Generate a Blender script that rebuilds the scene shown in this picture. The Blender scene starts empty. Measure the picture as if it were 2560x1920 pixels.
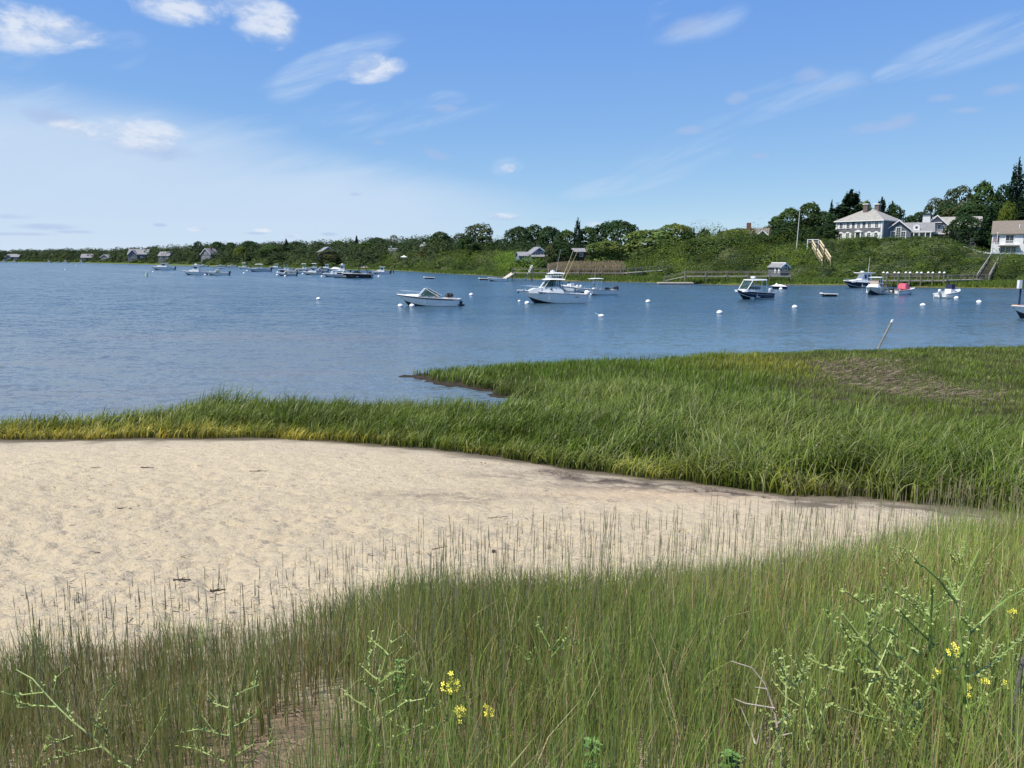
import bpy, math, random
import numpy as np
from mathutils import Vector, Matrix
random.seed(7)
RNG = np.random.default_rng(11)
scn = bpy.context.scene
COL = scn.collection
R = math.radians
# ---------------------------------------------------------------- camera
F = 1923.0                       # focal length in pixels of the 2560 px wide photograph
PITCH = math.atan(315 / 1923.0)
CAMZ = 4.5
cam_d = bpy.data.cameras.new('camera'); cam = bpy.data.objects.new('camera', cam_d); COL.objects.link(cam)
cam_d.sensor_fit = 'HORIZONTAL'; cam_d.sensor_width = 36.0; cam_d.lens = 36.0 * F / 2560.0
cam_d.clip_start = 0.1; cam_d.clip_end = 20000
cam.location = (0, 0, CAMZ); cam.rotation_euler = (R(90) - PITCH, 0, 0)
scn.camera = cam
scn.render.resolution_x = 1024; scn.render.resolution_y = 768
scn.view_settings.view_transform = 'Standard'; scn.view_settings.look = 'None'
scn.view_settings.exposure = 0.4; scn.view_settings.gamma = 1.0
scn.view_settings.use_curve_mapping = False
scn.cycles.max_bounces = 6; scn.cycles.diffuse_bounces = 2; scn.cycles.glossy_bounces = 3
scn.cycles.transmission_bounces = 3; scn.cycles.transparent_max_bounces = 6
CP, SP = math.cos(PITCH), math.sin(PITCH)
def ray(px, py):
    u = (px - 1280) / F; v = (py - 960) / F
    return (u, CP - v * SP, -SP - v * CP)
def atz(px, py, z=0.0):
    d = ray(px, py); t = (z - CAMZ) / d[2]
    return (d[0] * t, d[1] * t, z)
def aty(px, py, Y):
    d = ray(px, py); t = Y / d[1]
    return (d[0] * t, Y, CAMZ + d[2] * t)
def pxof(x, y):                  # photograph column (at the horizon) of a world point
    return 1280 + F * (x / np.maximum(y, 0.5)) / CP
# ---------------------------------------------------------------- sun and sky
SUN_EL, SUN_AZ = 60.0, -112.0     # azimuth measured from +Y towards +X
sx, sy, sz = math.sin(R(SUN_AZ)) * math.cos(R(SUN_EL)), math.cos(R(SUN_AZ)) * math.cos(R(SUN_EL)), math.sin(R(SUN_EL))
sun_d = bpy.data.lights.new('sun', 'SUN'); sun = bpy.data.objects.new('sun', sun_d); COL.objects.link(sun)
sun_d.energy = 5.0; sun_d.angle = R(0.53); sun_d.color = (1.0, 0.93, 0.80)
sun.rotation_euler = Vector((-sx, -sy, -sz)).to_track_quat('-Z', 'Y').to_euler()
sun.location = (0, 0, 60)
world = bpy.data.worlds.new('World'); scn.world = world; world.use_nodes = True
WT = world.node_tree; WN = WT.nodes; WL = WT.links; WN.clear()
class NT:
    def __init__(s, tree): s.t = tree
    def n(s, typ, **k):
        nd = s.t.nodes.new(typ)
        for a, b in k.items(): setattr(nd, a, b)
        return nd
    def put(s, sock, v):
        if isinstance(v, bpy.types.NodeSocket): s.t.links.new(v, sock)
        else:
            if sock.type == 'RGBA' and len(v) == 3: v = (*v, 1)
            sock.default_value = v
    def m(s, op, a, b=0.0, c=None, clamp=False):
        nd = s.n('ShaderNodeMath', operation=op); nd.use_clamp = clamp
        s.put(nd.inputs[0], a); s.put(nd.inputs[1], b)
        if c is not None: s.put(nd.inputs[2], c)
        return nd.outputs[0]
    def mix(s, f, a, b, blend='MIX'):
        nd = s.n('ShaderNodeMix', data_type='RGBA', blend_type=blend); nd.clamp_factor = True
        s.put(nd.inputs[0], f); s.put(nd.inputs[6], a); s.put(nd.inputs[7], b)
        return nd.outputs[2]
    def noise(s, vec, scale, detail=3, rough=0.5, dist=0.0, dims='3D'):
        nd = s.n('ShaderNodeTexNoise', noise_dimensions=dims)
        if vec is not None: s.put(nd.inputs['Vector'], vec)
        nd.inputs['Scale'].default_value = scale; nd.inputs['Detail'].default_value = detail
        nd.inputs['Roughness'].default_value = rough; nd.inputs['Distortion'].default_value = dist
        return nd.outputs['Fac']
    def comb(s, x, y, z=0.0):
        nd = s.n('ShaderNodeCombineXYZ'); s.put(nd.inputs[0], x); s.put(nd.inputs[1], y); s.put(nd.inputs[2], z)
        return nd.outputs[0]
    def sep(s, v):
        nd = s.n('ShaderNodeSeparateXYZ'); s.put(nd.inputs[0], v); return nd.outputs
    def smooth(s, v, lo, hi):
        nd = s.n('ShaderNodeMapRange', interpolation_type='SMOOTHSTEP')
        s.put(nd.inputs['Value'], v); nd.inputs['From Min'].default_value = lo; nd.inputs['From Max'].default_value = hi
        return nd.outputs[0]
    def scalev(s, v, sc):
        nd = s.n('ShaderNodeVectorMath', operation='MULTIPLY'); s.put(nd.inputs[0], v); nd.inputs[1].default_value = sc
        return nd.outputs[0]
def build_sky():
    g = NT(WT)
    sky = g.n('ShaderNodeTexSky', sky_type='NISHITA'); sky.sun_disc = False
    sky.sun_elevation = R(SUN_EL); sky.sun_rotation = R(SUN_AZ); sky.altitude = 0
    sky.air_density = 0.6; sky.dust_density = 0.0; sky.ozone_density = 1.0
    tc = g.n('ShaderNodeTexCoord'); d = tc.outputs['Generated']
    x, y, z = g.sep(d)
    az = g.m('ARCTAN2', x, y); el = g.m('ARCSINE', z)
    v2 = g.comb(az, g.m('MULTIPLY', el, 1.0))
    nz_c = g.noise(g.comb(az, g.m('MULTIPLY', el, 1.9)), 16, 8, 0.62, 0.25)          # cumulus edges
    st = g.comb(g.m('ADD', g.m('MULTIPLY', az, 1.0), g.m('MULTIPLY', el, -0.9)), g.m('ADD', g.m('MULTIPLY', el, 4.2), g.m('MULTIPLY', az, -1.1)))
    nz_s = g.noise(st, 5.5, 6, 0.6, 0.4)                                       # cirrus streaks
    def AE(px, py):
        r = ray(px, py); L = math.sqrt(sum(q * q for q in r))
        return math.atan2(r[0], r[1]), math.asin(r[2] / L)
    def blob(px, py, wx, wy, rot=0.0):
        a0, e0 = AE(px, py); sa = wx / F; se = wy / F
        da = g.m('SUBTRACT', az, a0); de = g.m('SUBTRACT', el, e0)
        if rot:
            c, s_ = math.cos(R(rot)), math.sin(R(rot))
            da, de = g.m('ADD', g.m('MULTIPLY', da, c), g.m('MULTIPLY', de, s_)), g.m('SUBTRACT', g.m('MULTIPLY', de, c), g.m('MULTIPLY', da, s_))
        da = g.m('DIVIDE', da, sa); de = g.m('DIVIDE', de, se)
        q = g.m('ADD', g.m('MULTIPLY', da, da), g.m('MULTIPLY', de, de))
        return g.m('SUBTRACT', 1.0, q, clamp=True)
    def union(lst):
        r = lst[0]
        for b in lst[1:]: r = g.m('MAXIMUM', r, b)
        return r
    CUM = [(60, 70, 150, 58, 0), (170, 80, 100, 40, 0), (480, 20, 170, 45, 0), (640, 40, 130, 70, -20), (690, 70, 60, 60, 0),
           (930, 172, 105, 38, 10), (330, 335, 130, 50, 0), (250, 330, 120, 32, 0), (1270, 420, 26, 14, 0),
           (1255, 540, 50, 10, 0), (1485, 560, 36, 9, 0), (660, 575, 34, 8, 0), (725, 590, 26, 6, 0), (495, 573, 30, 6, 0)]
    GREY = [(1740, 62, 105, 34, 8), (1110, 272, 50, 14, 0), (2210, 315, 120, 20, 6), (2260, 300, 50, 26, 0), (2120, 212, 90, 18, 4), (2020, 190, 60, 24, 0), (1905, 390, 32, 9, 0), (1730, 325, 45, 14, 0),
            (1095, 385, 50, 18, -12), (945, 355, 34, 14, 0), (350, 372, 160, 26, -8), (430, 385, 80, 24, 0), (150, 300, 90, 26, -10), (2510, 225, 50, 18, 0),
            (1840, 245, 34, 20, 0), (30, 541, 60, 8, 0), (115, 567, 80, 10, 0), (190, 580, 60, 6, 0), (50, 585, 90, 6, 0), (825, 585, 34, 6, 0), (1390, 548, 44, 7, 0),
            (1760, 552, 30, 7, 0), (1900, 545, 18, 5, 0), (1255, 545, 62, 7, 0), (640, 583, 40, 5, 0), (890, 486, 22, 7, 0), (400, 563, 24, 6, 0), (2350, 245, 40, 12, 0), (2420, 275, 50, 10, 0)]
    CIR = [(1740, 55, 130, 50, 8), (1700, 30, 80, 40, 0), (1110, 268, 70, 24, 0), (60, 215, 90, 90, 0), (40, 200, 60, 60, 0), (1270, 420, 50, 30, 0), (830, 160, 190, 42, 22), (760, 190, 110, 46, 30), (900, 118, 120, 20, 10), (310, 125, 60, 40, 25), (1060, 300, 220, 30, 12), (900, 280, 200, 30, 8), (1720, 380, 220, 60, 24),
           (1830, 330, 140, 34, 18), (2000, 235, 160, 50, 8), (2440, 110, 190, 50, 12), (2240, 180, 60, 22, 10), (560, 350, 200, 50, 14), (1120, 250, 60, 26, 0),
           (480, 470, 700, 130, 0), (100, 330, 330, 110, 0), (1560, 460, 180, 30, 10), (2530, 95, 120, 26, 10)]
    veil = [(-50, 470, 900, 230, 0), (500, 520, 900, 130, 0)]
    mc = union([blob(*b) for b in CUM]); mg = union([blob(*b) for b in GREY]); mr = union([blob(*b) for b in CIR]); mv = union([blob(*b) for b in veil])
    cden = g.smooth(g.m('ADD', g.m('MULTIPLY', mc, 0.85), g.m('MULTIPLY', g.m('SUBTRACT', nz_c, 0.5), 1.9)), 0.20, 1.05)
    cden = g.m('MULTIPLY', cden, g.smooth(mc, 0.0, 0.45))
    gden = g.smooth(g.m('ADD', g.m('MULTIPLY', mg, 0.8), g.m('MULTIPLY', g.m('SUBTRACT', nz_c, 0.5), 1.9)), 0.24, 1.05)
    gden = g.m('MULTIPLY', gden, g.smooth(mg, 0.0, 0.3))
    rden = g.m('MULTIPLY', g.smooth(nz_s, 0.38, 0.75), g.smooth(mr, 0.0, 0.8))
    base = sky.outputs[0]
    # tone response of the picture's sky: a per-channel power of the physical sky's radiance
    r_, g_, b_ = g.sep(base)
    f = lambda v, K, p: g.m('MULTIPLY', g.m('POWER', g.m('MAXIMUM', g.m('MULTIPLY', v, SKY_STR), 0.001), p), K / SKY_STR)
    base = g.comb(f(r_, 0.73 * EXK, 0.74), f(g_, 0.80 * EXK, 0.54), f(b_, 0.885 * EXK, 0.12))
    c = g.mix(g.m('MULTIPLY', g.smooth(mv, 0.0, 0.9), 0.75), base, CL_HAZE)
    c = g.mix(g.m('MULTIPLY', rden, 0.62), c, CL_CIRRUS)
    c = g.mix(g.m('MULTIPLY', gden, 0.6), c, CL_GREY)
    nz_u = g.noise(g.comb(g.m('ADD', az, -0.010), g.m('MULTIPLY', g.m('ADD', el, 0.014), 1.9)), 16, 8, 0.62, 0.25)   # towards the sun
    shade = g.smooth(g.m('SUBTRACT', nz_c, nz_u), -0.10, 0.07)
    c = g.mix(g.m('MULTIPLY', cden, 0.85), c, g.mix(shade, CL_LOW, CL_WHITE))
    bg = g.n('ShaderNodeBackground'); g.put(bg.inputs[0], c); bg.inputs[1].default_value = SKY_STR
    out = g.n('ShaderNodeOutputWorld'); g.t.links.new(bg.outputs[0], out.inputs[0])
SKY_STR = 0.12; EXK = 2 ** -0.4
CL_WHITE, CL_LOW, CL_GREY, CL_CIRRUS, CL_HAZE = [tuple(v * EXK for v in c) for c in ((6.7, 7.1, 7.8), (4.6, 5.5, 7.1), (3.4, 4.4, 6.6), (4.9, 6.1, 7.7), (5.2, 6.2, 7.6))]
build_sky()
try: world.cycles.sampling_method = 'MANUAL'; world.cycles.sample_map_resolution = 512
except Exception: pass
# ---------------------------------------------------------------- object helpers
def tag(o, label=None, cat=None, group=None, kind=None):
    if label: o['label'] = label
    if cat: o['category'] = cat
    if group: o['group'] = group
    if kind: o['kind'] = kind
    return o
def thing(name, loc, rz=0.0, label=None, cat=None, group=None):
    o = bpy.data.objects.new(name, None); COL.objects.link(o); o.empty_display_size = 0.2
    o.location = loc; o.rotation_euler = (0, 0, rz)
    return tag(o, label, cat, group)
def mesh_np(name, V, Q, mat=None, col=None, parent=None, smooth=False, mats=None, mi=None):
    me = bpy.data.meshes.new(name)
    V = np.ascontiguousarray(V, np.float32).reshape(-1, 3); Q = np.ascontiguousarray(Q, np.int32)
    k = Q.shape[1]
    me.vertices.add(len(V)); me.vertices.foreach_set('co', V.ravel())
    me.loops.add(Q.size); me.loops.foreach_set('vertex_index', Q.ravel())
    me.polygons.add(len(Q)); me.polygons.foreach_set('loop_start', np.arange(0, Q.size, k, dtype=np.int32))
    me.update(calc_edges=True)
    if smooth: me.polygons.foreach_set('use_smooth', np.ones(len(Q), bool))
    if col is not None:
        ca = me.color_attributes.new('col', 'FLOAT_COLOR', 'POINT')
        c4 = np.ones((len(V), 4), np.float32); c4[:, :3] = col; ca.data.foreach_set('color', c4.ravel())
    if mat: me.materials.append(mat)
    o = bpy.data.objects.new(name, me); COL.objects.link(o)
    if parent: o.parent = parent
    return o
def frame(x=0, y=0, z=0, rot=0):
    return Matrix.Translation((x, y, z)) @ Matrix.Rotation(rot, 4, 'Z')
class MB:
    def __init__(s, T=None): s.v = []; s.f = []; s.mi = []; s.T = T; s.cur = 0
    def add(s, vs, fs, m=None):
        o = len(s.v)
        for p in vs:
            p = Vector(p)
            if s.T is not None: p = s.T @ p
            s.v.append(p)
        for f in fs: s.f.append([i + o for i in f]); s.mi.append(s.cur if m is None else m)
        return s
    def box(s, c, d, rz=0.0, m=None):
        hx, hy, hz = d[0] / 2, d[1] / 2, d[2] / 2; cr, sr = math.cos(rz), math.sin(rz); vs = []
        for z in (-hz, hz):
            for x, y in ((-hx, -hy), (hx, -hy), (hx, hy), (-hx, hy)):
                vs.append((c[0] + x * cr - y * sr, c[1] + x * sr + y * cr, c[2] + z))
        return s.add(vs, [(3, 2, 1, 0), (4, 5, 6, 7), (0, 1, 5, 4), (1, 2, 6, 5), (2, 3, 7, 6), (3, 0, 4, 7)], m)
    def tube(s, p0, p1, r0, r1=None, n=6, m=None, cap=True):
        r1 = r0 if r1 is None else r1
        a, b = Vector(p0), Vector(p1); d = (b - a)
        if d.length < 1e-6: return s
        d.normalize(); u = d.orthogonal().normalized(); w = d.cross(u)
        vs = [a + (u * math.cos(2 * math.pi * i / n) + w * math.sin(2 * math.pi * i / n)) * r0 for i in range(n)]
        vs += [b + (u * math.cos(2 * math.pi * i / n) + w * math.sin(2 * math.pi * i / n)) * r1 for i in range(n)]
        fs = [(i, (i + 1) % n, n + (i + 1) % n, n + i) for i in range(n)]
        if cap: fs += [tuple(range(n))[::-1], tuple(range(n, 2 * n))]
        return s.add(vs, fs, m)
    def path(s, pts, r, n=6, r_end=None, m=None):
        k = len(pts) - 1
        for i in range(k):
            ra = r if r_end is None else r + (r_end - r) * i / k
            rb = r if r_end is None else r + (r_end - r) * (i + 1) / k
            s.tube(pts[i], pts[i + 1], ra, rb, n, m)
        return s
    def loft(s, rings, closed=True, cap0=False, cap1=False, m=None):
        k = len(rings[0]); vs = [p for r in rings for p in r]; fs = []
        for i in range(len(rings) - 1):
            for j in range(k if closed else k - 1):
                j2 = (j + 1) % k; fs.append((i * k + j, i * k + j2, (i + 1) * k + j2, (i + 1) * k + j))
        if cap0: fs.append(tuple(range(k))[::-1])
        if cap1: fs.append(tuple(range((len(rings) - 1) * k, len(rings) * k)))
        return s.add(vs, fs, m)
    def extr(s, prof, y0, y1, y0b=None, y1b=None, m=None):
        """side profile [(x,z)...] extruded across y; b values: half widths at the top of the profile"""
        zs = [p[1] for p in prof]; zl, zh = min(zs), max(zs)
        def yy(y, yb, z): return y if yb is None else y + (yb - y) * (z - zl) / max(zh - zl, 1e-6)
        n = len(prof)
        vs = [(x, yy(y0, y0b, z), z) for x, z in prof] + [(x, yy(y1, y1b, z), z) for x, z in prof]
        fs = [(i, (i + 1) % n, n + (i + 1) % n, n + i) for i in range(n)] + [tuple(range(n))[::-1], tuple(range(n, 2 * n))]
        return s.add(vs, fs, m)
    def ball(s, c, r, nu=10, nv=6, m=None):
        rx, ry, rz = (r, r, r) if not isinstance(r, tuple) else r
        rings = []
        for j in range(nv + 1):
            t = math.pi * j / nv; t = min(max(t, 0.02), math.pi - 0.02)
            rings.append([(c[0] + rx * math.sin(t) * math.cos(2 * math.pi * i / nu), c[1] + ry * math.sin(t) * math.sin(2 * math.pi * i / nu), c[2] - rz * math.cos(t)) for i in range(nu)])
        return s.loft(rings, m=m, cap0=True, cap1=True)
    def build(s, name, mat, parent=None, smooth=False, label=None):
        me = bpy.data.meshes.new(name); me.from_pydata([tuple(p) for p in s.v], [], s.f)
        ms = mat if isinstance(mat, (list, tuple)) else [mat]
        for q in ms: me.materials.append(q)
        if len(ms) > 1: me.polygons.foreach_set('material_index', s.mi)
        me.update()
        if smooth: me.shade_smooth() if hasattr(me, 'shade_smooth') else None
        if smooth:
            me.polygons.foreach_set('use_smooth', [True] * len(me.polygons))
            try: me.set_sharp_from_angle(angle=R(40))
            except Exception: pass
        o = bpy.data.objects.new(name, me); COL.objects.link(o)
        if parent: o.parent = parent
        if label: o['label'] = label
        return o
# ---------------------------------------------------------------- materials
def newmat(name):
    m = bpy.data.materials.new(name); m.use_nodes = True
    g = NT(m.node_tree); b = m.node_tree.nodes['Principled BSDF']
    return m, g, b
def pmat(name, col, rough=0.5, var=0.12, vscale=3.0, metal=0.0, spec=0.5, bump=0.0, bscale=20.0, coat=0.0, streak=None):
    m, g, b = newmat(name)
    tc = g.n('ShaderNodeTexCoord').outputs['Object']
    vec = g.scalev(tc, streak) if streak else tc
    nz = g.noise(vec, vscale, 4, 0.6)
    dark = tuple(c * (1 - var) for c in col); lite = tuple(min(1, c * (1 + var)) for c in col)
    g.put(b.inputs['Base Color'], g.mix(g.smooth(nz, 0.3, 0.7), dark, lite))
    b.inputs['Roughness'].default_value = rough; b.inputs['Metallic'].default_value = metal
    b.inputs['Specular IOR Level'].default_value = spec; b.inputs['Coat Weight'].default_value = coat
    if bump:
        bp = g.n('ShaderNodeBump'); bp.inputs['Strength'].default_value = 0.6; bp.inputs['Distance'].default_value = bump
        g.put(bp.inputs['Height'], g.noise(vec, bscale, 3, 0.5)); g.put(b.inputs['Normal'], bp.outputs[0])
    return m
def attmat(name, rough=0.6, trans=0.0, spec=0.3, var=0.0):
    m, g, b = newmat(name)
    at = g.n('ShaderNodeAttribute', attribute_name='col').outputs['Color']
    if var:
        oi = g.n('ShaderNodeObjectInfo').outputs['Random']
        hs = g.n('ShaderNodeHueSaturation'); g.put(hs.inputs['Color'], at)
        g.put(hs.inputs['Value'], g.m('ADD', g.m('MULTIPLY', oi, var), 1 - var / 2)); at = hs.outputs[0]
    g.put(b.inputs['Base Color'], at)
    b.inputs['Roughness'].default_value = rough; b.inputs['Specular IOR Level'].default_value = spec
    if trans:
        tr = g.n('ShaderNodeBsdfTranslucent'); g.put(tr.inputs[0], at)
        mx = g.n('ShaderNodeMixShader'); mx.inputs[0].default_value = trans
        g.t.links.new(b.outputs[0], mx.inputs[1]); g.t.links.new(tr.outputs[0], mx.inputs[2])
        g.t.links.new(mx.outputs[0], m.node_tree.nodes['Material Output'].inputs[0])
    return m
# ---------------------------------------------------------------- numpy noise
def _h(ix, iy, s):
    n = (ix.astype(np.int64) * 374761393 + iy.astype(np.int64) * 668265263 + s * 1442695041) & 0xffffffff
    n = ((n ^ (n >> 13)) * 1274126177) & 0xffffffff
    return ((n ^ (n >> 16)) & 0xffff) / 65535.0
def vnoise(x, y, s=0):
    x = np.asarray(x, float); y = np.asarray(y, float)
    ix = np.floor(x); iy = np.floor(y); fx = x - ix; fy = y - iy
    fx = fx * fx * (3 - 2 * fx); fy = fy * fy * (3 - 2 * fy)
    a = _h(ix, iy, s); b = _h(ix + 1, iy, s); c = _h(ix, iy + 1, s); d = _h(ix + 1, iy + 1, s)
    return (a * (1 - fx) + b * fx) * (1 - fy) + (c * (1 - fx) + d * fx) * fy
def fbm(x, y, o=4, s=0):
    r = 0; a = 0.5; t = 0
    for i in range(o): r = r + a * vnoise(x * 2 ** i, y * 2 ** i, s + i * 17); t += a; a *= 0.5
    return r / t
def sstep(a, b, x):
    t = np.clip((x - a) / (b - a), 0, 1); return t * t * (3 - 2 * t)
WAT_A = (0.020, 0.055, 0.085); WAT_B = (0.032, 0.072, 0.105); WAT_S1 = (0.12, 0.18, 0.22); WAT_S2 = (0.15, 0.175, 0.185); WAT_N = 1.1
# ---------------------------------------------------------------- land shape (metres; camera stands over the origin looking along +Y)
def zpoly(pts, z): return np.array([atz(x, y, z)[:2] for x, y in pts])
def xline(pts, z):
    P = zpoly(pts, z); i = np.argsort(P[:, 0]); return P[i, 0], P[i, 1]
SXs, SYs = xline([(-300, 1108), (0, 1108), (400, 1104), (700, 1104), (900, 1116), (1100, 1136), (1280, 1158), (1440, 1188), (1700, 1214), (1900, 1242), (2000, 1254), (2200, 1262), (2400, 1285), (2560, 1305), (2900, 1350)], 0.4)
BXs, BYs = xline([(-200, 1680), (0, 1650), (250, 1640), (500, 1612), (800, 1560), (1100, 1520), (1600, 1490), (2000, 1440), (2300, 1370), (2560, 1330), (2800, 1330)], 1.0)
def ySand(x): return np.interp(x, SXs, SYs)
def yBank(x): return np.interp(x, BXs, BYs)
MARSH = zpoly([(2900, 1360), (3300, 1100), (3300, 860), (2700, 860), (2560, 866), (2300, 868), (2000, 878), (1800, 888), (1600, 900), (1400, 908), (1200, 918), (1080, 928), (1015, 932),
               (1100, 950), (1190, 962), (1290, 984), (1370, 1000), (1240, 1016), (1050, 1024), (900, 1022), (700, 1018), (560, 1016), (500, 1019), (455, 1030), (425, 1040), (300, 1050), (100, 1062), (-200, 1072),
               (-300, 1112), (0, 1112), (400, 1108), (700, 1108), (900, 1120), (1100, 1140), (1280, 1162), (1440, 1192), (1700, 1218), (1900, 1246), (2000, 1258), (2200, 1266), (2400, 1289), (2560, 1309)], 0.15)
POOL = [atz(2030, 1236, 0.0)[:2], atz(1960, 1230, 0.0)[:2], atz(2095, 1240, 0.0)[:2]]
def polysd(x, y, P):
    """signed distance, positive inside"""
    x = np.asarray(x, float); y = np.asarray(y, float); d = np.full(x.shape, 1e9); ins = np.zeros(x.shape, bool); n = len(P)
    for i in range(n):
        a = P[i]; b = P[(i + 1) % n]; e = b - a; L = (e ** 2).sum() + 1e-9
        t = np.clip(((x - a[0]) * e[0] + (y - a[1]) * e[1]) / L, 0, 1)
        d = np.minimum(d, np.hypot(x - a[0] - t * e[0], y - a[1] - t * e[1]))
        c = ((a[1] > y) != (b[1] > y)); den = (b[1] - a[1]) if abs(b[1] - a[1]) > 1e-9 else 1e-9
        ins ^= c & (x < (b[0] - a[0]) * (y - a[1]) / den + a[0])
    return np.where(ins, d, -d)
def g_near(x, y):
    ys = ySand(x); yb = yBank(x)
    t = np.clip((y - yb) / np.maximum(ys - yb, 0.5), 0, 1)
    z = 1.0 - 0.6 * t ** 0.9
    z = np.where(y > ys, 0.4 - (y - ys) * 0.16, z)
    bank = 1.0 + 1.78 * np.clip((yb - y) / np.maximum(yb - 1.2, 1), 0, 1.6) ** 0.85
    z = np.where(y < yb, bank, z)
    z = z + 0.035 * (fbm(x * 0.5, y * 0.5, 3, 5) - 0.5) * sstep(0.2, 0.5, z)
    nz = fbm(x * 0.8 + 3, y * 0.8, 3, 9) - 0.5
    sd = polysd(x, y, MARSH) + nz * 1.0 + (fbm(x * 3.1, y * 3.1, 2, 19) - .5) * .5
    zm = np.where(sd > 0, 0.05 + 0.22 * sstep(0, 2.0, sd) + 0.12 * (fbm(x * 0.35, y * 0.35, 2, 3) - 0.5), np.maximum(0.05 + sd * 0.35, -1.4))
    z = np.where(y > ys - 1.0, np.where(y > ys, np.maximum(z, zm), z), z)
    for (cx, cy) in POOL: z = z - 0.50 * np.exp(-(((x - cx) / 0.70) ** 2 + ((y - cy) / 0.34) ** 2))
    return np.maximum(z, -1.6), sd
SHX = [-900, -400, 0, 195, 325, 477, 530, 695, 883, 977, 1086, 1200, 1282, 1419, 1598, 1640, 1838, 1998, 2108, 2260, 2560, 3000, 3600]
SHY = [654, 654.5, 655, 657, 660.5, 665, 666.5, 669.5, 675, 676, 683, 688.5, 696, 703, 706, 707, 713, 712.5, 713, 718, 722, 724, 724]
SHD = [atz(1280, y, 0.0)[1] for y in SHY]
TX = [-900, 700, 1000, 1100, 1250, 1350, 1450, 1540, 1600, 1750, 2000, 2150, 2320, 2400, 2440, 2700, 3600]
TZ = [3.0, 3.5, 4.5, 5.0, 4.4, 3.0, 2.2, 2.6, 4.6, 7.4, 8.2, 9.0, 9.0, 6.6, 5.2, 5.2, 6.0]
MWX = [-900, 500, 900, 1100, 1200, 1350, 1600, 1640, 1900, 2100, 2300, 3600]
MWD = [40, 30, 12, 8, 10, 20, 16, 14, 14, 14, 12, 12]
def shoreD(px): return np.interp(px, SHX, SHD)
def g_far(x, y):
    px = pxof(x, y); D = shoreD(px) + 3.0 * (fbm(px * 0.012, y * 0.0, 3, 21) - 0.5); s = y - D
    T = np.interp(px, TX, TZ); m = np.interp(px, MWX, MWD); RL = np.interp(px, [0, 1000, 1500, 1700, 2300, 2440], [60, 55, 60, 58, 62, 42])
    z = np.where(s < 0, np.maximum(s * 0.12, -1.6), 0.08 + 0.35 * sstep(0, 4, s))
    z = z + (T - 0.4) * sstep(0, 1, (s - m) / RL) + 5.5 * sstep(0, 1, (s - m - RL - 35) / 120)
    z = z + np.where(s > m, (fbm(x * 0.06, y * 0.06, 3, 8) - 0.5) * np.clip((s - m) / 20, 0, 1) * 1.2, 0)
    return z, s
def ground(x, y):
    x = np.asarray(x, float); y = np.asarray(y, float)
    sc = y.ndim == 0 and x.ndim == 0
    x, y = np.broadcast_arrays(np.atleast_1d(x), np.atleast_1d(y))
    zn, _ = g_near(x, y); zf, _ = g_far(x, y)
    z = np.where(y < 60, zn, zf)
    return float(z[0]) if sc else z
def fan(ylist, half, n):
    ys = np.array(ylist); t = np.linspace(-1, 1, n)
    X = (ys[:, None] * half + 7.0) * t[None, :]; Y = np.repeat(ys[:, None], n, 1)
    return X, Y
def gridfaces(r, c):
    i = np.arange(r - 1)[:, None] * c + np.arange(c - 1)[None, :]
    return np.stack([i, i + 1, i + c + 1, i + c], -1).reshape(-1, 4)
# ---- near ground: sand, dune bank, marsh mud
ys = np.concatenate([np.linspace(-6, 1.5, 20, endpoint=False), np.linspace(1.5, 20, 420, endpoint=False), np.linspace(20, 60, 160)])
X, Y = fan(ys, 1.15, 620)
X[:20] = X[20] * np.linspace(1.6, 1.0, 20)[:, None]
Z, SD = g_near(X, Y)
Yb = yBank(X); Ys = ySand(X)
sandm = sstep(-0.2, 0.6, Y - Yb) * sstep(0.2, -0.4, Y - Ys)
def foot(x, y):
    """trampled sand: many small pits and lips"""
    h = (fbm(x * 3.2, y * 6.5, 4, 31) - 0.5) * 0.115
    n1 = vnoise(x * 7.5 + 5, y * 10.5, 41); n2 = vnoise(x * 13.7, y * 19.5, 43)
    h = h - 0.052 * sstep(0.62, 0.95, n1) + 0.032 * (n2 - 0.5) * 2
    return h
amt = sandm * (0.35 + 0.65 * sstep(-1, 6, -(Y - Ys))) 
Z = Z + foot(X, Y) * amt
thatch = fbm(X * 1.5, Y * 1.5, 4, 51)
cs = np.zeros(X.shape + (3,))
sand = np.array([0.455, 0.388, 0.272]); 
dark = fbm(X * 0.25, Y * 0.5, 4, 61)[..., None]
base = sand * (0.93 + 0.16 * dark)
grey = sstep(1.6, 0.0, Ys - Y)[..., None] * sstep(0.35, 0.6, fbm(X * 0.8, Y * 1.5, 3, 66))[..., None]
base = base * (1 - 0.22 * grey) + np.array([0.30, 0.27, 0.24]) * 0.22 * grey
# damp stripe of dark silt near the marsh edge and two stained hollows
for (px, py, rx, ry, k) in [(1120, 1250, 1.1, 0.34, .5), (1160, 1238, 1.4, 0.3, .35), (1480, 1238, 1.1, .25, .45), (1350, 1172, 1.6, .35, .6), (1600, 1200, 2.0, .3, .7), (1750, 1213, 1.4, .22, .7), (1480, 1180, 1.2, .25, .6)]:
    c0 = atz(px, py, 0.6)
    w = np.exp(-(((X - c0[0]) / rx) ** 2 + ((Y - c0[1]) / ry) ** 2))[..., None] * sstep(0.35, 0.62, fbm(X * 3, Y * 6, 4, int(px)))[..., None]
    base = base * (1 - k * w) + np.array([0.10, 0.08, 0.075]) * k * w
w = np.exp(-(((X - atz(1640, 1225, .6)[0]) / 1.8) ** 2 + ((Y - atz(1640, 1225, .6)[1]) / .5) ** 2))[..., None] * 0.35
base = base * (1 - w) + np.array([0.55, 0.38, 0.24]) * w
mud = np.array([0.060, 0.050, 0.035])
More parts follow.
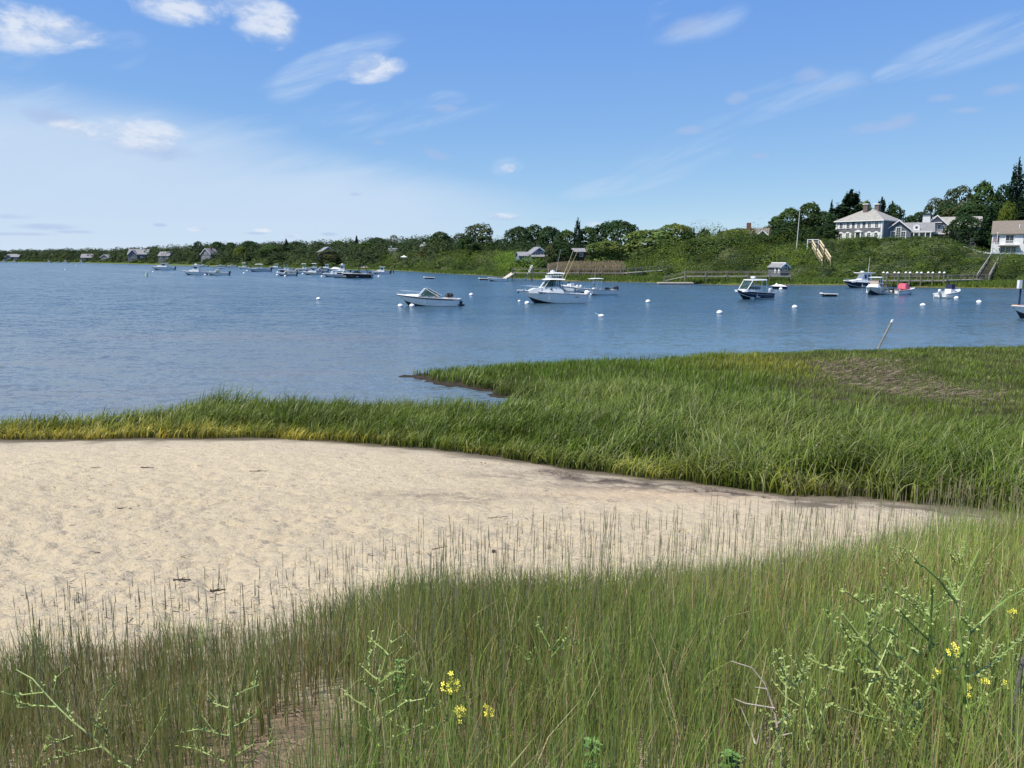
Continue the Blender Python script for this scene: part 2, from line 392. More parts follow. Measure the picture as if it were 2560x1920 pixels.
mm = sstep(-0.25, 0.7, Y - Ys + 1.1 * (fbm(X * 1.6, Y * 2.2, 4, 71) - 0.5))[..., None]; mud = mud + np.array([0.09, 0.075, 0.05]) * sstep(2.0, 0.0, Y - Ys)[..., None]
strip = (sstep(0.7, 0.05, np.abs(Y - Ys + 0.2)) * sstep(1300, 1500, pxof(X, Y)) * sstep(0.42, 0.6, fbm(X * 2, Y * 3, 3, 75)))[..., None]
cs = base * (1 - mm) + mud * mm
cs = cs * (1 - 0.75 * strip) + np.array([0.05, 0.038, 0.035]) * 0.75 * strip
bk = sstep(0.35, -0.5, Y - Yb + (fbm(X * 1.3, Y * 1.3, 3, 81) - 0.5) * 1.6)[..., None]
litter = np.array([0.20, 0.15, 0.095]) * (0.6 + 0.9 * thatch[..., None]) 
bare = sstep(0.5, 0.62, fbm(X * 0.9 + 7, Y * 0.9, 3, 91))[..., None]
bankc = litter * (1 - bare) + sand * 0.8 * bare
cs = cs * (1 - bk) + bankc * bk
wet = sstep(0.10, 0.0, Z)[..., None]; cs = cs * (1 - 0.55 * wet)
m, g, b = newmat('beach_ground')
at = g.n('ShaderNodeAttribute', attribute_name='col').outputs['Color']
tc = g.n('ShaderNodeTexCoord').outputs['Object']
n1 = g.noise(tc, 55, 4, 0.7); n2 = g.noise(g.scalev(tc, (1, 2.0, 1)), 6, 4, 0.65)
c = g.mix(g.smooth(n1, 0.25, 0.75), g.mix(1.0, at, (0.84, 0.83, 0.82), 'MULTIPLY'), g.mix(1.0, at, (1.1, 1.1, 1.1), 'MULTIPLY'))
speck = g.smooth(g.noise(tc, 38, 2, 0.5), 0.70, 0.76)
c = g.mix(g.m('MULTIPLY', speck, 0.7), c, (0.16, 0.12, 0.09))
g.put(b.inputs['Base Color'], c); b.inputs['Roughness'].default_value = 0.95; b.inputs['Specular IOR Level'].default_value = 0.15
bp = g.n('ShaderNodeBump'); bp.inputs['Strength'].default_value = 1.0; bp.inputs['Distance'].default_value = 0.075
hh = g.m('ADD', g.m('MULTIPLY', n2, 0.9), g.m('MULTIPLY', n1, 0.16)); g.put(bp.inputs['Height'], hh); g.put(b.inputs['Normal'], bp.outputs[0])
M_SAND = m
o = mesh_np('beach', np.stack([X, Y, Z], -1), gridfaces(*X.shape), M_SAND, cs.reshape(-1, 3), smooth=True)
tag(o, 'pale trampled sand beach running back to grassy bank and muddy marsh ground', 'beach', kind='structure')
# ---- far ground
ys = np.concatenate([np.linspace(60, 420, 260, endpoint=False), np.geomspace(420, 1200, 140, endpoint=False), np.geomspace(1200, 9000, 20)])
X, Y = fan(ys, 1.3, 520)
Z, S = g_far(X, Y); Z[ys > 1300] += 0
px = pxof(X, Y)
MW = np.interp(px, MWX, MWD)
nn = fbm(X * 0.12, Y * 0.12, 4, 5)[..., None]
marshc = np.array([0.105, 0.150, 0.030]) * (0.75 + 0.5 * nn); scr = np.array([0.028, 0.045, 0.014]) * (0.7 + 0.6 * nn)  # scr: ground below the scrub coloured darker, painted shadow for the gaps between mounds
bankm = np.array([0.11, 0.085, 0.055])
k = sstep(-2, 4, S - MW)[..., None]
cf = marshc * (1 - k) + scr * k
w = sstep(1.2, 0.2, S)[..., None]; cf = cf * (1 - w) + bankm * w
lawn = (sstep(0, 20, S - MW - 58) * ((px > 2080)))[..., None]; cf = cf * (1 - lawn) + np.array([0.07, 0.12, 0.03]) * lawn
m, g, b = newmat('shore_ground')
at = g.n('ShaderNodeAttribute', attribute_name='col').outputs['Color']; tc = g.n('ShaderNodeTexCoord').outputs['Object']
c = g.mix(g.smooth(g.noise(tc, 0.9, 4, 0.7), 0.3, 0.7), g.mix(1.0, at, (0.65, 0.68, 0.65), 'MULTIPLY'), g.mix(1.0, at, (1.2, 1.18, 1.1), 'MULTIPLY'))
g.put(b.inputs['Base Color'], c); b.inputs['Roughness'].default_value = 0.9; b.inputs['Specular IOR Level'].default_value = 0.1
o = mesh_np('far_shore', np.stack([X, Y, Z], -1), gridfaces(*X.shape), m, cf.reshape(-1, 3), smooth=True)
tag(o, 'low green far shore rising to a scrub covered bluff on the right', 'shore', kind='structure')
# ---- water
def curve3(p): q = np.array([atz(a, b_, 0)[:2] for a, b_ in p]); return np.polyfit(q[:, 0], q[:, 1], 2)
SLICK = [curve3([(0, 671), (460, 693), (960, 718)]), curve3([(-50, 664), (170, 668), (520, 686)]), curve3([(100, 700), (700, 712), (1250, 735)])]
m, g, b = newmat('water')
tc = g.n('ShaderNodeTexCoord').outputs['Object']
x_, y_, z_ = g.sep(tc)
big = g.noise(g.scalev(tc, (0.35, 1.3, 1)), 0.05, 4, 0.6, 0.3)
shal = g.smooth(g.m('ADD', y_, g.m('MULTIPLY', g.noise(tc, 0.12, 3, 0.5), 16)), 85, 24)
left = g.smooth(x_, 4, -10)
deep = g.mix(g.smooth(big, 0.35, 0.65), WAT_A, WAT_B)
c = g.mix(g.m('MULTIPLY', shal, 0.75), deep, g.mix(left, WAT_S1, WAT_S2))
brown = g.m('MULTIPLY', g.smooth(g.noise(g.scalev(tc, (0.5, 2.2, 1)), 0.07, 3, 0.6), 0.5, 0.66), g.m('MULTIPLY', left, g.smooth(y_, 70, 35)))
c = g.mix(g.m('MULTIPLY', brown, 0.35), c, (0.16, 0.13, 0.12))
c = g.mix(g.smooth(y_, 17.5, 15.5), c, (0.020, 0.018, 0.008))  # nearest water, the pool: dark brown painted in for the grass it reflects
g.put(b.inputs['Base Color'], c)
calm = g.smooth(g.noise(g.scalev(tc, (0.22, 1.6, 1)), 0.06, 4, 0.55, 0.6), 0.50, 0.66)
lee = g.m('MULTIPLY', g.smooth(y_, 60, 38), g.smooth(x_, -4, 8))       # sheltered water behind the spit
calm = g.m('MAXIMUM', g.m('MULTIPLY', calm, 0.35), g.m('MULTIPLY', lee, 0.85))
wob = g.m('MULTIPLY', g.m('SUBTRACT', g.noise(tc, 0.03, 3, 0.5), 0.5), 14)
for (a2, a1, a0), wd, st_ in zip(SLICK, (4.5, 7, 2.2), (0.85, 0.8, 0.5)):
    yc = g.m('ADD', g.m('ADD', g.m('MULTIPLY', g.m('MULTIPLY', x_, x_), float(a2)), g.m('MULTIPLY', x_, float(a1))), float(a0))
    d_ = g.m('ABSOLUTE', g.m('ADD', g.m('SUBTRACT', y_, yc), wob)); bnd = g.smooth(g.m('MULTIPLY', d_, -1.0), -wd, -wd * .3)
    bnd = g.m('MULTIPLY', bnd, g.m('MULTIPLY', g.smooth(x_, 5, -25), g.smooth(g.noise(tc, 0.02, 2, .5), .38, .5)))
    calm = g.m('MAXIMUM', calm, g.m('MULTIPLY', bnd, st_))
b.inputs['Roughness'].default_value = 0.20; b.inputs['IOR'].default_value = 1.333; b.inputs['Specular IOR Level'].default_value = 0.5
def nvec(vec, scale, detail, rough, dist=0.0):
    nd = g.n('ShaderNodeTexNoise'); g.put(nd.inputs['Vector'], vec); nd.inputs['Scale'].default_value = scale
    nd.inputs['Detail'].default_value = detail; nd.inputs['Roughness'].default_value = rough; nd.inputs['Distortion'].default_value = dist
    s_ = g.n('ShaderNodeVectorMath', operation='SUBTRACT'); g.put(s_.inputs[0], nd.outputs['Color']); s_.inputs[1].default_value = (.5, .5, .5); return s_.outputs[0]
def vop(op, a, b_): nd = g.n('ShaderNodeVectorMath', operation=op); g.put(nd.inputs[0], a); g.put(nd.inputs[1], b_); return nd.outputs[0]
v1 = vop('MULTIPLY', nvec(g.scalev(tc, (0.55, 1.25, 1)), 1.5, 3, 0.6, .3), (WAT_N * .6, WAT_N * .9, 0)); v2 = vop('MULTIPLY', nvec(g.scalev(tc, (0.5, 1.2, 1)), 0.42, 2, 0.5, .2), (WAT_N * .32, WAT_N * .35, 0)); v3 = vop('MULTIPLY', nvec(g.scalev(tc, (0.6, 1.2, 1)), 5.5, 2, 0.6, .2), (WAT_N * 1.0, WAT_N * 1.35, 0))
sl = vop('ADD', vop('ADD', v1, v2), v3); kk = g.m('SUBTRACT', 1.0, g.m('MULTIPLY', calm, 0.86)); sl = vop('MULTIPLY', sl, g.comb(kk, kk, kk))
nn_ = g.n('ShaderNodeVectorMath', operation='NORMALIZE'); g.put(nn_.inputs[0], vop('ADD', sl, (0, 0, 1))); g.put(b.inputs['Normal'], nn_.outputs[0])
V = np.array([[-4000, 8, 0], [4000, 8, 0], [9000, 9000, 0], [-9000, 9000, 0]], float)
o = mesh_np('water', V, [[0, 1, 2, 3]], m)
tag(o, 'wind rippled blue harbour water with pale slicks and calm shallows by the marsh', 'water', kind='structure')
# ---------------------------------------------------------------- grass blades
def blade_mesh(name, P, H, W, az, bend, cb, ct, mat, seg=3, wturn=None, tipw=0.12, power=1.0, twist=0.0, flat=False):
    n = len(P)
    if wturn is None: wturn = RNG.uniform(0, math.pi, n)
    V = np.empty((n, seg + 1, 2, 3), np.float32); C = np.empty((n, seg + 1, 2, 3), np.float32)
    dx, dy = np.cos(az), np.sin(az)
    for k in range(seg + 1):
        s = k / seg
        ang = bend * s ** 1.3                          # angle from vertical at mid of each step, integrated below
        if k == 0: hx = np.zeros(n); hz = np.zeros(n)
        else:
            am = bend + 0.25 * (k - 1) if flat else bend * ((k - 0.5) / seg) ** 1.3
            hx = hx + np.sin(am) * H / seg; hz = hz + np.cos(am) * H / seg
        w = W * (1 - (1 - tipw) * s ** 1.8) * 0.5
        wx, wy = np.cos(wturn + twist * s) * w, np.sin(wturn + twist * s) * w
        cx, cy, cz = P[:, 0] + dx * hx, P[:, 1] + dy * hx, P[:, 2] + hz
        V[:, k, 0] = np.stack([cx - wx, cy - wy, cz], -1); V[:, k, 1] = np.stack([cx + wx, cy + wy, cz], -1)
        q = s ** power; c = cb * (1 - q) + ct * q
        C[:, k, 0] = c; C[:, k, 1] = c
    b = (np.arange(n) * (seg + 1) * 2)[:, None]; Q = []
    for k in range(seg):
        i = b + k * 2; Q.append(np.concatenate([i, i + 1, i + 3, i + 2], 1))
    return mesh_np(name, V, np.concatenate(Q), mat, C.reshape(-1, 3))
M_BLADE = attmat('grass_blade', 0.42, 0.42, 0.28)
M_DRY = attmat('dry_grass', 0.8, 0.2, 0.2)
def scatter(n, x0, x1, y0, y1):
    return RNG.uniform(x0, x1, n), RNG.uniform(y0, y1, n)
def mixc(a, b, t): return np.array(a) * (1 - t[:, None]) + np.array(b) * t[:, None]
# ---- salt marsh: density falls with distance so that blades stay about as wide as a pixel
def marsh(seedn, y0, y1, dens, wid):
    half0, half1 = 0.86 * y0 + 3, 0.86 * y1 + 3
    n = int((half0 + half1) * (y1 - y0) * dens)
    t = RNG.uniform(0, 1, n); y = y0 + (y1 - y0) * t; x = RNG.uniform(-1, 1, n) * (0.86 * y + 3)
    x = np.clip(x, -40, 36)
    z, sd = g_near(x, y); k = (sd > 0.02 + RNG.exponential(0.10, n)) & (z > 0.02) & (y > ySand(x) + RNG.exponential(0.14, n) - 0.1 - 0.7 * (fbm(x * 1.1, x * 0, 3, 23) - 0.45))
    x, y, z, sd = x[k], y[k], z[k], sd[k]; n = len(x)
    px = pxof(x, y)
    dsand = y - ySand(x)
    # regions
    spit = sstep(26, 30, y) ; right = sstep(1250, 1800, px)
    yb_ = np.interp(px, [0, 1150, 1300, 1900, 2200, 2560], [60, 60, 25.0, 21.0, 18.6, 17.2]) + 2.2 * (fbm(x * 0.4, y * 0.4, 3, 99) - .5)
    back = sstep(-0.4, 0.9, y - yb_); back = np.maximum(back, spit)              # short fine meadow behind the tall front band
    high = back * sstep(1850, 2050, px)
    patch = fbm(x * 0.35, y * 0.35, 3, 101); clump = fbm(x * 1.3, y * 1.3, 3, 103)
    H = 0.34 + 0.14 * sstep(0.3, 2.5, dsand) + 0.34 * right * sstep(0.0, 1.6, dsand)
    edge = sstep(2.2, 0.1, sd) * sstep(2.5, 5, dsand)
    H = H * 0.92 * (1 - back) + (0.24 - 0.10 * high) * back
    H = H * (0.40 + 1.3 * clump) * RNG.uniform(0.65, 1.3, n) + 0.10 * edge * (1 - back)
    q = atz(2080, 1205, .2); lush = np.exp(-(((x - q[0]) / 2.4) ** 2 + ((y - q[1]) / 0.9) ** 2)); H = H * (1 + 0.35 * lush)
    left = sstep(500, 100, px); H = H * (1 - 0.18 * left)
    # clump at the near left corner of the band
    q = atz(540, 1010, .2); lump = np.exp(-(((x - q[0]) / 1.7) ** 2 + ((y - q[1]) / 0.7) ** 2)); H = H * (1 + 0.7 * lump)
    # colours
    deep = np.array([0.125, 0.195, 0.018]); blue = np.array([0.25, 0.30, 0.065]); lime = np.array([0.2, 0.28, 0.04]); yel = np.array([0.72, 0.56, 0.08])
    t1 = np.clip(0.15 + 1.1 * (patch - 0.35) + RNG.normal(0, 0.15, n), 0, 1)
    ct = deep * (1 - t1[:, None]) + blue * t1[:, None]
    sp = np.clip(back * (0.75 + 0.3 * patch), 0, 1)[:, None]; ct = ct * (1 - sp) + np.array([0.125, 0.205, 0.022]) * sp
    hg = np.clip(high * 0.75 * (0.6 + clump), 0, 1)[:, None]; ct = ct * (1 - hg) + np.array([0.17, 0.23, 0.035]) * hg
    ylw = sstep(1.7 + 1.6 * sstep(1000, 0, px), 0.3, dsand + 1.6 * (clump - 0.5)) * (0.35 + 0.65 * sstep(1500, 300, px))
    ylw = np.clip(ylw * RNG.uniform(0.2, 1.3, n), 0, 1)
    q = atz(1905, 912, .3); yp = np.exp(-(((x - q[0]) / 2.6) ** 2 + ((y - q[1]) / 2.8) ** 2)); ylw = np.clip(ylw + 0.38 * yp * RNG.uniform(0.3, 1.3, n), 0, 1)
    ct = ct * (1 - ylw[:, None]) + yel * ylw[:, None]
    pale = (RNG.uniform(0, 1, n) < 0.16)[:, None]; ct = np.where(pale, ct * 0.4 + np.array([0.42, 0.42, 0.20]) * 0.6, ct)
    ct = ct * (RNG.uniform(0.55, 1.45, n) * (0.50 + 1.05 * fbm(x * 0.9 + 31, y * 1.6, 3, 105)))[:, None]  # clump-wise multiply paints dark gaps and pale highlights into the blade colour
    cb = ct * (0.45 + 0.35 * back)[:, None]  # cordgrass's own lighter tips, plus highlight and deep shade painted along the blade
    brown = high * sstep(0.56, 0.68, fbm(x * 0.5 + 4, y * 0.35, 3, 107)); cb = cb * (1 - 0.6 * brown[:, None]) + np.array([0.15, 0.11, 0.07]) * 0.6 * brown[:, None]
    # the flattened wrack patch has almost no living blades
    wr = polysd(x, y, WRACK) + (clump - 0.5) * 2.6
    keep = ~((wr > 0) & (RNG.uniform(0, 1, n) < 0.55))
    for (cx, cy) in POOL: keep &= ~((((x - cx) / 0.75) ** 2 + ((y - cy + .22) / 0.42) ** 2) < 1)
    bend = np.clip(RNG.gamma(6.0, 0.33, n) * (0.9 + 0.35 * right), 0.3, 3.0) * (1 - back) + np.clip(RNG.gamma(2.5, 0.2, n), .05, 1.5) * back
    tall = (RNG.uniform(0, 1, n) < 0.12) & (dsand > .5); bend = np.where(tall, bend * .35, bend)
    wind = fbm(x * 0.22, y * 0.22, 2, 109)
    az = (wind - 0.5) * 3.6 - 0.25 * sstep(3, 0.3, dsand) + RNG.normal(0, 0.95, n)
    wd = np.where(back > .5, wid * .8, wid)
    P = np.stack([x, y, z - 0.01], -1)
    return [a[keep] for a in (P, H, wd * RNG.uniform(0.7, 1.4, n), az, bend, cb, ct)]
WRACK = zpoly([(2060, 908), (2150, 898), (2240, 900), (2260, 925), (2350, 960), (2470, 974), (2520, 988), (2510, 1004), (2430, 998), (2300, 996), (2150, 975), (2060, 940)], 0.3)
parts = [marsh(1, 11.0, 14.5, 400, 0.020), marsh(1, 14.5, 19, 330, 0.022), marsh(2, 19, 26, 260, 0.024), marsh(3, 26, 46, 150, 0.030)]
args = [np.concatenate([p[i] for p in parts]) for i in range(7)]
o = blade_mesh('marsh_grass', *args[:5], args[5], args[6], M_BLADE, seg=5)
tag(o, 'dense green cordgrass covering the salt marsh between beach and water', 'grass', kind='stuff')
print('MARSH BLADES', len(args[0]))
# ---- wrack: flattened dead stalks
n = 24000; x, y = scatter(n, 6, 34, 17, 40); w = polysd(x, y, WRACK) + (fbm(x * 1.3, y * 1.3, 3, 103) - 0.5) * 2.6
k = (w > -0.15); x, y = x[k], y[k]; n = len(x); z = ground(x, y)
ct = np.array([0.34, 0.27, 0.18]) * RNG.uniform(0.4, 1.3, n)[:, None]
o = blade_mesh('dead_thatch', np.stack([x, y, z + RNG.uniform(0.0, 0.12, n)], -1), RNG.uniform(0.3, 0.8, n), np.full(n, 0.028), RNG.uniform(-0.6, 0.6, n) + np.where(RNG.uniform(0, 1, n) < .5, 0, math.pi), RNG.uniform(1.3, 1.7, n), ct, ct, M_DRY, seg=3, power=0.3, flat=True)
tag(o, 'grey brown flattened dead stalks lying in the high marsh', 'dead grass', kind='stuff')
# ---- dune bank grass (foreground)
def bank(y0, y1, dens, wid):
    n = int((0.9 * (y0 + y1) + 6) * (y1 - y0) * dens)
    y = RNG.uniform(y0, y1, n); x = RNG.uniform(-1, 1, n) * (0.9 * y + 3)
    yb = yBank(x); px = pxof(x, y); pat = fbm(x * 0.9 + 7, y * 0.9, 3, 91); c2 = fbm(x * 0.55, y * 0.55, 3, 113); c3 = fbm(x * 2.2, y * 2.2, 2, 117)
    inn = yb - y                                        # metres inside the bank
    dense = sstep(-0.5, 0.7, inn + (c3 - 0.5) * 1.1)
    leftthin = sstep(1050, 650, px) * sstep(2.6, 1.7, inn) * (0.7 + 0.6 * c3)
    dense = dense * (1 - np.clip(0.93 * leftthin, 0, .95))
    barep = np.exp(-(((x - atz(770, 1850, 2.2)[0]) / (0.20 + .12 * c3)) ** 2 + ((y - atz(790, 1880, 2.2)[1]) / 0.85) ** 4)); dense = dense * (1 - 0.93 * np.clip(barep * 1.1, 0, 1))
    k = RNG.uniform(0, 1, n) < dense
    x, y, px, pat, c2, c3, inn, yb = x[k], y[k], px[k], pat[k], c2[k], c3[k], inn[k], yb[k]; n = len(x)
    z = ground(x, y)
    H = (0.34 + 0.16 * sstep(0.2, 2.0, inn)) * (0.75 + 0.5 * c3) * RNG.uniform(0.6, 1.25, n)
    H = H * (1 - 0.25 * sstep(900, 500, px)) * (1 + 0.12 * sstep(2000, 2400, px))
    green = np.array([0.165, 0.26, 0.055]); blue = np.array([0.185, 0.275, 0.13]); olive = np.array([0.275, 0.32, 0.06]); brown = np.array([0.27, 0.18, 0.10]); straw = np.array([0.50, 0.42, 0.24])
    t = np.clip(c2 * 1.5 - 0.3 + RNG.normal(0, .2, n), 0, 1); ct = mixc(green, olive, t)
    bl = np.clip(sstep(1100, 500, px) * 0.4 + sstep(1.6, 0.2, inn) * 0.7 + RNG.normal(0, 0.15, n), 0, 1); ct = ct * (1 - bl[:, None]) + blue * bl[:, None]
    cb = mixc([0.20, 0.24, 0.05], brown, np.clip(0.42 + 1.6 * (pat - 0.5) + RNG.normal(0, .25, n), 0, 1))
    r = RNG.uniform(0, 1, n)[:, None]; rb = sstep(0.52, 0.66, fbm(x * 0.7 + 2, y * 0.7, 3, 121))[:, None]
    ct = np.where(r < 0.07 + 0.22 * rb, brown * 1.3, ct); ct = np.where(r > 0.93, straw, ct); cb = np.where(r > 0.93, straw * 0.8, cb)
    pz = fbm(x * 0.45 + 9, y * 0.6, 3, 127); tone = 0.60 + 0.98 * pz + 0.30 * sstep(1500, 2500, px) - 0.12 * sstep(700, 100, px)
    lb = np.clip(sstep(900, 200, px) * sstep(1.2, 2.6, inn) * 0.55 + RNG.normal(0, .12, n), 0, 1)[:, None]; ct = ct * (1 - lb) + np.array([0.20, 0.19, 0.06]) * lb
    H = H * (0.72 + 0.6 * fbm(x * 1.1 + 3, y * 1.1, 3, 129))
    ct = ct * (RNG.uniform(0.65, 1.35, n) * tone)[:, None]
    bend = np.clip(RNG.gamma(1.6, 0.26, n), 0, 2.2); az = RNG.normal(0.3, 1.9, n)
    return [np.stack([x, y, z - 0.02], -1), H, np.full(n, wid) * RNG.uniform(0.6, 1.4, n), az, bend, cb, ct]
def tufts(nt):
    ty = RNG.uniform(1.4, 9.5, nt); tx = RNG.uniform(-1, 1, nt) * (0.85 * ty + 1.5); k = (yBank(tx) - ty > -0.1) & ((pxof(tx, ty) > 950) | (RNG.uniform(0, 1, nt) < .3)); tx, ty = tx[k], ty[k]; m_ = len(tx); nb = 26
    x = (tx[:, None] + RNG.normal(0, .035, (m_, nb))).ravel(); y = (ty[:, None] + RNG.normal(0, .035, (m_, nb))).ravel(); n = len(x); hs = np.repeat(RNG.uniform(.30, .62, m_), nb) * RNG.uniform(.5, 1.15, n)
    hue = np.repeat(RNG.uniform(0, 1, m_), nb); ct = mixc([0.17, 0.28, 0.055], [0.32, 0.36, 0.10], hue) * RNG.uniform(.7, 1.25, (n, 1)); dead = np.repeat(RNG.uniform(0, 1, m_) < .18, nb)[:, None]; ct = np.where(dead, np.array([0.42, 0.34, 0.20]) * RNG.uniform(.6, 1.2, (n, 1)), ct)
    return [np.stack([x, y, ground(x, y) - .02], -1), hs, RNG.uniform(.004, .0085, n), RNG.uniform(0, 6.28, n), np.clip(RNG.gamma(2.6, .36, n), .1, 2.4), ct * .8, ct]
parts = [tufts(300), bank(1.2, 3.2, 1150, 0.0050), bank(3.2, 5.5, 950, 0.0064), bank(5.5, 12.5, 600, 0.0082)]
args = [np.concatenate([p[i] for p in parts]) for i in range(7)]
k = np.argsort(RNG.uniform(0, 1, len(args[0])))
o = blade_mesh('bank_grass', *args[:5], args[5], args[6], M_BLADE, seg=3)
tag(o, 'upright green and brown dune grass covering the sandy bank in the foreground', 'grass', kind='stuff')
print('BANK BLADES', len(args[0]))
# ---- seed stalks: thin stems with a dark spike
def stalks(n):
    px = RNG.uniform(-60, 2620, n); 
    u = RNG.uniform(0, 1, n) ** 1.35 * 4.2 - 0.45
    x = np.empty(n); y = np.empty(n)
    yy = np.interp(px, [0, 800, 1600, 2560], [6.3, 6.9, 7.7, 10.3]); x = (px - 1280) / F * CP * yy
    y = yBank(x) - u; x = (px - 1280) / F * CP * y
    k = (y > 1.8) & (RNG.uniform(0, 1, n) < np.interp(px, [0, 700, 1000, 1500, 2560], [0.30, 0.28, 0.75, 1, 0.9]) * np.where(u < 0.1, 0.5, 1))
    x, y, px = x[k], y[k], px[k]; n = len(x); z = ground(x, y)
    H = RNG.uniform(0.50, 0.92, n) * np.interp(px, [0, 900, 1300, 2560], [0.72, 0.85, 1.0, 1.02]) * np.where(RNG.uniform(0, 1, n) < .2, 1.12, 1)
    return x, y, z, H
x, y, z, H = stalks(1600); n = len(x)
az = RNG.normal(0.4, 1.4, n); bend = np.clip(RNG.gamma(2, 0.05, n), 0, 0.5)
P = np.stack([x, y, z], -1); green = mixc([0.24, 0.30, 0.12], [0.32, 0.32, 0.15], RNG.uniform(0, 1, n))
V = []; 
o = blade_mesh('seed_stalks', P, H, np.full(n, 0.0034), az, bend, green * .9, green, M_BLADE, seg=3, wturn=RNG.uniform(0, 3.14, n), tipw=0.8)
# spikes as crossed narrow blades starting near the stem tip
def tip(P, H, az, bend, s, seg=3):
    hx = 0; hz = 0
    for k in range(1, seg + 1):
        am = bend * ((k - 0.5) / seg) ** 1.3; hx = hx + np.sin(am) * H / seg; hz = hz + np.cos(am) * H / seg
    return np.stack([P[:, 0] + np.cos(az) * hx * s, P[:, 1] + np.sin(az) * hx * s, P[:, 2] + hz * s], -1)
T = tip(P, H, az, bend, 0.86); hs = H * RNG.uniform(0.12, 0.22, n); sc = mixc([0.46, 0.42, 0.25], [0.36, 0.28, 0.20], RNG.uniform(0, 1, n))
o2 = [blade_mesh('spikes', T, hs, np.full(n, 0.0058), az, bend * .5, sc, sc * 1.1, M_DRY, seg=3, wturn=np.full(n, w_), tipw=0.25) for w_ in (0.5, 2.2)]
def join(objs, name):
    vs = []; cs_ = []; qs = []; off = 0
    for q in objs:
        me = q.data; a = np.empty(len(me.vertices) * 3, np.float32); me.vertices.foreach_get('co', a); vs.append(a.reshape(-1, 3))
        c = np.empty(len(me.vertices) * 4, np.float32); me.color_attributes['col'].data.foreach_get('color', c); cs_.append(c.reshape(-1, 4)[:, :3])
        l = np.empty(len(me.loops), np.int32); me.loops.foreach_get('vertex_index', l); qs.append(l.reshape(-1, 4) + off); off += len(me.vertices)
    mat = objs[0].data.materials[0]
    for q in objs: me = q.data; bpy.data.objects.remove(q); bpy.data.meshes.remove(me)
    return mesh_np(name, np.concatenate(vs), np.concatenate(qs), mat, np.concatenate(cs_))
o = join([o] + o2, 'seed_stalks'); tag(o, 'thin seed stalks with dark narrow heads rising over the bank grass', 'grass', kind='stuff')
# ---- trash: dead straw lying on the bank and wrack line along the sand edge
n = 34000; x, y = scatter(n, -9, 10, 1.2, 11); inn = yBank(x) - y; px = pxof(x, y)
line = np.exp(-((inn - 0.35 - 0.5 * (fbm(x * 0.8, x * 0, 3, 131) - 0.5)) / 0.28) ** 2) * sstep(1000, 600, px)
k = (RNG.uniform(0, 1, n) < np.clip(np.where(inn > 0.4, 0.35, 0) + line * 1.0, 0, 1)); x, y = x[k], y[k]; n = len(x)
z = ground(x, y); ct = mixc([0.34, 0.27, 0.17], [0.12, 0.085, 0.06], RNG.uniform(0, 1, n) ** 0.8)
o = blade_mesh('straw_litter', np.stack([x, y, z + RNG.uniform(0.0, 0.035, n)], -1), RNG.uniform(0.06, 0.30, n), np.full(n, 0.006), RNG.uniform(0, 6.28, n), RNG.uniform(1.35, 1.65, n), ct, ct, M_DRY, seg=2, power=0.3, tipw=0.5, flat=True)
tag(o, 'dry straw and dead stems littering the bank and its sandy edge', 'dead grass', kind='stuff')
# ---- small dark bits strewn over the sand
n = 7000; px = RNG.uniform(-50, 2500, n); py = RNG.uniform(1110, 1640, n); pts = np.array([atz(a, b_, 0.7) for a, b_ in zip(px, py)]); x, y = pts[:, 0], pts[:, 1]
prob = 0.12 + 0.5 * sstep(0.5, 0.72, fbm(x * 0.5, y * 1.4, 4, 141)) + 0.8 * np.exp(-((y - np.interp(x, [-12, -4], [14.6, 15.2])) / 0.25) ** 2) * (x < -2)
k = (RNG.uniform(0, 1, n) < prob) & (y < ySand(x) - 0.1) & (y > yBank(x)); x, y = x[k], y[k]
m2 = 5200; px2 = RNG.uniform(1150, 2050, m2); x2 = (px2 - 1280) / F * CP * 15.5; y2 = ySand(x2) + RNG.normal(-0.12, 0.22, m2) - 0.25 * (fbm(x2 * .8, x2 * 0, 3, 143) - .5); k2 = fbm(x2 * 1.3, y2 * 2.5, 3, 145) > .5
x = np.concatenate([x, x2[k2]]); y = np.concatenate([y, y2[k2]]); n = len(x); z = ground(x, y)
ct = mixc([0.09, 0.07, 0.06], [0.22, 0.17, 0.12], RNG.uniform(0, 1, n))
o = blade_mesh('seaweed_litter', np.stack([x, y, z + 0.022], -1), RNG.gamma(1.6, 0.028, n) + 0.012, RNG.uniform(0.005, 0.018, n), RNG.normal(0, 0.5, n) + np.where(RNG.uniform(0, 1, n) < .5, 0, math.pi), RNG.uniform(1.2, 1.5, n), ct, ct, M_DRY, seg=3, power=0.3, tipw=0.4, flat=True)
tag(o, 'small dark scraps of dried seaweed and reed strewn over the pale sand', 'seaweed', kind='stuff')
